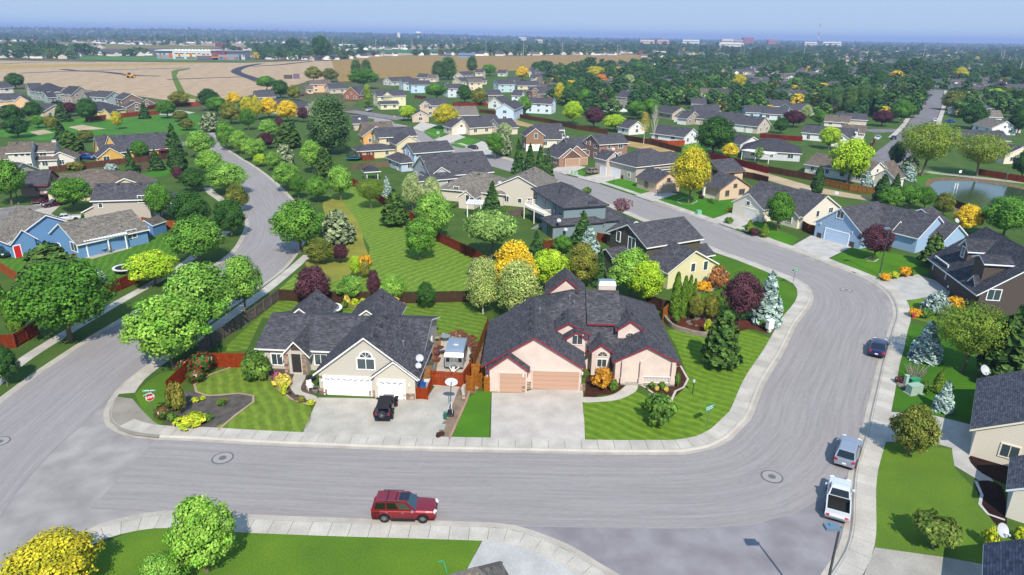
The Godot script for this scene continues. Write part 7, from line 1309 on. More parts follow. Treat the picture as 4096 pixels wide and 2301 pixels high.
func kerbside(label:String,ctrl:PackedVector2Array,s:float,walk_from:int,walk_to:int)->PackedVector2Array:
	var p:=even(smooth(ctrl),1.5)
	var conc:=q_("c2bdb4")
	var g:=geo()
	g.strip(p,offset(p,0.45*s),0.03,0.02,Color(conc.r*0.92,conc.g*0.9,conc.b*0.88))
	g.strip(offset(p,0.45*s),offset(p,0.6*s),0.02,0.16,conc)
	g.strip(offset(p,0.6*s),offset(p,0.72*s),0.16,0.166,conc)
	structure("kerb",g,"concrete").set_meta("label","concrete kerb and gutter "+label)
	if walk_to>walk_from:
		var w:=PackedVector2Array()
		for i in range(walk_from,walk_to+1):w.append(ctrl[i])
		slabs("sidewalk","pale concrete sidewalk "+label,offset(even(smooth(w),1.55),0.74*s),offset(even(smooth(w),1.55),2.25*s))
	return offset(p,0.66*s)
func slabs(called:String,label:String,a:PackedVector2Array,b:PackedVector2Array,y:=0.172):
	var o:=Node3D.new()
	o.name=called
	o.set_meta("kind","structure")
	o.set_meta("label",label)
	add_child(o,true)
	for i in a.size()-1:
		var g:=geo()
		var k:=rr(0.90,1.06)
		var c:=q_("c6c1b8",k)
		var u:=0.016
		var p0:=a[i].lerp(a[i+1],u/1.5)
		var p1:=a[i].lerp(a[i+1],1.0-u/1.5)
		var q0:=b[i].lerp(b[i+1],u/1.5)
		var q1:=b[i].lerp(b[i+1],1.0-u/1.5)
		var t:=[p0,p1,q1,q0]
		if (p1-p0).cross(q0-p0)>0.0:t=[p0,q0,q1,p1]
		var h:=[]
		for yy in [0.05,y+rr(-0.004,0.004)]:
			for e in t:h.append(v3(e.x,yy,e.y))
		g.hexa(h,c)
		pt("paving_slab",g,"concrete",o)
func block(label:String,edge:PackedVector2Array,rest:PackedVector2Array,col:Color):
	var p:=edge.duplicate()
	p.append_array(rest)
	var g:=geo()
	g.poly(p,0.15,col)
	g.skirt(p,-0.1,0.15,q_("a8a298"))
	structure("ground",g,"lawn").set_meta("label",label)
func ribbon(called:String,label:String,ctrl:PackedVector2Array,w:float,y:float,col:Color,mat:String,per:=1.0):
	var p:=smooth(ctrl,4.0)
	var g:=geo()
	g.strip(offset(p,-w*0.5),offset(p,w*0.5),y,y,col,per)
	structure(called,g,mat).set_meta("label",label)
func make_pickup(label:String,x:float,z:float,yaw:float,col:Color,s:Dictionary)->Node3D:
	var floor_y:float=s.belt-0.42
	var d:=s.duplicate()
	d.tail=floor_y
	d.name="pickup_truck"
	d.windows=2
	var o:=car(label,"pickup truck",x,z,yaw,col,d)
	var L:float=s.L*0.5
	var W:float=s.W*0.5
	var x0:=-L*0.985
	var x1:float=s.rb*L-0.04
	var g:=geo()
	for sd in [-1.0,1.0]:
		g.box(v3((x0+x1)*0.5,(floor_y+s.belt)*0.5-0.06,sd*(W-0.06)),v3(x1-x0,s.belt-floor_y+0.16,0.1),col)
	g.box(v3(x0+0.05,(floor_y+s.belt)*0.5-0.06,0),v3(0.09,s.belt-floor_y+0.12,W*2-0.22),col)
	pt("bed_sides",g,"paint",o)
	g=geo()
	var dk:=q_("17181a")
	g.box(v3((x0+x1)*0.5,floor_y+0.06,0),v3(x1-x0-0.2,0.06,W*2-0.26),dk)
	for i in 9:g.box(v3((x0+x1)*0.5,floor_y+0.1,(i-4)*W*0.19),v3(x1-x0-0.24,0.03,0.07),dk)
	g.box(v3(x1-0.02,floor_y+0.25,0),v3(0.05,0.4,W*2-0.26),dk)
	for sd in [-1.0,1.0]:g.box(v3((x0+x1)*0.5,floor_y+0.25,sd*(W-0.13)),v3(x1-x0-0.2,0.36,0.04),dk)
	pt("bed_liner",g,"matte",o)
	g=geo()
	g.box(v3(x0-0.1,0.5,0),v3(0.2,0.16,W*1.9),q_("c9ced4"))
	pt("rear_bumper",g,"chrome",o)
	return o
func make_jeep(label:String,x:float,z:float,yaw:float):
	var o:=thing("open_jeep",label,"car",v3(x,0.16,z),yaw)
	var navy:=q_("16233f")
	var dk:=q_("151516")
	var g:=geo()
	g.box(v3(-0.75,0.86,0),v3(2.3,0.55,1.5),navy)
	g.hexa([v3(0.4,0.6,0.72),v3(1.85,0.6,0.55),v3(1.85,0.6,-0.55),v3(0.4,0.6,-0.72),v3(0.4,1.16,0.7),v3(1.8,1.06,0.52),v3(1.8,1.06,-0.52),v3(0.4,1.16,-0.7)],navy)
	pt("body",g,"paint",o)
	g=geo()
	g.hexa([v3(-1.85,1.5,0.66),v3(0.32,1.72,0.62),v3(0.32,1.72,-0.62),v3(-1.85,1.5,-0.66),v3(-1.75,1.72,0.6),v3(0.25,1.8,0.58),v3(0.25,1.8,-0.58),v3(-1.75,1.72,-0.6)],q_("1a1b1e"))
	pt("soft_top",g,"matte",o)
	g=geo()
	for sd in [-1.0,1.0]:
		g.bar(v3(0.48,1.1,sd*0.7),v3(0.26,1.76,sd*0.62),0.08,0.08,q_("4a3c34"))
		g.bar(v3(-0.6,1.1,sd*0.72),v3(-0.62,1.72,sd*0.62),0.1,0.08,q_("4a3c34"))
		g.bar(v3(-1.85,1.1,sd*0.7),v3(-1.78,1.6,sd*0.64),0.09,0.09,q_("4a3c34"))
	pt("roll_bar",g,"matte",o)
	g=geo()
	g.quad(v3(0.5,1.16,0.62),v3(0.5,1.16,-0.62),v3(0.3,1.7,-0.56),v3(0.3,1.7,0.56),q_("31434a"))
	pt("windscreen",g,"glass",o)
	for sd in [-1.0,1.0]:
		for wx in [1.3,-1.12]:
			wheel(o,v3(wx,0.4,sd*0.78),0.4,0.27,q_("b4b8bd"),5)
			g=geo()
			g.box(v3(wx,0.88,sd*0.8),v3(0.95,0.08,0.36),dk)
			g.box(v3(wx-0.5,0.76,sd*0.8),v3(0.08,0.26,0.34),dk)
			pt("fender",g,"matte",o)
		g=geo()
		g.box(v3(-1.93,0.98,sd*0.62),v3(0.08,0.2,0.14),q_("a81420"))
		pt("tail_light",g,"plastic",o)
		g=geo()
		g.box(v3(0.5,1.3,sd*0.92),v3(0.12,0.2,0.2),dk)
		pt("mirror",g,"plastic",o)
	g=geo()
	g.box(v3(-1.98,0.5,0),v3(0.2,0.2,1.5),dk)
	g.box(v3(1.98,0.5,0),v3(0.2,0.2,1.5),dk)
	pt("bumper",g,"matte",o)
	var sp:=Node3D.new()
	sp.name="spare_wheel"
	sp.position=v3(-2.1,0.98,0)
	sp.rotation.y=-PI*0.5
	o.add_child(sp)
	var tg:=geo()
	var prof:=[v2(0.22,0.12),v2(0.35,0.12),v2(0.38,0.06),v2(0.38,-0.1),v2(0.1,-0.12)]
	for i in 18:
		var e0:=v3(cos(TAU*i/18),sin(TAU*i/18),0)
		var e1:=v3(cos(TAU*(i+1)/18),sin(TAU*(i+1)/18),0)
		for j in prof.size()-1:
			tg.quad(e0*prof[j].x+v3(0,0,prof[j].y),e1*prof[j].x+v3(0,0,prof[j].y),e1*prof[j+1].x+v3(0,0,prof[j+1].y),e0*prof[j+1].x+v3(0,0,prof[j+1].y),q_("2a2a2c"))
	pt("tyre",tg,"matte",sp)
	var rg:=geo()
	for i in 18:
		var e0:=v3(cos(TAU*i/18),sin(TAU*i/18),0)
		var e1:=v3(cos(TAU*(i+1)/18),sin(TAU*(i+1)/18),0)
		rg.tri(v3(0,0,0.06),e0*0.23+v3(0,0,0.09),e1*0.23+v3(0,0,0.09),q_("55585c"))
	for i in 5:rg.bar(v3(0,0,0.1),v3(cos(TAU*i/5),sin(TAU*i/5),0)*0.22+v3(0,0,0.11),0.07,0.05,q_("c8ccd0"))
	pt("rim",rg,"chrome",sp)
func make_camper(label:String,x:float,z:float,yaw:float):
	var o:=thing("camper_trailer",label,"camper trailer",v3(x,0.17,z),yaw)
	var al:=q_("c4c8cc")
	var prof:=[v2(2.15,0.45),v2(2.3,0.75),v2(2.34,1.15),v2(2.22,1.75),v2(1.95,2.15),v2(1.4,2.36),v2(0.2,2.42),v2(-1.4,2.36),v2(-2.1,2.2),v2(-2.3,1.6),v2(-2.25,0.9),v2(-1.9,0.45)]
	var g:=geo()
	for i in prof.size():
		var a:Vector2=prof[i]
		var b:Vector2=prof[(i+1) % prof.size()]
		g.quad(v3(a.x,a.y,1.05),v3(a.x,a.y,-1.05),v3(b.x,b.y,-1.05),v3(b.x,b.y,1.05),al)
		for s in [-1.0,1.0]:
			var c:=v3(0,1.3,1.05*s)
			if s>0:g.tri(c,v3(a.x,a.y,1.05),v3(b.x,b.y,1.05),al)
			else:g.tri(c,v3(b.x,b.y,-1.05),v3(a.x,a.y,-1.05),al)
	pt("shell",g,"aluminium",o)
	for k in 4:
		g=geo()
		var zz:=(k-1.5)*0.46
		g.quad(v3(2.355,1.2,zz+0.2),v3(2.355,1.2,zz-0.2),v3(2.265,1.65,zz-0.2),v3(2.265,1.65,zz+0.2),q_("23272a") if k in [0,3] else q_("6d746f"))
		pt("window",g,"glass",o)
	for s in [-1.0,1.0]:
		g=geo()
		g.box(v3(-0.7,1.5,1.06*s),v3(1.2,0.5,0.03),q_("23272a"))
		pt("window",g,"glass",o)
		wheel(o,v3(-0.3,0.33,s*0.92),0.33,0.2,q_("d0d0d0"),5)
	g=geo()
	g.box(v3(1.2,1.35,1.065),v3(0.62,1.6,0.03),q_("b8bcc0"))
	pt("door",g,"aluminium",o)
	g=geo()
	g.box(v3(0.1,2.45,0),v3(0.55,0.1,0.55),q_("d0d4d6"))
	pt("roof_hatch",g,"aluminium",o)
	g=geo()
	g.bar(v3(2.0,0.45,0.6),v3(3.3,0.42,0.05),0.09,0.1,q_("d8d8d4"))
	g.bar(v3(2.0,0.45,-0.6),v3(3.3,0.42,-0.05),0.09,0.1,q_("d8d8d4"))
	g.box(v3(2.85,0.6,0),v3(0.35,0.35,0.3),q_("dcdcdc"))
	pt("tow_bar",g,"matte",o)
func lettering(text:String,size:float,at:Vector3,parent:Node3D,col:Color,turn:=0.0):
	var m:=TextMesh.new()
	var f:=SystemFont.new()
	f.font_names=PackedStringArray(["Droid Sans"])
	f.font_weight=700
	m.font=f
	m.text=text
	m.font_size=32
	m.pixel_size=size/24.0
	m.depth=0.008
	var o:=MeshInstance3D.new()
	o.name="lettering"
	o.mesh=m
	var sm:=StandardMaterial3D.new()
	sm.albedo_color=col.linear_to_srgb()
	sm.roughness=0.6
	o.material_override=sm
	o.position=at
	o.rotation.y=turn
	parent.add_child(o,true)
func street_sign(label:String,x:float,z:float,h:float,plates:Array,stop:=99.0):
	var o:=thing("street_sign",label,"street sign",v3(x,0.15,z))
	var g:=geo()
	g.tube(v3(0,-0.2,0),v3(0,h,0),0.035,0.035,8,q_("8d979c"))
	pt("pole",g,"aluminium",o)
	for p in plates:
		var n:=Node3D.new()
		n.name="plate"
		n.position=v3(0,p[1],0)
		n.rotation.y=p[2]
		o.add_child(n,true)
		g=geo()
		g.box(v3(0,0,0.05),v3(p[3],p[4],0.015),q_("0b7a5c"))
		pt("panel",g,"plastic",n)
		lettering(p[0],0.13 if p[5]=="" else 0.12,v3(0,0.0 if p[5]=="" else 0.1,0.062),n,q_("f0f4f0"))
		if p[5]!="":lettering(p[5],0.12,v3(0,-0.12,0.062),n,q_("f0f4f0"))
	if stop<90.0:
		var n:=Node3D.new()
		n.name="stop_plate"
		n.position=v3(0,h-0.85,0)
		n.rotation.y=stop
		o.add_child(n,true)
		g=geo()
		for q in [[0.42,0.06,q_("e8e8e8")],[0.385,0.066,q_("a8101c")]]:
			for i in 8:
				var a:=PI/8+TAU*i/8
				var b:=a+TAU/8
				g.tri(v3(0,0,q[1]),v3(cos(a)*q[0],sin(a)*q[0],q[1]),v3(cos(b)*q[0],sin(b)*q[0],q[1]),q[2])
		pt("octagon",g,"plastic",n)
		lettering("STOP",0.24,v3(0,0,0.07),n,q_("f4f4f4"))
func street_lamp(label:String,x:float,z:float,h:float,turn:float,arm:=0.9):
	var o:=thing("street_lamp",label,"street lamp",v3(x,0.15,z),turn)
	var g:=geo()
	g.tube(v3(0,-0.1,0),v3(0,h,0),0.1,0.07,8,q_("3c4143"))
	g.tube(v3(0,-0.1,0),v3(0,0.35,0),0.16,0.16,8,q_("9a9a96"))
	pt("pole",g,"matte",o)
	g=geo()
	g.box(v3(arm*0.55,h+0.02,0),v3(0.9,0.22,0.55),q_("5f7488"))
	g.box(v3(0.02,h-0.02,0),v3(0.3,0.08,0.1),q_("3c4143"))
	g.tube(v3(arm*0.55+0.1,h+0.13,0),v3(arm*0.55+0.1,h+0.25,0),0.08,0.08,8,q_("3a86a8"))
	pt("lamp_head",g,"plastic",o)
func dish(label:String,x:float,y:float,z:float,r:float,yaw:float,group:="satellite dishes on roofs"):
	var o:=thing("satellite_dish",label,"satellite dish",v3(x,y,z),yaw,group)
	var g:=geo()
	var c:=q_("a9adb2")
	g.x=Transform3D(Basis(Vector3.RIGHT,deg_to_rad(55)),v3(0,0.55,0))
	for i in 16:
		var a:=TAU*i/16
		var b:=TAU*(i+1)/16
		for q in [[0.0,0.5],[0.5,1.0]]:
			var p:=func(t:float,k:float)->Vector3:return v3(cos(t)*r*k,0.22*r*k*k,sin(t)*r*k)
			g.quad(p.call(b,q[0]),p.call(a,q[0]),p.call(a,q[1]),p.call(b,q[1]),c)
	pt("reflector",g,"plastic",o)
	g=geo()
	g.tube(v3(0,-0.25,-0.05),v3(0,0.55,-0.03),0.03,0.03,6,q_("6c7074"))
	g.bar(v3(0,0.35,0),v3(0,0.5,r*1.1),0.035,0.035,q_("8c9094"))
	g.box(v3(0,0.56,r*1.1),v3(0.12,0.12,0.14),q_("d0d0d0"))
	pt("mount",g,"plastic",o)
func simple(called:String,label:String,category:String,x:float,z:float,yaw:float,parts_:Array,group:="")->Node3D:
	var o:=thing(called,label,category,v3(x,0.16,z),yaw,group)
	for p in parts_:
		var g:=geo()
		for b in p[2]:g.box(b[0],b[1],b[2])
		pt(p[0],g,p[1],o)
	return o
func number(text:String,x:float,y:float,z:float,yaw:float,label:String):
	var o:=thing("house_number",label,"house number",v3(x,y,z),yaw)
	lettering(text,0.3,Vector3.ZERO,o,q_("141414"))
func planter(label:String,x:float,z:float,r:float,c1:String,c2:String):
	var o:=thing("planter",label,"planter",v3(x,0.16,z))
	var g:=geo()
	g.lathe(Vector3.ZERO,[v2(r*0.8,0),v2(r,r*0.8),v2(r,r*1.3),v2(r*0.88,r*1.3),v2(r*0.86,r*1.15)],14,q_(c1))
	pt("tub",g,"wood",o)
	g=geo()
	g.lathe(v3(0,r*1.1,0),[v2(r*0.88,0),v2(r*0.5,r*0.12),v2(0,r*0.16)],12,q_(c2))
	pt("soil",g,"gravel",o)
func fire_pit(label:String,x:float,z:float):
	var o:=thing("fire_pit",label,"fire pit",v3(x,0.16,z))
	var g:=geo()
	g.lathe(v3(0,0.35,0),[v2(0.1,-0.1),v2(0.35,0.0),v2(0.5,0.18),v2(0.52,0.2),v2(0.4,0.16),v2(0.0,0.04)],16,q_("1e2022"))
	pt("bowl",g,"matte",o)
	for i in 3:
		g=geo()
		var a:=TAU*i/3
		g.tube(v3(cos(a)*0.4,0,sin(a)*0.4),v3(cos(a)*0.28,0.36,sin(a)*0.28),0.03,0.03,5,q_("1e2022"))
		pt("leg",g,"matte",o)
func trampoline(label:String,x:float,z:float,r:float,rim:String,net:bool):
	var o:=thing("trampoline",label,"trampoline",v3(x,0.16,z))
	var g:=geo()
	var n:=28
	for i in n:
		var a:=TAU*i/n
		var b:=TAU*(i+1)/n
		g.tri(v3(0,0.86,0),v3(cos(b)*r*0.82,0.86,sin(b)*r*0.82),v3(cos(a)*r*0.82,0.86,sin(a)*r*0.82),q_("17181a"))
	pt("mat",g,"matte",o)
	g=geo()
	g.lathe(v3(0,0.86,0),[v2(r*0.8,0.02),v2(r,0.03),v2(r,-0.06),v2(r*0.8,-0.03)],n,q_(rim))
	pt("pad",g,"plastic",o)
	for i in 6:
		g=geo()
		var p:=v3(cos(TAU*i/6)*r*0.95,0,sin(TAU*i/6)*r*0.95)
		g.tube(p,p+v3(0,2.6 if net else 0.85,0),0.035,0.035,6,q_("6a7074"))
		pt("leg",g,"aluminium",o)
	if net:
		g=geo()
		for i in n*2:
			var a:=TAU*i/(n*2)
			g.bar(v3(cos(a)*r*0.9,0.9,sin(a)*r*0.9),v3(cos(a)*r*0.9,2.5,sin(a)*r*0.9),0.03,0.03,q_("1c1e20"))
		for y in [1.3,1.7,2.1,2.5]:
			for i in n:g.bar(v3(cos(TAU*i/n)*r*0.9,y,sin(TAU*i/n)*r*0.9),v3(cos(TAU*(i+1)/n)*r*0.9,y,sin(TAU*(i+1)/n)*r*0.9),0.03,0.03,q_("1c1e20"))
		pt("safety_net",g,"matte",o)
func hydrant(label:String,x:float,z:float,col:String):
	var o:=thing("fire_hydrant",label,"fire hydrant",v3(x,0.16,z))
	var g:=geo()
	var c:=q_(col)
	g.lathe(Vector3.ZERO,[v2(0.2,0),v2(0.2,0.06),v2(0.13,0.08),v2(0.13,0.6),v2(0.17,0.62),v2(0.17,0.68),v2(0.12,0.72),v2(0.09,0.82),v2(0.03,0.88),v2(0,0.9)],12,c)
	pt("barrel",g,"plastic",o)
	for d in [v3(1,0,0),v3(-1,0,0),v3(0,0,1)]:
		g=geo()
		g.tube(v3(0,0.48,0),v3(0,0.48,0)+d*0.24,0.07,0.08,8,c)
		pt("outlet",g,"plastic",o)
func retaining_wall(label:String,ctrl:PackedVector2Array,courses:int,col:String):
	var o:=thing("retaining_wall",label,"retaining wall")
	var p:=even(smooth(ctrl,0.5),0.42)
	for k in courses:
		for i in p.size()-1:
			var a:=p[i].lerp(p[i+1],0.5*(k % 2)+0.02)
			var b:=p[i].lerp(p[i+1],0.5*(k % 2)+0.98)
			var g:=geo()
			var d:=(b-a).normalized()
			g.box(v3((a.x+b.x)*0.5,0.26+0.2*k,(a.y+b.y)*0.5),v3(a.distance_to(b),0.185,0.3+rng.randf()*0.03),q_(col,rr(0.82,1.08)),Basis(v3(d.x,0,d.y),Vector3.UP,v3(-d.y,0,d.x)))
			pt("block",g,"concrete",o)
func ring_ornament(label:String,x:float,z:float):
	var o:=thing("garden_ornament",label,"garden ornament",v3(x,0.2,z))
	var g:=geo()
	for i in 20:
		var a:=TAU*i/20
		var b:=TAU*(i+1)/20
		for j in 8:
			var f:=func(t:float,q:float)->Vector3:return v3(cos(t)*(0.6+0.24*cos(q)),1.0+sin(t)*(0.75+0.24*cos(q)),0.24*sin(q))
			var q0:=TAU*j/8
			var q1:=TAU*(j+1)/8
			g.quad(f.call(a,q0),f.call(b,q0),f.call(b,q1),f.call(a,q1),q_("b4b0a6",rr(0.8,1.05)))
	pt("ring",g,"stucco",o)
	g=geo()
	g.box(v3(0,0.12,0),v3(1.2,0.3,0.6),q_("a8a49a"))
	pt("plinth",g,"stucco",o)
func patio_table(label:String,x:float,z:float,col:String):
	var o:=thing("patio_table",label,"table",v3(x,0.2,z))
	var g:=geo()
	g.tube(v3(0,0.7,0),v3(0,0.74,0),0.62,0.62,18,q_(col))
	pt("table_top",g,"glass",o)
	for i in 4:
		g=geo()
		var a:=TAU*i/4+0.4
		g.tube(v3(cos(a)*0.5,0,sin(a)*0.5),v3(cos(a)*0.3,0.7,sin(a)*0.3),0.02,0.02,5,q_("4a4640"))
		pt("leg",g,"matte",o)
	for s in [-1.0,1.0]:
		var c:=thing("patio_chair",label.replace("table","chair")+(" on its left side" if s<0 else " on its right side"),"chair",v3(x+s*1.05,0.2,z-0.1))
		g=geo()
		g.box(v3(0,0.42,0),v3(0.55,0.07,0.55),q_("8a8a68"))
		pt("seat",g,"matte",c)
		g=geo()
		g.box(v3(s*0.26,0.78,0),v3(0.07,0.75,0.55),q_("8a8a68"))
		pt("backrest",g,"matte",c)
		for q in [v2(-0.22,-0.22),v2(0.22,-0.22),v2(-0.22,0.22),v2(0.22,0.22)]:
			g=geo()
			g.tube(v3(q.x,0,q.y),v3(q.x,0.4,q.y),0.02,0.02,5,q_("4a4640"))
			pt("leg",g,"matte",c)
func bicycle(label:String,x:float,z:float):
	var o:=thing("bicycle",label,"bicycle",v3(x,0.25,z),0.8)
	for k in 2:
		var g:=geo()
		for i in 20:g.bar(v3(k*1.05+cos(TAU*i/20)*0.34,0.12*sin(TAU*i/20)+0.1,sin(TAU*i/20)*0.34),v3(k*1.05+cos(TAU*(i+1)/20)*0.34,0.12*sin(TAU*(i+1)/20)+0.1,sin(TAU*(i+1)/20)*0.34),0.06,0.06,q_("2a2422"))
		pt("wheel",g,"matte",o)
	var f:=geo()
	f.bar(v3(0,0.1,0),v3(0.45,0.2,-0.3),0.05,0.05,q_("2c5a84"))
	f.bar(v3(0.45,0.2,-0.3),v3(1.05,0.1,0),0.05,0.05,q_("2c5a84"))
	f.bar(v3(0.2,0.2,-0.4),v3(0.9,0.2,-0.4),0.05,0.05,q_("2c5a84"))
	pt("frame",f,"paint",o)
func scrap(label:String,area:PackedVector2Array,n:int,col:String):
	var o:=Node3D.new()
	o.name="loose_stones" if not label.begins_with("firewood") else "firewood"
	o.set_meta("label",label)
	o.set_meta("kind","stuff")
	o.set_meta("category","stones" if not label.begins_with("firewood") else "firewood")
	add_child(o,true)
	var lo:=area[0]
	var hi:=area[0]
	for p in area:
		lo=lo.min(p)
		hi=hi.max(p)
	var g:=geo()
	var k:=0
	for e in 2000:
		if k>=n:break
		var p:=v2(rr(lo.x,hi.x),rr(lo.y,hi.y))
		if not Geometry2D.is_point_in_polygon(p,area):continue
		k+=1
		var s:=rr(0.18,0.55)
		g.box(v3(p.x,0.19+s*0.12,p.y),v3(s*1.3,s*0.35,s),q_(col,rr(0.7,1.25)),Basis(Vector3.UP,rng.randf()*TAU)*Basis(Vector3.RIGHT,rn()*0.15))
	pt("pieces",g,"gravel",o).set_meta("kind","stuff")
func pergola(label:String,posts:PackedVector2Array,h:float,yaw:float,dep:float):
	var o:=thing("pergola",label,"pergola")
	var a:=posts[0]
	var b:=posts[posts.size()-1]
	var d:=(b-a).normalized()
	var n:=v2(-d.y,d.x)
	if n.y>0.0:n=-n
	var white:=q_("e2e4e6")
	for p in posts:
		var g:=geo()
		g.box(v3(p.x,0.15+h*0.5,p.y),v3(0.18,h,0.18),white)
		pt("post",g,"trim",o)
	var bs:=Basis(v3(d.x,0,d.y),Vector3.UP,v3(d.x,0,d.y).cross(Vector3.UP))
	var L:=a.distance_to(b)+0.8
	var m:=(a+b)*0.5
	for t in [0.0,1.0]:
		var g:=geo()
		g.box(v3(m.x+n.x*dep*t,0.15+h+0.1,m.y+n.y*dep*t),v3(L,0.2,0.12),white,bs)
		pt("beam",g,"trim",o)
	var k:=int(L/0.45)
	for i in k:
		var g:=geo()
		var c:=m+d*((i+0.5)/k-0.5)*L+n*dep*0.5
		g.box(v3(c.x,0.15+h+0.27,c.y),v3(0.3,0.1,dep+0.7),white,bs)
		pt("rafter",g,"trim",o)
func shed(label:String,x:float,z:float,yaw:float):
	house("garden_shed",label,x,z,yaw,q_("5f88b8"),"siding",q_("77736c"),q_("e8eaee"),[[0,0,1,3.4,3.0,0,2.1,2.9,"g",0.2]],[["D",0,0,1.72,0,1.3,1.75,q_("e8eaee"),q_("5f88b8")]],[],true,"shed")
func gazebo(label:String,x:float,z:float):
	var o:=thing("garden_shelter",label,"garden shelter",v3(x,0.16,z),0.4)
	for q in [v2(-1.4,-1.4),v2(1.4,-1.4),v2(-1.4,1.4),v2(1.4,1.4)]:
		var g:=geo()
		g.box(v3(q.x,1.2,q.y),v3(0.16,2.4,0.16),q_("e6e8ea"))
		pt("post",g,"trim",o)
	roof("roof",[0,0,0,3.6,3.4,0,2.4,3.5,"h",0.4],q_("50545c"),q_("e6e8ea"),o,false)
func balcony(label:String,c:PackedVector2Array,h:float):
	var o:=thing("balcony",label,"balcony")
	var white:=q_("e2ddd4")
	var g:=geo()
	var p:=[]
	var q:=c.duplicate()
	if (q[1]-q[0]).cross(q[2]-q[0])>0.0:q.reverse()
	for y in [h-0.25,h]:
		for e in q:p.append(v3(e.x,y,e.y))
	g.hexa(p,white)
	pt("floor_deck",g,"trim",o)
	for i in 3:
		var a:=c[i] if i<2 else c[3]
		var b:=c[i+1] if i<2 else c[0]
		g=geo()
		g.bar(v3(a.x,h+1.0,a.y),v3(b.x,h+1.0,b.y),0.08,0.08,white)
		g.bar(v3(a.x,h+0.12,a.y),v3(b.x,h+0.12,b.y),0.06,0.06,white)
		var rl:=pt("railing",g,"trim",o)
		g=geo()
		var n:=int(a.distance_to(b)/0.16)
		for k in n:
			var e:=a.lerp(b,(k+0.5)/n)
			g.box(v3(e.x,h+0.55,e.y),v3(0.05,0.86,0.05),white)
		pt("balusters",g,"trim",rl)
	for e in [c[0],c[1],c[0].lerp(c[1],0.5)]:
		g=geo()
		g.box(v3(e.x,h*0.5,e.y),v3(0.16,h,0.16),white)
		pt("post",g,"trim",o)
	for k in 6:
		g=geo()
		var e:=c[1]+(c[1]-c[2]).normalized()*(0.6+0.3*k)
		g.box(v3(e.x,1.1-0.17*k,e.y),v3(1.1,0.08,0.5),q_("8f9490"))
		pt("step",g,"trim",o)
func deck(label:String,x:float,z:float,yaw:float):
	var o:=thing("deck",label,"deck",v3(x,0.16,z),yaw)
	var w:=q_("93502c")
	for i in 12:
		var g:=geo()
		g.box(v3(-1.8+i*0.3,1.2,0),v3(0.28,0.06,3.0),q_("93502c",rr(0.85,1.1)))
		pt("plank",g,"wood",o)
	var g:=geo()
	g.box(v3(0,0.58,1.45),v3(3.6,1.15,0.06),w)
	pt("skirting",g,"wood",o)
	g=geo()
	for s in [[v3(-1.8,2.15,1.45),v3(1.8,2.15,1.45)],[v3(1.8,2.15,1.45),v3(1.8,2.15,-1.45)],[v3(-1.8,2.15,1.45),v3(-1.8,2.15,-1.45)]]:
		g.bar(s[0],s[1],0.08,0.08,w)
		for k in 14:
			var e:Vector3=(s[0] as Vector3).lerp(s[1],k/14.0)
			g.box(e-v3(0,0.45,0),v3(0.05,0.9,0.05),w)
	pt("railing",g,"wood",o)
func steps(label:String,x:float,z:float,yaw:float):
	var o:=thing("steps",label,"steps",v3(x,0.16,z),yaw)
	for k in 5:
		var g:=geo()
		g.box(v3(0,0.15+0.18*k,-0.3*k),v3(1.4,0.1,0.34),q_("d4ccc0"))
		pt("step",g,"trim",o)
	for s in [-1.0,1.0]:
		var g:=geo()
		g.bar(v3(s*0.7,1.0,0),v3(s*0.7,1.9,-1.3),0.07,0.07,q_("b88a70"))
		pt("handrail",g,"wood",o)
func digger(label:String,x:float,z:float,yaw:float,k:float):
	var o:=thing("digger",label,"digger",v3(x,0,z),yaw)
	o.scale=v3(k,k,k)
	var y:=q_("c8902c")
	var g:=geo()
	g.box(v3(0,1.3,0),v3(3.2,0.9,1.6),y)
	g.box(v3(1.3,1.8,0),v3(1.2,0.6,1.3),y)
	pt("body",g,"plastic",o)
	g=geo()
	g.box(v3(-0.3,2.4,0),v3(1.3,1.4,1.3),q_("2c3436"))
	pt("cab",g,"glass",o)
	g=geo()
	g.bar(v3(-1.6,1.6,0),v3(-2.6,3.6,0),0.35,0.35,y)
	g.bar(v3(-2.6,3.6,0),v3(-3.3,1.8,0),0.28,0.28,y)
	pt("arm",g,"plastic",o)
	g=geo()
	g.box(v3(-3.3,1.5,0),v3(0.6,0.7,0.9),q_("6a5a3c"))
	pt("bucket",g,"matte",o)
	g=geo()
	g.box(v3(2.5,0.7,0),v3(0.7,0.9,2.0),y)
	g.bar(v3(1.4,1.2,0.7),v3(2.3,0.9,0.7),0.2,0.2,y)
	pt("loader",g,"plastic",o)
	for e in [v3(1.2,0.6,0.9),v3(1.2,0.6,-0.9),v3(-1.1,0.75,0.9),v3(-1.1,0.75,-0.9)]:
		wheel(o,e,e.y,0.4,q_("d0b060"),5)
func chimney_box(label:String,x:float,z:float):
	var o:=thing("chimney",label,"chimney",v3(x,0.1,z))
	var g:=geo()
	g.box(v3(0,3.6,0),v3(2.1,7.2,1.2),q_("d9c8bf"))
	pt("shaft",g,"stucco",o)
	g=geo()
	g.hexa([v3(-1.1,7.2,0.65),v3(1.1,7.2,0.65),v3(1.1,7.2,-0.65),v3(-1.1,7.2,-0.65),v3(-0.95,7.75,0.45),v3(0.95,7.75,0.45),v3(0.95,7.75,-0.45),v3(-0.95,7.75,-0.45)],q_("b4c0cc"))
	pt("cap",g,"aluminium",o)
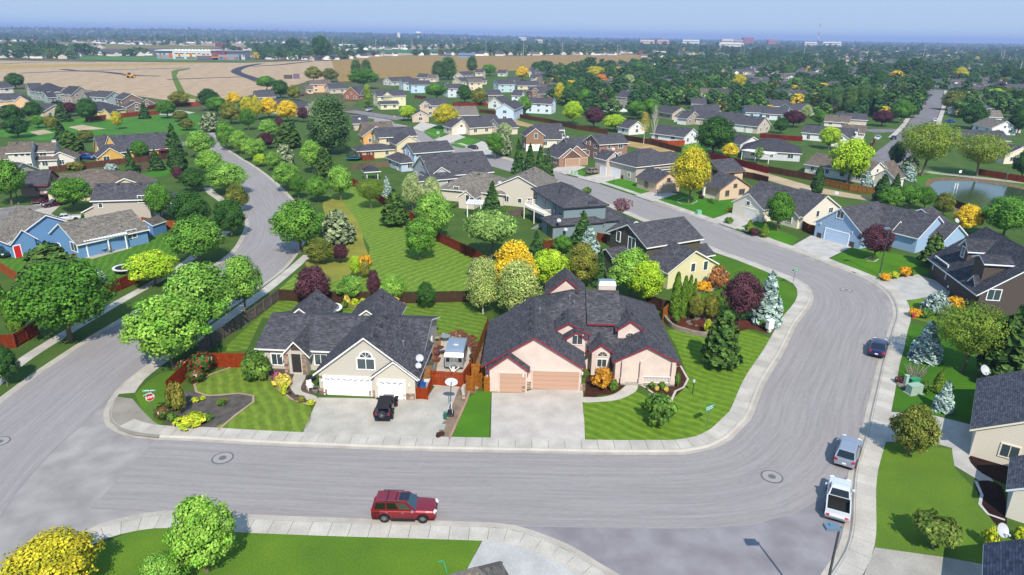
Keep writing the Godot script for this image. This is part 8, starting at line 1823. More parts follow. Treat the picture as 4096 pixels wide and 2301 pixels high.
func porch(label:String,ax:float,az:float,bx:float,bz:float,cx:float,cz:float,yaw:float):
	var o:=thing("porch","stucco porch with three columns, white railing and red front door","porch",v3(ax,0.16,az),yaw)
	var q:=func(x:float,z:float)->Vector3:return v3(x-ax,0,z-az).rotated(Vector3.UP,-yaw)
	var b:Vector3=q.call(bx,bz)
	var c:Vector3=q.call(cx,cz)
	var st:=q_("d9c8bf")
	var g:=geo()
	g.box(v3(c.x*0.5,0.1,-1.2),v3(c.x+0.5,0.2,2.9),q_("a8a89e"))
	pt("floor",g,"concrete",o)
	for e in [Vector3.ZERO,b,c]:
		g=geo()
		g.box(v3(e.x,1.4,0),v3(0.4,2.8,0.4),st)
		g.box(v3(e.x,0.45,0),v3(0.5,0.9,0.5),st)
		pt("column",g,"stucco",o)
	fitting(o,["R",(b.x+c.x)*0.5,0.2,0.1,0.0,c.x-b.x-0.45,0.85,q_("ecebe6")],true,st)
	g=geo()
	g.box(v3(c.x*0.5,1.5,-2.65),v3(c.x+0.3,3.0,0.1),q_("cbbab0"))
	pt("back_wall",g,"stucco",o)
	fitting(o,["D",0.95,0.2,-2.58,0.0,1.0,2.1,q_("d8ccc4"),q_("6a1620")],true,st)
	fitting(o,["w",(b.x+c.x)*0.5,1.6,-2.58,0.0,2.2,1.5,q_("c8b8ae")],true,st)
class Geo:
	var v:=PackedVector3Array()
	var n:=PackedVector3Array()
	var c:=PackedColorArray()
	var u:=PackedVector2Array()
	var x:=Transform3D()
	func tri(a:Vector3,b:Vector3,d:Vector3,col:Color,ua:=Vector2.ZERO,ub:=Vector2.ZERO,ud:=Vector2.ZERO):
		a=x*a; b=x*b; d=x*d
		var m:=(b-a).cross(d-a).normalized()
		v.append(a); v.append(d); v.append(b)
		n.append(m); n.append(m); n.append(m)
		c.append(col); c.append(col); c.append(col)
		u.append(ua); u.append(ud); u.append(ub)
	func quad(a:Vector3,b:Vector3,d:Vector3,e:Vector3,col:Color,ua:=Vector2.ZERO,ub:=Vector2.ZERO,ud:=Vector2.ZERO,ue:=Vector2.ZERO):
		tri(a,b,d,col,ua,ub,ud)
		tri(a,d,e,col,ua,ud,ue)
	func hexa(p:Array,col:Color):
		quad(p[3],p[2],p[1],p[0],col)
		quad(p[4],p[5],p[6],p[7],col)
		for i in 4:
			var j:=(i+1) % 4
			quad(p[i],p[j],p[j+4],p[i+4],col)
	func box(o:Vector3,s:Vector3,col:Color,b:=Basis()):
		var h:=s*0.5
		var p:=[]
		for y in [-h.y,h.y]:
			for q in [Vector2(-1,1),Vector2(1,1),Vector2(1,-1),Vector2(-1,-1)]:
				p.append(o+b*Vector3(q.x*h.x,y,q.y*h.z))
		hexa(p,col)
	func bar(a:Vector3,b:Vector3,w:float,h:float,col:Color):
		var d:=b-a
		var l:=d.length()
		var f:=d/l
		var r:=f.cross(Vector3.UP)
		if r.length()<0.01:r=Vector3.RIGHT
		r=r.normalized()
		box((a+b)*0.5,Vector3(w,h,l),col,Basis(r,r.cross(f)*1.0,-f))
	func tube(a:Vector3,b:Vector3,r0:float,r1:float,seg:int,col:Color,caps:=true):
		var f:=(b-a).normalized()
		var r:=f.cross(Vector3.UP)
		if r.length()<0.05:r=Vector3.RIGHT
		r=r.normalized()
		var t:=r.cross(f)
		for i in seg:
			var p:=TAU*i/seg
			var q:=TAU*(i+1)/seg
			var e0:=r*cos(p)+t*sin(p)
			var e1:=r*cos(q)+t*sin(q)
			quad(a+e1*r0,a+e0*r0,b+e0*r1,b+e1*r1,col)
			if caps:
				if r1>0.001:tri(b,b+e1*r1,b+e0*r1,col)
				if r0>0.001:tri(a,a+e0*r0,a+e1*r0,col)
	func lathe(o:Vector3,prof:Array,seg:int,col:Color):
		for k in prof.size()-1:
			for i in seg:
				var p:=TAU*i/seg
				var q:=TAU*(i+1)/seg
				var a:Vector2=prof[k]
				var b:Vector2=prof[k+1]
				quad(o+Vector3(cos(q)*a.x,a.y,sin(q)*a.x),o+Vector3(cos(p)*a.x,a.y,sin(p)*a.x),o+Vector3(cos(p)*b.x,b.y,sin(p)*b.x),o+Vector3(cos(q)*b.x,b.y,sin(q)*b.x),col)
	func poly(pts:PackedVector2Array,y:float,col:Color,turn:=0.0,per:=1.0):
		var idx:=Geometry2D.triangulate_polygon(pts)
		for i in range(0,idx.size(),3):
			var a:=pts[idx[i]]
			var b:=pts[idx[i+1]]
			var d:=pts[idx[i+2]]
			if (b-a).cross(d-a)>0.0:
				var s:=b; b=d; d=s
			tri(Vector3(a.x,y,a.y),Vector3(b.x,y,b.y),Vector3(d.x,y,d.y),col,a.rotated(turn)/per,b.rotated(turn)/per,d.rotated(turn)/per)
	func skirt(pts:PackedVector2Array,y0:float,y1:float,col:Color):
		for i in pts.size():
			var a:=pts[i]
			var b:=pts[(i+1) % pts.size()]
			quad(Vector3(a.x,y0,a.y),Vector3(b.x,y0,b.y),Vector3(b.x,y1,b.y),Vector3(a.x,y1,a.y),col)
	func strip(a:PackedVector2Array,b:PackedVector2Array,ya:float,yb:float,col:Color,per:=1.0,far:=1.0):
		var s:=0.0
		for i in a.size()-1:
			var w:=a[i].distance_to(b[i])
			var w2:=a[i+1].distance_to(b[i+1])
			var s2:=s+(a[i].distance_to(a[i+1])+b[i].distance_to(b[i+1]))*0.5
			var p:=Vector3(a[i].x,ya,a[i].y)
			var q:=Vector3(b[i].x,yb,b[i].y)
			var r:=Vector3(b[i+1].x,yb,b[i+1].y)
			var t:=Vector3(a[i+1].x,ya,a[i+1].y)
			if (q-p).cross(r-p).y>0.0:
				quad(p,q,r,t,col,Vector2(s/far,0)/per,Vector2(s/far,w)/per,Vector2(s2/far,w2)/per,Vector2(s2/far,0)/per)
			else:
				quad(t,r,q,p,col,Vector2(s2/far,0)/per,Vector2(s2/far,w2)/per,Vector2(s/far,w)/per,Vector2(s/far,0)/per)
			s=s2
	func mesh()->ArrayMesh:
		var m:=ArrayMesh.new()
		var a:=[]
		a.resize(Mesh.ARRAY_MAX)
		a[Mesh.ARRAY_VERTEX]=v
		a[Mesh.ARRAY_NORMAL]=n
		a[Mesh.ARRAY_COLOR]=c
		a[Mesh.ARRAY_TEX_UV]=u
		m.add_surface_from_arrays(Mesh.PRIMITIVE_TRIANGLES,a)
		return m
var M:={}
var GROUND:=0.15
var rng:=RandomNumberGenerator.new()
func q_(s:String,k:=1.0)->Color:
	var q:=Color(s).srgb_to_linear()
	return Color(q.r*k,q.g*k,q.b*k)
func thing(called:String,label:String,category:String,at:=Vector3.ZERO,turn:=0.0,group:="")->Node3D:
	var o:=Node3D.new()
	o.name=called
	o.position=at
	o.rotation.y=turn
	o.set_meta("label",label)
	o.set_meta("category",category)
	if group:o.set_meta("group",group)
	add_child(o,true)
	return o
func pt(called:String,g:Geo,mat:String,parent:Node3D)->MeshInstance3D:
	return put(called,g.mesh(),mat,parent)
func put(called:String,m:Mesh,mat:String,parent:Node3D)->MeshInstance3D:
	var o:=MeshInstance3D.new()
	o.name=called
	o.mesh=m
	o.material_override=M[mat]
	parent.add_child(o,true)
	return o
func structure(called:String,g:Geo,mat:String)->MeshInstance3D:
	var o:=pt(called,g,mat,self)
	o.set_meta("kind","structure")
	o.set_meta("label",called.replace("_"," "))
	return o
func noise_tex(size:int,freq:float,lo:Color,hi:Color,seed_:int,oct:=4,kind:=FastNoiseLite.TYPE_SIMPLEX_SMOOTH,mid:=Color(-1,0,0))->NoiseTexture2D:
	var f:=FastNoiseLite.new()
	f.seed=seed_
	f.noise_type=kind
	f.frequency=freq
	f.fractal_octaves=oct
	var t:=NoiseTexture2D.new()
	t.width=size
	t.height=size
	t.seamless=true
	t.noise=f
	var g:=Gradient.new()
	g.set_color(0,lo)
	g.set_color(1,hi)
	if mid.r>=0.0:g.add_point(0.5,mid)
	t.color_ramp=g
	return t
func grey(k:float)->Color:
	return Color(k,k,k)
func base_mat(called:String,rough:float)->StandardMaterial3D:
	var m:=StandardMaterial3D.new()
	m.resource_name=called
	m.vertex_color_use_as_albedo=true
	m.roughness=rough
	M[called]=m
	return m
func ground_mat(called:String,tex:Texture2D,per:float,coarse:Texture2D,per2:float,rough:=0.95,bump:=0.0)->StandardMaterial3D:
	var m:=base_mat(called,rough)
	m.albedo_texture=tex
	m.uv1_triplanar=true
	m.uv1_world_triplanar=true
	m.uv1_scale=Vector3.ONE/per
	if coarse:
		m.detail_enabled=true
		m.detail_albedo=coarse
		m.detail_blend_mode=BaseMaterial3D.BLEND_MODE_MUL
		m.detail_uv_layer=BaseMaterial3D.DETAIL_UV_2
		m.uv2_triplanar=true
		m.uv2_world_triplanar=true
		m.uv2_scale=Vector3.ONE/per2
	if bump>0.0:
		m.heightmap_enabled=true
		m.heightmap_texture=tex
		m.heightmap_scale=bump
	m.metallic_specular=0.25
	return m
func image_tex(w:int,h:int,f:Callable)->ImageTexture:
	var im:=Image.create(w,h,false,Image.FORMAT_RGB8)
	for y in h:
		for x in w:
			var k:float=f.call(x,y)
			im.set_pixel(x,y,Color(k,k,k))
	return ImageTexture.create_from_image(im)
func make_materials():
	rng.seed=7
	var blot:=noise_tex(512,0.012,grey(0.80),grey(1.0),3)
	var blot2:=noise_tex(512,0.02,grey(0.72),grey(1.0),5,5)
	ground_mat("lawn",noise_tex(512,0.06,Color(0.74,0.80,0.7),Color(1,1,1),11,5),5.0,noise_tex(512,0.013,Color(0.80,0.84,0.85),Color(1.0,0.98,0.85),12,5),43.0,0.95,2.0)
	ground_mat("soil",noise_tex(512,0.05,grey(0.72),grey(1.0),21,5),4.0,blot,60.0,1.0,2.0)
	ground_mat("field",noise_tex(512,0.02,grey(0.8),grey(1.0),23,5),60.0,noise_tex(512,0.012,Color(0.72,0.76,0.72),Color(1,0.98,0.95),24,5),700.0)
	ground_mat("concrete",noise_tex(512,0.03,grey(0.88),grey(1.0),31,5),3.0,noise_tex(512,0.012,grey(0.86),grey(1.0),32,5),17.0,0.85)
	ground_mat("asphalt",noise_tex(512,0.16,grey(0.84),grey(1.0),41,4),2.2,noise_tex(512,0.016,grey(0.80),grey(1.0),42,5),31.0,0.9)
	ground_mat("gravel",noise_tex(512,0.12,grey(0.45),grey(1.0),51,3,FastNoiseLite.TYPE_CELLULAR),2.5,blot2,13.0,1.0,3.0)
	ground_mat("stucco",noise_tex(256,0.08,grey(0.93),grey(1.0),61),1.6,noise_tex(256,0.02,grey(0.92),grey(1.0),62),9.0,0.92,0.4)
	ground_mat("wood",noise_tex(256,0.05,grey(0.72),grey(1.0),71),1.3,blot2,5.0,0.85)
	var sn:=FastNoiseLite.new()
	sn.seed=5
	sn.frequency=1.0
	sn.fractal_octaves=3
	var st:=image_tex(512,512,func(x:int,y:int)->float:
		var a:=TAU*x/512.0
		var w:=sn.get_noise_3d(cos(a)*0.9,sin(a)*0.9,y*0.045)
		var w2:=sn.get_noise_3d(cos(a)*2.2+9.0,sin(a)*2.2,y*0.13)
		var w3:=sn.get_noise_3d(cos(a)*14.0+30.0,sin(a)*14.0,y*0.16)
		return clampf(0.92+0.06*w+0.04*w2+0.05*w3,0.4,1.0))
	var ar:=base_mat("road_lane",0.9)
	ar.albedo_texture=st
	ar.detail_enabled=true
	ar.detail_albedo=noise_tex(512,0.16,grey(0.84),grey(1.0),43,4)
	ar.detail_blend_mode=BaseMaterial3D.BLEND_MODE_MUL
	ar.detail_uv_layer=BaseMaterial3D.DETAIL_UV_2
	ar.uv2_triplanar=true
	ar.uv2_world_triplanar=true
	ar.uv2_scale=Vector3.ONE/2.4
	ar.metallic_specular=0.3
	var mn:=FastNoiseLite.new()
	mn.seed=8
	mn.frequency=1.0
	var mow:=image_tex(512,512,func(x:int,y:int)->float:
		var a:=TAU*x/512.0
		var b:=TAU*y/512.0
		var wob:=11.0*sin(b)+4.0*sin(b*3.0+1.0)
		var s:=sin((x+wob)/512.0*TAU*8.0)
		var d:=0.86+0.05*clampf(s*1.8,-1.0,1.0)
		var line:=fposmod(x+wob,64.0)
		if line<6.0:d-=0.08+0.1*mn.get_noise_2d(y*0.05,floorf(x/64.0)*7.0)
		return clampf(d+0.09*mn.get_noise_3d(cos(a)*14.0,sin(a)*14.0,y*0.12),0.3,1.0))
	var ml:=base_mat("mown_lawn",0.95)
	ml.albedo_texture=mow
	ml.detail_enabled=true
	ml.detail_albedo=noise_tex(512,0.02,Color(0.78,0.84,0.8),Color(1,1,0.9),14,5)
	ml.detail_blend_mode=BaseMaterial3D.BLEND_MODE_MUL
	ml.detail_uv_layer=BaseMaterial3D.DETAIL_UV_2
	ml.uv2_triplanar=true
	ml.uv2_world_triplanar=true
	ml.uv2_scale=Vector3.ONE/12.0
	ml.metallic_specular=0.25
	var sr:=RandomNumberGenerator.new()
	sr.seed=99
	var tone:=PackedFloat32Array()
	for i in 32*24:tone.append(sr.randf_range(0.72,1.0))
	var shin:=image_tex(512,512,func(x:int,y:int)->float:
		var row:=y/16
		var xx:=(x+(row % 3)*8) % 512
		var k:=tone[(row % 32)*16+int(xx/32.0)]
		if y % 16<2:k*=0.82
		return k)
	var shh:=image_tex(256,256,func(x:int,y:int)->float:
		return 0.2+0.8*float(y % 8)/8.0)
	var rm:=base_mat("shingle",0.95)
	rm.albedo_texture=shin
	rm.heightmap_enabled=true
	rm.heightmap_texture=shh
	rm.heightmap_scale=1.2
	rm.detail_enabled=true
	rm.detail_albedo=noise_tex(512,0.03,grey(0.80),grey(1.0),81,5)
	rm.detail_blend_mode=BaseMaterial3D.BLEND_MODE_MUL
	rm.detail_uv_layer=BaseMaterial3D.DETAIL_UV_2
	rm.uv2_triplanar=true
	rm.uv2_world_triplanar=true
	rm.uv2_scale=Vector3.ONE/8.0
	rm.metallic_specular=0.2
	var lap:=image_tex(32,256,func(x:int,y:int)->float:
		return float((255-y) % 32)/32.0)
	var sd:=ground_mat("siding",noise_tex(256,0.05,grey(0.93),grey(1.0),91),1.44,null,1.0,0.8)
	sd.heightmap_enabled=true
	sd.heightmap_texture=lap
	sd.heightmap_scale=1.5
	base_mat("trim",0.6)
	base_mat("matte",0.9)
	base_mat("plastic",0.5)
	var pa:=base_mat("paint",0.32)
	pa.clearcoat_enabled=true
	pa.clearcoat=0.9
	pa.clearcoat_roughness=0.06
	pa.metallic=0.25
	var ch:=base_mat("chrome",0.22)
	ch.metallic=1.0
	var al:=base_mat("aluminium",0.42)
	al.metallic=0.85
	var gl:=base_mat("glass",0.08)
	gl.metallic_specular=0.7
	var wa:=base_mat("water",0.05)
	wa.metallic_specular=0.6
	wa.heightmap_enabled=true
	wa.heightmap_texture=noise_tex(256,0.03,grey(0.0),grey(1.0),97)
	wa.heightmap_scale=1.0
	wa.uv1_triplanar=true
	wa.uv1_world_triplanar=true
	wa.uv1_scale=Vector3.ONE/6.0
	var lf:=base_mat("leaf",0.6)
	lf.backlight_enabled=true
	lf.backlight=Color(0.55,0.6,0.3)
	lf.metallic_specular=0.3
	base_mat("needle",0.75).metallic_specular=0.2
	base_mat("bark",0.95)
var PROTO:={}
func leaf(g:Geo,p:Vector3,nn:Vector3,sz:float,asp:float,col:Color,along:=Vector3.ZERO):
	var r:=v3(rn(),rn(),rn()) if along==Vector3.ZERO else along
	var a:=r.cross(nn)
	if a.length()<0.01:a=Vector3.RIGHT
	a=a.normalized()*sz*0.5
	var b:=nn.cross(a).normalized()*sz*0.5*asp
	var bend:=nn*sz*0.12
	for q in [[p-b,p+b,p+a-bend],[p-b,p-a-bend,p+b]]:
		for k in 3:
			g.v.append(q[k]); g.n.append(nn); g.c.append(col); g.u.append(Vector2.ZERO)
func tint(a:Color,b:Color,t:float,k:float)->Color:
	var q:=a.lerp(b,t)
	return Color(q.r*k*1.3,q.g*k*1.22,q.b*k*1.05)
func leafy(h:float,w:float,y0:float,clumps:int,per:int,sz:float,ca:Color,cb:Color,form:String,asp:=0.75)->ArrayMesh:
	var g:=geo()
	var hh:=(h-y0)*0.5
	for i in clumps:
		var t:=(i+0.5)/clumps
		var up:=1.0-2.0*t
		var az:=i*2.39996+rr(-0.3,0.3)
		var f:=1.0
		var rr:=sqrt(maxf(0.0,1.0-up*up))
		if form=="egg":rr*=1.05-0.25*up
		elif form=="pole":rr=pow(rr,0.7)*(0.9-0.25*up)
		elif form=="vase":rr*=1.0+0.25*up
		elif form=="dome":up=up*0.5+0.45 if up>-0.9 else 0.0
		var dep:=rr(0.62,1.0) if i % 4 else rr(0.2,0.6)
		var cr:=w*0.5*rr(0.22,0.34)
		if form=="pole":cr=w*0.5*rr(0.34,0.5)
		var q:=v3(cos(az)*rr,0,sin(az)*rr)*(w*0.5-cr*0.7)*dep
		q.y=y0+hh+up*(hh-cr*0.75)*lerpf(dep,1.0,0.5)
		var ct:=rr(0.0,1.0)
		var ck:=rr(0.7,1.25)
		var mid:=v3(0,y0+hh*0.8,0)
		var outw:=(q-mid).normalized()
		for j in per:
			var d:=v3(rn(),rn(),rn()).normalized()
			if d.dot(outw)<-0.35:d=-d
			var p:=q+d*cr*rr(0.55,1.08)*v3(1.0,0.8,1.0)
			var nn:=(d*0.75+outw*0.35+v3(rn(),rn()+0.5,rn())*0.35).normalized()
			leaf(g,p,nn,sz*rr(0.7,1.3),asp,tint(ca,cb,clampf(ct*0.7+rng.randf()*0.3,0,1),ck*rr(0.75,1.3)))
	return g.mesh()
func conifer(h:float,w:float,y0:float,levels:int,arms:int,ca:Color,cb:Color,power:float,droop:float,sz:float)->ArrayMesh:
	var g:=geo()
	for i in levels:
		var t:=float(i)/levels
		var y:=lerpf(y0,h*0.97,t)
		var r:=w*0.5*pow(1.0-t,power)*rr(0.85,1.08)+0.12
		var m:=int(maxf(4.0,arms*(1.0-t*0.6)))
		for j in m:
			var az:=TAU*j/m+i*1.1+rr(-0.25,0.25)
			var dr:=v3(cos(az),0,sin(az))
			var rl:=r*rr(0.8,1.1)
			var ck:=rr(0.75,1.2)
			var steps:=int(maxf(2.0,rl/(sz*0.42)))
			for k in steps:
				var s:=(k+0.6)/steps
				if s<0.25 and steps>3:continue
				var p:=v3(0,y-droop*s*rl+0.12*s*s*rl,0)+dr*rl*s
				for e in 3:
					var side:=dr.cross(Vector3.UP)*rr(-0.55,0.55)*sz*(1.3-s)
					var nn:=(Vector3.UP*0.7+dr*0.55+v3(rn(),rn(),rn())*0.38).normalized()
					leaf(g,p+side+v3(0,rr(-0.1,0.1),0),nn,sz*rr(0.7,1.2),1.7,tint(ca,cb,rng.randf(),ck),nn.cross(dr+side*0.8))
	for e in 14:
		leaf(g,v3(rr(-0.1,0.1),h-rng.randf()*0.9,rr(-0.1,0.1)),v3(rn(),0.4,rn()).normalized(),sz*0.8,1.8,ca,Vector3.UP)
	return g.mesh()
func columnar(h:float,w:float,count:int,sz:float,ca:Color,cb:Color,belly:float,tip:float)->ArrayMesh:
	var g:=geo()
	for i in count:
		var t:=(i+rng.randf())/count
		var r:=w*0.5*pow(sin(PI*clampf(pow(t,belly)*0.98+0.015,0,1)),tip)*rr(0.84,1.08)
		var az:=i*2.39996
		var lump:=1.0+0.13*sin(az*3.0+t*9.0)+0.1*sin(t*23.0+az*2.0)
		var d:=v3(cos(az),0,sin(az))
		var nn:=(d*0.8+v3(rn(),rn()+0.9,rn())*0.4).normalized()
		leaf(g,d*r*lump+v3(0,0.1+t*(h-0.15),0),nn,sz*rr(0.7,1.35),1.5,tint(ca,cb,rng.randf(),rr(0.75,1.2)),d.cross(Vector3.UP)*1.0)
	return g.mesh()
func trunk_mesh(h:float,r:float,y0:float,w:float,col:Color)->ArrayMesh:
	var g:=geo()
	g.tube(v3(0,-0.1,0),v3(0.04*h,y0+(h-y0)*0.25,0.02*h),r,r*0.7,7,col,false)
	g.tube(v3(0.04*h,y0+(h-y0)*0.25,0.02*h),v3(0.0,h*0.86,0),r*0.7,r*0.15,6,col,false)
	for i in 6:
		var az:=i*2.2+rng.randf()
		var y:=y0+(h-y0)*(0.02+0.07*i)
		g.tube(v3(0.03*h,y,0.015*h),v3(cos(az)*w*0.36,y+(h-y0)*0.3,sin(az)*w*0.36),r*0.45,r*0.1,5,col,false)
	return g.mesh()
func proto(kind:String,crowns:Array,mat:String,h:float,w:float,y0:float,tr:float,bark:Color):
	var tk:=trunk_mesh(h,tr,y0,w,bark) if tr>0.0 else null
	PROTO[kind]={"crown":crowns,"mat":mat,"h":h,"w":w,"trunk":tk}
func make_protos():
	rng.seed=1234
	var b:=q_("6e5f4e")
	var br:=q_("7a6a58")
	proto("maple",[leafy(8,7,1.7,134,88,0.27,q_("2f5a1c"),q_("5d8f33"),"egg"),leafy(8,7,1.7,123,95,0.27,q_("2b5318"),q_("568730"),"egg"),leafy(8,7,1.6,100,105,0.29,q_("335e20"),q_("6a9a3c"),"egg")],"leaf",8,7,1.7,0.2,b)
	proto("light",[leafy(8,6.5,1.6,123,91,0.27,q_("4f8428"),q_("8db552"),"egg"),leafy(8,6.5,1.6,112,91,0.27,q_("46782a"),q_("84ac50"),"egg")],"leaf",8,6.5,1.6,0.18,b)
	proto("lime",[leafy(8,6.5,1.4,117,91,0.27,q_("6d9a1c"),q_("a9c23a"),"egg")],"leaf",8,6.5,1.4,0.18,b)
	proto("dark",[leafy(8,7,1.2,123,91,0.27,q_("1f431c"),q_("40692c"),"egg"),leafy(8,7,1.2,112,91,0.29,q_("1c3e1c"),q_("3a632b"),"egg")],"leaf",8,7,1.2,0.2,b)
	proto("olive",[leafy(7,6,1.0,112,91,0.26,q_("4f5f22"),q_("82843a"),"egg"),leafy(7,6,1.0,100,91,0.26,q_("45581f"),q_("747c38"),"egg")],"leaf",7,6,1.0,0.15,b)
	proto("yellow",[leafy(8,6,1.4,117,91,0.27,q_("b59a1a"),q_("dcc43e"),"egg"),leafy(8,6,1.4,106,95,0.27,q_("a59a20"),q_("d4c440"),"egg")],"leaf",8,6,1.4,0.16,b)
	proto("gold",[leafy(8,7.4,1.5,123,91,0.27,q_("8a9424"),q_("bcae34"),"egg")],"leaf",8,7.4,1.5,0.18,b)
	proto("orange",[leafy(7,6,1.2,112,85,0.26,q_("a35f24"),q_("c98a3a"),"egg")],"leaf",7,6,1.2,0.16,b)
	proto("plum",[leafy(7,6.4,1.4,112,91,0.26,q_("2d1a26"),q_("55303f"),"egg"),leafy(7,6.4,1.4,106,91,0.26,q_("33202c"),q_("5c3a48"),"egg")],"leaf",7,6.4,1.4,0.16,q_("4a3a34"))
	proto("young_plum",[leafy(4.5,4,1.3,40,26,0.24,q_("4a2a38"),q_("7a5060"),"vase")],"leaf",4.5,4,1.3,0.07,q_("5a4a40"))
	proto("locust",[leafy(10,10,2.6,168,68,0.29,q_("4f7422"),q_("87963a"),"vase",0.5),leafy(10,10,2.6,156,68,0.29,q_("44681f"),q_("7a8e38"),"vase",0.5)],"leaf",10,10,2.6,0.22,b)
	proto("aspen",[leafy(10,7,1.0,168,85,0.24,q_("5a7d3a"),q_("a8b878"),"pole"),leafy(10,7,1.0,156,85,0.24,q_("62843e"),q_("b0bd7c"),"pole")],"leaf",10,7,1.0,0.17,q_("b8b2a2"))
	proto("poplar",[leafy(14,7,0.8,212,78,0.32,q_("28492a"),q_("5a7a4a"),"pole"),leafy(14,7,0.8,190,81,0.32,q_("2c502a"),q_("5f8048"),"pole")],"leaf",14,7,0.8,0.25,b)
	proto("slim",[leafy(9,3.4,0.8,100,74,0.26,q_("4c7426"),q_("8ca444"),"pole")],"leaf",9,3.4,0.8,0.12,b)
	proto("silver",[leafy(8,7,1.2,123,91,0.26,q_("63804e"),q_("b2bf90"),"egg")],"leaf",8,7,1.2,0.16,b)
	proto("willow",[leafy(9,10.5,0.8,190,95,0.30,q_("476f35"),q_("8fae64"),"dome",2.2)],"leaf",9,10.5,0.8,0.25,b)
	proto("birch",[leafy(9,4,3,33,37,0.23,q_("8f8a3a"),q_("b8a850"),"pole")],"leaf",9,4,2.0,0.1,q_("cfc8b8"))
	proto("weeping",[leafy(3.2,5.2,0.5,70,40,0.24,q_("3f5c26"),q_("6a7e3a"),"dome",2.4)],"leaf",3.2,5.2,0.6,0.1,q_("b09a80"))
	proto("sapling",[leafy(4,2.4,1.2,38,51,0.18,q_("44722a"),q_("86a84a"),"egg")],"leaf",4,2.4,1.2,0.06,br)
	proto("spruce",[conifer(9,4.8,0.4,26,11,q_("203d22"),q_("4b6b3a"),0.8,0.28,0.62),conifer(9,4.8,0.4,24,12,q_("1d3a22"),q_("456638"),0.8,0.25,0.62)],"needle",9,4.8,0.4,0.16,b)
	proto("blue_spruce",[conifer(7,4.6,0.2,24,12,q_("506f72"),q_("9db4b8"),0.75,0.15,0.55)],"needle",7,4.6,0.2,0.14,b)
	proto("pine",[conifer(8,6.5,0.9,20,12,q_("1f3b1d"),q_("4e6a34"),0.5,-0.05,0.66),conifer(8,6.5,0.9,19,12,q_("233f20"),q_("55703a"),0.5,-0.05,0.66)],"needle",8,6.5,0.9,0.2,b)
	proto("grey_pine",[conifer(6,6.5,0.3,16,12,q_("4a5f48"),q_("8a9a7c"),0.42,-0.1,0.6)],"needle",6,6.5,0.3,0.16,b)
	proto("arborvitae",[columnar(5.5,1.7,2600,0.24,q_("2c4c16"),q_("5e7c2c"),0.62,0.55)],"needle",5.5,1.7,0.1,0.08,b)
	proto("cone",[columnar(3,1.7,1800,0.2,q_("33521c"),q_("6a8432"),0.5,0.8)],"needle",3,1.7,0.1,0.06,b)
	proto("dark_cone",[columnar(5,2.2,2400,0.26,q_("1a321c"),q_("3c5a30"),0.55,0.7)],"needle",5,2.2,0.1,0.08,b)
	proto("bush",[leafy(1.6,2,0.05,34,34,0.2,q_("2e5020"),q_("5f8236"),"egg"),leafy(1.6,2,0.05,34,34,0.2,q_("355a22"),q_("6c8c3c"),"egg")],"leaf",1.6,2,0.1,0.0,b)
	proto("lime_bush",[leafy(1.6,2,0.05,34,34,0.2,q_("7d9a20"),q_("b8bc3c"),"egg")],"leaf",1.6,2,0.1,0.0,b)
	proto("olive_bush",[leafy(1.8,2.4,0.05,36,34,0.2,q_("4e5a24"),q_("84803c"),"egg")],"leaf",1.8,2.4,0.1,0.0,b)
	proto("gold_bush",[leafy(1.3,1.9,0.05,34,34,0.18,q_("b08318"),q_("d6a630"),"egg")],"leaf",1.3,1.9,0.1,0.0,b)
	proto("amber_bush",[leafy(2,2.5,0.05,46,40,0.18,q_("8a6a1c"),q_("c08a34"),"egg")],"leaf",2,2.5,0.1,0.0,b)
	proto("copper_bush",[leafy(2,2.5,0.05,44,40,0.2,q_("6f4a34"),q_("a8784e"),"egg")],"leaf",2,2.5,0.1,0.0,b)
	proto("plum_bush",[leafy(1.6,2,0.05,34,34,0.2,q_("38202a"),q_("5c3440"),"egg")],"leaf",1.6,2,0.1,0.0,b)
	proto("blue_bush",[conifer(2,3.2,0.05,10,14,q_("5d777c"),q_("a2b4b6"),0.35,-0.1,0.34)],"needle",2,3.2,0.1,0.0,b)
	proto("grass_tuft",[columnar(0.8,0.9,260,0.3,q_("8a8a3c"),q_("c0b060"),0.8,0.5)],"needle",0.8,0.9,0.1,0.0,b)
	var pk:=geo()
	for i in 130:
		var d:=v3(rn(),absf(rn())*0.5,rn()).normalized()
		leaf(pk,v3(0,0.1,0)+d*v3(0.5,0.5,0.5)*rr(0.6,1.0),d,0.16,0.9,q_("b0467f") if i % 3 else q_("4f7a34"))
	PROTO["pink_flowers"]={"crown":[pk.mesh()],"mat":"leaf","h":0.6,"w":1.0,"trunk":null}
	var rf:=geo()
	for i in 700:
		var d:=v3(rn(),rn(),rn()).normalized()
		leaf(rf,v3(0,0.8,0)+d*v3(1.0,0.75,1.0)*rr(0.6,1.0),d,0.2,0.9,(q_("a8283a") if i % 5==0 else q_("3d6426")) if i % 16 else q_("d8a0a8"))
	PROTO["rose_bush"]={"crown":[rf.mesh()],"mat":"leaf","h":1.6,"w":2.0,"trunk":null}
	var bare:=geo()
	var bc:=q_("c9c2b6")
	bare.tube(Vector3.ZERO,v3(0,9,0),0.1,0.01,5,bc,false)
	for i in 60:
		var y:=rr(1.5,8.3)
		var az:=i*2.4
		var l:=(9.0-y)*0.28+0.3
		var e:=v3(cos(az)*l,y+l*1.5,sin(az)*l)
		bare.tube(v3(0,y,0),e,0.035,0.008,3,bc,false)
		for k in 3:
			bare.tube(v3(0,y,0).lerp(e,0.4+0.2*k),e+v3(rn(),rn()+0.6,rn())*0.35,0.014,0.005,3,bc,false)
	PROTO["bare_birch"]={"crown":[bare.mesh()],"mat":"bark","h":9.0,"w":4.0,"trunk":null}
	var dw:=geo()
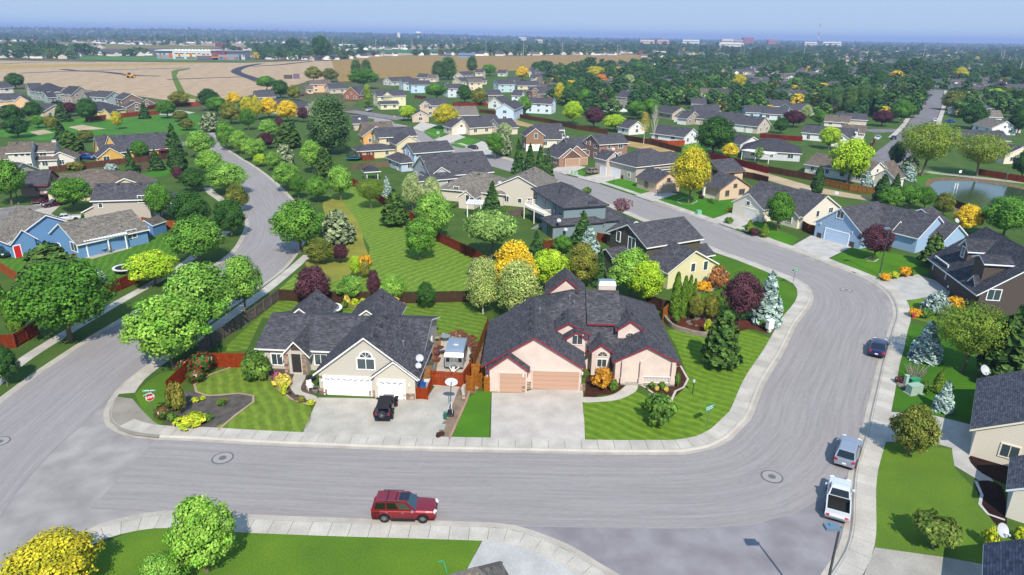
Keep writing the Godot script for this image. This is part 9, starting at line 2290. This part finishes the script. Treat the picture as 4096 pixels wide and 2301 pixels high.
	for i in 40:
		var az:=i*2.4
		var p:=v3(cos(az)*0.25,0.1,sin(az)*0.2)
		for k in 4:
			var q:=p+v3(cos(az)*0.22+rn()*0.12,0.3+rng.randf()*0.25,sin(az)*0.2+rn()*0.12)
			dw.tube(p,q,0.05-k*0.01,0.04-k*0.01,4,q_("8d8078"),false)
			p=q
	PROTO["driftwood"]={"crown":[dw.mesh()],"mat":"bark","h":1.7,"w":2.0,"trunk":null}
const CROWN:={"leaf":"crown","needle":"crown","bark":"branches"}
var planted:=0
func plant(kind:String,called:String,label:String,category:String,x:float,z:float,h:float,w:float,group:="",y:=0.15):
	var p:Dictionary=PROTO[kind]
	planted+=1
	var o:=thing(called,label,category,v3(x,y,z),fmod(planted*2.399,TAU),group)
	o.scale=v3(w/p.w,h/p.h,w/p.w)
	if p.trunk:put("trunk",p.trunk,"bark",o)
	put(CROWN[p.mat] if category=="tree" else "foliage",p.crown[planted % p.crown.size()],p.mat,o)
func lay(cx:float,cz:float,rot:int)->Transform3D:
	return Transform3D(Basis(Vector3.UP,PI*0.5*rot),v3(cx,0,cz))
func roof_point(v:Array,u:float,side:float,d:float)->Transform3D:
	var p:float=(v[7]-v[6])/(v[4]*0.5)
	var q:=lay(v[0],v[1],v[2])
	var k:=1.0/sqrt(1.0+p*p)
	return q*Transform3D(Basis(Vector3.RIGHT,side*atan(p)),v3(u,v[7]+0.2-d*p*k,side*d*k))
func roof(called:String,v:Array,rc:Color,tc:Color,o:Node3D,fine:bool):
	var L:float=v[3]
	var W:float=v[4]
	var hw:float=v[6]
	var hr:float=v[7]
	var kind:String=v[8]
	var ov:float=v[9]
	var g:=geo()
	var f:=geo()
	g.x=lay(v[0],v[1],v[2])
	f.x=g.x
	var t:=0.2
	var p:=(hr-hw)/(W*0.5)
	var ex:=L*0.5+ov*0.75
	var ez:=W*0.5+ov
	var ye:=hw-ov*p+t
	var yr:=hr+t
	var s:=sqrt(ez*ez+(yr-ye)*(yr-ye))
	var per:=6.0
	if kind=="g":
		for k in [-1.0,1.0]:
			var a:=v3(-ex*k,ye,ez*k)
			var b:=v3(ex*k,ye,ez*k)
			var c:=v3(ex*k,yr,0)
			var d:=v3(-ex*k,yr,0)
			g.quad(a,b,c,d,rc,v2(0,s)/per,v2(2*ex,s)/per,v2(2*ex,0)/per,Vector2.ZERO)
			var dn:=v3(0,-t,0)
			f.quad(a+dn,b+dn,b,a,tc)
			f.quad(b+dn,c+dn,c,b,tc)
			f.quad(c+dn,d+dn,a+dn,b+dn,tc)
			f.quad(d+dn,a+dn,a,d,tc)
		if fine:
			for k in [-1.0,1.0]:
				g.quad(v3(-ex*k,yr-0.14*p+0.025,0.14*k),v3(ex*k,yr-0.14*p+0.025,0.14*k),v3(ex*k,yr+0.035,0),v3(-ex*k,yr+0.035,0),Color(rc.r*0.85,rc.g*0.85,rc.b*0.87))
	elif kind=="h":
		var rx:=maxf(0.0,L*0.5-W*0.5)
		ex=L*0.5+ov
		var c:=[v3(-ex,ye,ez),v3(ex,ye,ez),v3(ex,ye,-ez),v3(-ex,ye,-ez)]
		var r0:=v3(-rx,yr,0)
		var r1:=v3(rx,yr,0)
		g.quad(c[0],c[1],r1,r0,rc,v2(0,s)/per,v2(2*ex,s)/per,v2(ex+rx,0)/per,v2(ex-rx,0)/per)
		g.quad(c[2],c[3],r0,r1,rc,v2(0,s)/per,v2(2*ex,s)/per,v2(ex+rx,0)/per,v2(ex-rx,0)/per)
		g.tri(c[1],c[2],r1,rc,v2(0,s)/per,v2(2*ez,s)/per,v2(ez,0)/per)
		g.tri(c[3],c[0],r0,rc,v2(0,s)/per,v2(2*ez,s)/per,v2(ez,0)/per)
		var dn:=v3(0,-t,0)
		for i in 4:
			f.quad(c[i]+dn,c[(i+1) % 4]+dn,c[(i+1) % 4],c[i],tc)
		f.quad(c[3]+dn,c[2]+dn,c[1]+dn,c[0]+dn,tc)
		if fine:
			var dk:=Color(rc.r*0.85,rc.g*0.85,rc.b*0.87)
			g.bar(r0+v3(0,0.0,0),r1+v3(0.01,0,0),0.28,0.05,dk)
			for q in [[r0,c[0]],[r0,c[3]],[r1,c[1]],[r1,c[2]]]:g.bar(q[0],q[1],0.26,0.05,dk)
	else:
		var a:=v3(-ex,hw-ov*(hr-hw)/W+t,ez)
		var b:=v3(ex,a.y,ez)
		var c:=v3(ex,hr+t,-W*0.5)
		var d:=v3(-ex,hr+t,-W*0.5)
		g.quad(a,b,c,d,rc,v2(0,W)/per,v2(2*ex,W)/per,v2(2*ex,0)/per,Vector2.ZERO)
		var dn:=v3(0,-t,0)
		f.quad(a+dn,b+dn,b,a,tc)
		f.quad(b+dn,c+dn,c,b,tc)
		f.quad(d+dn,a+dn,a,d,tc)
		f.quad(c+dn,d+dn,d,c,tc)
		f.quad(d+dn,c+dn,b+dn,a+dn,tc)
	var r:=pt(called,g,"shingle",o)
	pt("fascia",f,"trim",r)
func walls(v:Array,wc:Color,mat:String,o:Node3D):
	var g:=geo()
	g.x=lay(v[0],v[1],v[2])
	var x:float=v[3]*0.5
	var z:float=v[4]*0.5
	var b:float=v[5]
	var h:float=v[6]
	g.quad(v3(-x,b,z),v3(x,b,z),v3(x,h,z),v3(-x,h,z),wc)
	var hb:float=v[7] if v[8]=="s" else h
	g.quad(v3(x,b,-z),v3(-x,b,-z),v3(-x,hb,-z),v3(x,hb,-z),wc)
	for k in [-1.0,1.0]:
		g.quad(v3(x*k,b,z*k),v3(x*k,b,-z*k),v3(x*k,hb if k>0 else h,-z*k),v3(x*k,h if k>0 else hb,z*k),wc)
		if v[8]=="g":g.tri(v3(x*k,h,z*k),v3(x*k,h,-z*k),v3(x*k,v[7],0),wc)
	pt("wall",g,mat,o)
func face(f:Array)->Transform3D:
	return Transform3D(Basis(Vector3.UP,f[4]),v3(f[1],f[2],f[3]))
func fitting(o:Node3D,f:Array,fine:bool,tc:Color):
	var w:float=f[5]
	var h:float=f[6]
	var fr:=geo()
	var gl:=geo()
	fr.x=face(f)
	gl.x=fr.x
	var white:Color=tc if f.size()<8 else f[7]
	var dk:=q_("3c4a50")
	match f[0]:
		"w":
			var b:=0.11
			for s in [-1.0,1.0]:
				fr.box(v3(s*(w*0.5+b*0.5),0,0.02),v3(b,h+b*2,0.09),white)
				fr.box(v3(0,s*(h*0.5+b*0.5),0.02),v3(w,b,0.087),white)
			if w>0.9:fr.box(v3(0,0,0.02),v3(0.06,h,0.07),white)
			gl.box(v3(0,0,0.01),v3(w,h,0.04),dk)
			var q:=pt("window",fr,"trim",o)
			pt("pane",gl,"glass",q)
		"a":
			var n:=12
			for i in n:
				var a:=PI*i/n
				var a2:=PI*(i+1)/n
				var p:=v3(cos(a),sin(a),0)*w*0.5
				var q:=v3(cos(a2),sin(a2),0)*w*0.5
				var k:=(w*0.5+0.12)/(w*0.5)
				var zz:=v3(0,0,0.065)
				fr.quad(p+zz,p*k+zz,q*k+zz,q+zz,white)
				fr.quad(p*k,q*k,q*k+zz,p*k+zz,white)
				gl.tri(v3(0,0,0.03),p+v3(0,0,0.03),q+v3(0,0,0.03),dk)
				if fine and i in [3,6,9]:fr.bar(v3(0,0.02,0.045),p+v3(0,0,0.045),0.035,0.03,white)
			fr.box(v3(0,-0.05,0.02),v3(w+0.22,0.1,0.09),white)
			var q:=pt("arched_window",fr,"trim",o)
			pt("pane",gl,"glass",q)
		"G":
			var col:Color=white if f.size()<9 else f[8]
			for s in [-1.0,1.0]:fr.box(v3(s*(w*0.5+0.07),h*0.5,0.03),v3(0.14,h+0.02,0.12),white)
			fr.box(v3(0,h+0.08,0.03),v3(w+0.3,0.16,0.13),white)
			var q:=pt("garage_door",fr,"trim",o)
			var cols:=int(round(w/0.62))
			for r in 4:
				gl=geo()
				gl.x=fr.x
				var y:=h*(r+0.5)/4.0
				gl.box(v3(0,y,0.02),v3(w,h/4.0-0.02,0.04),col)
				for c in cols:
					gl.box(v3(w*((c+0.5)/cols-0.5),y,0.045),v3(w/cols-0.12,h/4.0-0.16,0.02),col)
				pt("panel",gl,"trim",q)
			if f.size()>9:
				gl=geo()
				gl.x=fr.x
				for c in cols:
					for k in 3:
						var xx:=w*((c+0.5)/cols-0.5)
						var d:=signf(xx)*0.06*(k-1)
						gl.box(v3(xx+(k-1)*0.14,h*0.885+d,0.058),v3(0.1,0.16,0.012),dk)
				pt("glazing",gl,"glass",q)
		"D":
			var col:Color=q_("7a2424") if f.size()<9 else f[8]
			for s in [-1.0,1.0]:fr.box(v3(s*(w*0.5+0.06),h*0.5,0.03),v3(0.12,h,0.1),white)
			fr.box(v3(0,h+0.06,0.03),v3(w+0.24,0.12,0.1),white)
			gl.box(v3(0,h*0.5,0.02),v3(w,h,0.05),col)
			for r in [0.28,0.7]:
				for s in [-1.0,1.0]:gl.box(v3(s*w*0.22,h*r,0.05),v3(w*0.3,h*0.3,0.02),col)
			var q:=pt("door",gl,"trim",o)
			pt("door_frame",fr,"trim",q)
			var kn:=geo()
			kn.x=fr.x
			kn.box(v3(w*0.4,h*0.48,0.08),v3(0.07,0.07,0.07),q_("b89a50"))
			pt("handle",kn,"chrome",q)
		"B":
			gl.box(v3(0,0,0.02),v3(w,h,0.06),white)
			pt("wall_panel",gl,"trim",o)
		"S":
			var bk:=geo()
			bk.x=fr.x
			bk.box(v3(0,h*0.5,0.01),v3(w,h,0.06),q_("7a6a60"))
			var q:=pt("stone_veneer",bk,"matte",o)
			var tones:=[q_("8a7468"),q_("a08a7c"),q_("6d5a52"),q_("94806a"),q_("7e6a64"),q_("b09a88")]
			var y:=0.0
			while y<h-0.05:
				var sh:=minf(rr(0.13,0.2),h-y)
				var xx:=-w*0.5
				while xx<w*0.5-0.04:
					var sw:=minf(rr(0.22,0.5),w*0.5-xx)
					var st:=geo()
					st.x=fr.x
					st.box(v3(xx+sw*0.5,y+sh*0.5,0.05),v3(sw-0.02,sh-0.02,rr(0.05,0.09)),tones[rng.randi() % 6])
					pt("stone",st,"matte",q)
					xx+=sw
				y+=sh
		"s":
			fr.box(v3(0,h*0.5,0.02),v3(w,h,0.08),q_("85746a"))
			pt("stone_veneer",fr,"gravel",o)
		"L":
			fr.box(v3(0,0,0.08),v3(0.14,0.26,0.14),q_("d8d0b8"))
			fr.tube(v3(0,0.13,0.08),v3(0,0.24,0.08),0.11,0.02,6,q_("e8e4da"))
			pt("wall_lantern",fr,"trim",o)
		"C":
			fr.box(v3(0,h*0.5,0),v3(w,h,w),white)
			fr.box(v3(0,h-0.08,0),v3(w+0.14,0.16,w+0.14),white)
			fr.box(v3(0,0.12,0),v3(w+0.12,0.24,w+0.12),white)
			pt("column",fr,"trim",o)
		"R":
			fr.box(v3(0,h,0),v3(w,0.07,0.09),white)
			fr.box(v3(0,0.12,0),v3(w,0.06,0.06),white)
			var q:=pt("railing",fr,"trim",o)
			var nb:=int(w/0.16)
			var bl:=geo()
			bl.x=fr.x
			for i in nb:bl.box(v3(w*((i+0.5)/nb-0.5),h*0.5+0.05,0),v3(0.045,h-0.13,0.045),white)
			pt("balusters",bl,"trim",q)
		"K":
			fr.box(v3(0,h*0.5,0),v3(w,h,w*0.8),white)
			var q:=pt("chimney",fr,"siding",o)
			gl.box(v3(0,h+0.06,0),v3(w+0.16,0.12,w*0.8+0.16),q_("a8adb0"))
			pt("chimney_cap",gl,"aluminium",q)
func house(called:String,label:String,x:float,z:float,yaw:float,wc:Color,mat:String,rc:Color,tc:Color,vols:Array,feats:Array,vents:Array,fine:=false,category:="house",group:="")->Node3D:
	var o:=thing(called,label,category,v3(x,0.1,z),yaw,group)
	for v in vols:
		walls(v,v[10] if v.size()>10 else wc,mat,o)
		roof("roof",v,rc,tc,o,fine)
	for f in feats:fitting(o,f,fine,tc)
	for e in vents:
		var q:=roof_point(vols[e[1]],e[2],e[3],e[4])
		var g:=geo()
		g.x=q
		if e[0]=="v":
			g.box(v3(0,0.09,0),v3(0.42,0.18,0.36),q_("2c2d31"))
			pt("roof_vent",g,"matte",o)
		else:
			g.x=Transform3D(Basis(),q.origin)
			g.tube(v3(0,-0.2,0),v3(0,0.55,0),0.07,0.07,7,q_("b8bcc0"))
			g.tube(v3(0,0.5,0),v3(0,0.62,0),0.11,0.11,7,q_("c8ccd0"))
			pt("vent_pipe",g,"aluminium",o)
	return o
func auto_windows(o:Node3D,vols:Array,feats:Array,tc:Color):
	for i in vols.size():
		var v:Array=vols[i]
		if v[5]>0.0:continue
		for side in 4:
			var gab:bool=side % 2==0
			var wid:float=(v[4] if gab else v[3]) as float*0.5
			var dist:float=(v[3] if gab else v[4]) as float*0.5+0.02
			if wid<1.4:continue
			var rows:=[1.55]
			if v[6]>4.4:rows.append(4.1)
			if gab and v[8]=="g" and v[7]-v[6]>1.6 and v[6]<4.0:rows.append(v[6]+0.45)
			for r in rows:
				var n:=1 if r>v[6] else maxi(1,int(2.0*wid/4.2))
				for k in n:
					var u:=wid*2.0*((k+0.5)/n-0.5)
					var q:=lay(v[0],v[1],v[2])*(Transform3D(Basis(Vector3.UP,PI*0.5*(1-side)),Vector3.ZERO))
					var at:=q*v3(u,r,dist)
					var bad:=false
					for j in vols.size():
						if j==i:continue
						var c:Vector3=lay(vols[j][0],vols[j][1],vols[j][2]).affine_inverse()*at
						if absf(c.x)<vols[j][3]*0.5+0.2 and absf(c.z)<vols[j][4]*0.5+0.2 and r<vols[j][7]:bad=true
					for f in feats:
						if absf(at.x-f[1])+absf(at.z-f[3])<1.6+f[5]*0.5 and absf(at.y-f[2])<2.2:bad=true
					if bad:continue
					fitting(o,["w",at.x,at.y,at.z,PI*0.5*v[2]+PI*0.5*(1-side),[1.0,1.3,1.6][rng.randi() % 3] if r<v[6] else 0.9,1.2 if r<v[6] else 0.8],false,tc)
func house_copy(src:Node3D,label:String,x:float,z:float,yaw:float):
	var c:Node3D=src.duplicate()
	c.name=String(src.name)
	add_child(c,true)
	c.position=v3(x,0.1,z)
	c.rotation.y=yaw
	c.set_meta("label",label)
func fence(label:String,pts:Array,h:float,col:Color,style:String,group:=""):
	var o:=thing("fence",label,"fence",Vector3.ZERO,0.0,group)
	var count:=0
	for i in pts.size()-1:
		var a:=v3(pts[i].x,GROUND,pts[i].y)
		var b:=v3(pts[i+1].x,GROUND,pts[i+1].y)
		var L:=a.distance_to(b)
		var d:=(b-a)/L
		var m:=int(maxf(1.0,round(L/2.4)))
		for k in m:
			var p:=a+d*L*k/m
			var q:=a+d*L*(k+1)/m
			var g:=geo()
			var bs:=Basis(d,Vector3.UP,d.cross(Vector3.UP))
			if style=="far":
				g.box((p+q)*0.5+v3(0,h*0.5,0),v3(L/m-0.06,h,0.05),tint(col,col,0,rr(0.85,1.1)),bs)
			else:
				var nb:=int(maxf(2.0,round(L/m/0.145)))
				for e in nb:
					var k2:=rr(0.82,1.1)
					g.box(p.lerp(q,(e+0.5)/nb)+v3(0,h*0.5+rr(-0.015,0.015),0)+bs.z*rr(-0.004,0.004),v3(L/m/nb-0.012,h,0.024),Color(col.r*k2,col.g*k2,col.b*k2),bs)
				for y in [0.3,h-0.25]:g.box((p+q)*0.5+v3(0,y,0)+bs.z*0.04,v3(L/m,0.09,0.04),col,bs)
			var s:=pt("pickets",g,"wood",o)
			if style!="far":s.set_meta("kind","stuff")
			if style!="far" or k % 2==0:
				var t:=geo()
				t.box(p+v3(0,h*0.5+0.03,0)+bs.z*0.06,v3(0.11,h+0.06,0.1),Color(col.r*0.9,col.g*0.9,col.b*0.9),bs)
				pt("post",t,"wood",o)
func wheel(o:Node3D,at:Vector3,r:float,w:float,rimc:Color,spokes:=6):
	var s:=signf(at.z) if at.z!=0.0 else 1.0
	var g:=geo()
	var k:=18
	for i in k:
		var a:=TAU*i/k
		var b:=TAU*(i+1)/k
		var e0:=v3(cos(a),sin(a),0)
		var e1:=v3(cos(b),sin(b),0)
		var prof:=[v2(r*0.62,w*0.5),v2(r*0.94,w*0.5),v2(r,w*0.36),v2(r,-w*0.36),v2(r*0.94,-w*0.5),v2(r*0.3,-w*0.5)]
		for j in prof.size()-1:
			var p:Vector2=prof[j]
			var q:Vector2=prof[j+1]
			g.quad(at+e0*p.x+v3(0,0,p.y*s),at+e1*p.x+v3(0,0,p.y*s),at+e1*q.x+v3(0,0,q.y*s),at+e0*q.x+v3(0,0,q.y*s),q_("1b1b1c"))
	var t:=pt("wheel",g,"matte",o)
	var m:=geo()
	for i in k:
		var e0:=v3(cos(TAU*i/k),sin(TAU*i/k),0)
		var e1:=v3(cos(TAU*(i+1)/k),sin(TAU*(i+1)/k),0)
		var z0:=v3(0,0,s*w*0.44)
		var z1:=v3(0,0,s*w*0.2)
		m.quad(at+e0*r*0.56+z0,at+e1*r*0.56+z0,at+e1*r*0.66+z0,at+e0*r*0.66+z0,rimc)
		m.tri(at+z1,at+e0*r*0.6+z1,at+e1*r*0.6+z1,q_("3a3c40"))
	for i in spokes:
		var e:=v3(cos(TAU*i/spokes),sin(TAU*i/spokes),0)
		m.bar(at+v3(0,0,s*w*0.4),at+e*r*0.6+v3(0,0,s*w*0.42),0.055,0.055,rimc)
	pt("rim",m,"chrome",t)
func skin(g:Geo,rings:Array,col:Color):
	for i in rings.size()-1:
		var a:Array=rings[i]
		var b:Array=rings[i+1]
		for j in a.size()-1:
			g.quad(a[j],b[j],b[j+1],a[j+1],col)
	for e in [0,rings.size()-1]:
		var r:Array=rings[e]
		for j in range(1,r.size()-1):
			if e==0:g.tri(r[0],r[j],r[j+1],col)
			else:g.tri(r[0],r[j+1],r[j],col)
func face_quad(g:Geo,q:Array,u0:float,u1:float,v0:float,v1:float,off:float,col:Color,slant:=0.0):
	var f:=func(u:float,v:float)->Vector3:return (q[0] as Vector3).lerp(q[1],u).lerp((q[3] as Vector3).lerp(q[2],u),v)
	var n:Vector3=((q[1] as Vector3)-q[0]).cross((q[3] as Vector3)-q[0]).normalized()*off
	g.quad(f.call(u0,v0)+n,f.call(u1,v0)+n,f.call(u1-slant,v1)+n,f.call(u0+maxf(slant,0.0)*0.5,v1)+n,col)
func car(label:String,category:String,x:float,z:float,yaw:float,col:Color,s:Dictionary,group:="")->Node3D:
	var o:=thing(s.get("name","parked_car"),label,category,v3(x,s.get("y",0.02),z),yaw,group)
	var L:float=s.L*0.5
	var W:float=s.W*0.5
	var yb:=0.26
	var belt:float=s.belt
	var hood:float=s.hood
	var tail:float=s.get("tail",belt)
	var g:=geo()
	var rings:=[]
	var xs:float=s.ws*L
	for e in [[-1.0,0.80,0.30,0.72],[-0.985,0.90,0.12,0.94],[-0.93,0.965,0.0,1.0],[-0.72,1.0,0.0,1.0],[s.rb,1.0,0.0,1.0],[s.ws,1.0,0.0,1.0],[lerpf(s.ws,1.0,0.5),0.99,0.0,0.985],[0.90,0.955,0.02,0.93],[0.965,0.87,0.08,0.8],[1.0,0.74,0.16,0.58]]:
		var xx:float=e[0]*L
		var w:float=e[1]*W
		var top:=tail
		if e[0]>s.rb-0.01:top=lerpf(tail,belt,clampf((e[0]-s.rb)/0.2,0,1))
		if e[0]>s.ws-0.01:top=lerpf(belt,hood,clampf((e[0]-s.ws)/(1.0-s.ws)*1.6,0,1))
		top=lerpf(yb,top,e[3])
		var lo:float=yb+e[2]*0.5
		var mid:=lerpf(lo,top,0.55)
		rings.append([v3(xx,lo,-w*0.88),v3(xx,lo+0.08,-w*0.97),v3(xx,mid,-w),v3(xx,lerpf(mid,top,0.72),-w*0.975),v3(xx,top-0.015,-w*0.88),v3(xx,top+0.02,-w*0.5),v3(xx,top+0.03,0),
			v3(xx,top+0.02,w*0.5),v3(xx,top-0.015,w*0.88),v3(xx,lerpf(mid,top,0.72),w*0.975),v3(xx,mid,w),v3(xx,lo+0.08,w*0.97),v3(xx,lo,w*0.88)])
	for r in rings:r.reverse()
	skin(g,rings,col)
	var H:float=s.H
	var xr:float=s.rb*L
	var x1:float=s.rf*L
	var x2:float=s.rr*L
	var wb:=W*0.925
	var wt:=W*0.76
	var b:=[v3(xr,belt-0.06,wb),v3(xs,belt-0.06,wb),v3(xs,belt-0.06,-wb),v3(xr,belt-0.06,-wb)]
	var t:=[v3(x2,H-0.05,wt),v3(x1,H-0.05,wt),v3(x1,H-0.05,-wt),v3(x2,H-0.05,-wt)]
	g.hexa([b[0],b[1],b[2],b[3],t[0],t[1],t[2],t[3]],col)
	var c:=[v3(x2+0.25,H,wt*0.82),v3(x1-0.25,H,wt*0.82),v3(x1-0.25,H,-wt*0.82),v3(x2+0.25,H,-wt*0.82)]
	g.hexa([t[0],t[1],t[2],t[3],c[0],c[1],c[2],c[3]],col)
	pt("body",g,"paint",o)
	var dk:=q_("10161a")
	var gw:=geo()
	face_quad(gw,[b[1],b[2],t[2],t[1]],0.05,0.95,0.1,0.97,0.012,q_("24424c"))
	pt("windscreen",gw,"glass",o)
	gw=geo()
	face_quad(gw,[b[3],b[0],t[0],t[3]],0.07,0.93,0.16,0.94,0.012,dk)
	pt("rear_window",gw,"glass",o)
	var nw:int=s.get("windows",2)
	for k in nw:
		for sd in 2:
			var q:Array=[b[0],b[1],t[1],t[0]] if sd==0 else [b[2],b[3],t[3],t[2]]
			gw=geo()
			var u0:=0.045+0.91*k/nw
			var u1:=0.045+0.91*(k+1)/nw-0.03
			var gc:=dk if (k<nw-1)==(sd==0) or nw==2 else q_("3b423c")
			if sd==0:face_quad(gw,q,u0,u1,0.2,0.92,0.012,gc)
			else:face_quad(gw,q,1.0-u1,1.0-u0,0.2,0.92,0.012,gc)
			pt("side_window",gw,"glass",o)
	var r:float=s.get("wheel",0.34)
	for wx in [s.wf,s.wr]:
		for sd in [-1.0,1.0]:
			var ar:=geo()
			var p:=v3(wx*L,r,sd*(W+0.006))
			for i in 12:
				var a0:=PI*i/12-0.1
				var a1:=PI*(i+1)/12+0.1
				var e0:=v3(cos(a0),sin(a0),0)*(r+0.09)
				var e1:=v3(cos(a1),sin(a1),0)*(r+0.09)
				ar.tri(p,p+e0,p+e1,q_("0c0c0d"))
			pt("wheel_arch",ar,"matte",o)
			wheel(o,v3(wx*L,r,sd*(W-0.085)),r,0.24,q_("b8bcc2"),s.get("spokes",5))
	for sd in [-1.0,1.0]:
		var h:=geo()
		h.box(v3(L*0.955,hood*0.83,sd*W*0.70),v3(0.2,0.15,0.34),q_("dfe6ea"),Basis(Vector3.UP,sd*-0.45))
		pt("headlight",h,"glass",o)
		h=geo()
		h.box(v3(-L*0.972,tail*0.86,sd*W*0.76),v3(0.14,0.2,0.3),q_("b01420"),Basis(Vector3.UP,sd*0.3))
		pt("tail_light",h,"plastic",o)
		h=geo()
		h.box(v3(xs-0.28,belt+0.06,sd*(W+0.1)),v3(0.14,0.15,0.2),s.get("mirror",col))
		pt("mirror",h,"chrome" if s.has("mirror") else "paint",o)
		for k in nw-(1 if nw>2 else 0):
			h=geo()
			h.box(v3(lerpf(xr,xs,0.34+0.36*k),belt-0.17,sd*(W*0.985)),v3(0.2,0.035,0.05),s.get("mirror",col))
			pt("door_handle",h,"chrome" if s.has("mirror") else "paint",o)
	var f:=geo()
	f.box(v3(L*0.985,hood*0.72,0),v3(0.05,0.2,W*0.9),q_("15171a"))
	pt("grille",f,"plastic",o)
	f=geo()
	f.box(v3(0,yb+0.0,0),v3(L*1.9,0.12,W*1.7),q_("131314"))
	pt("underbody",f,"matte",o)
	f=geo()
	f.box(v3(-L*0.99,tail*0.62,0),v3(0.05,0.16,0.34),q_("d9dcde"))
	pt("number_plate",f,"plastic",o)
	return o
func v3(x:float,y:float,z:float)->Vector3:return Vector3(x,y,z)
func v2(x:float,y:float)->Vector2:return Vector2(x,y)
func geo()->Geo:return Geo.new()
const SI:="siding"
const CH:="62626a"
const TR:="e6e6e2"
func rr(a:float,b:float)->float:return rng.randf_range(a,b)
func rn()->float:return rng.randfn()
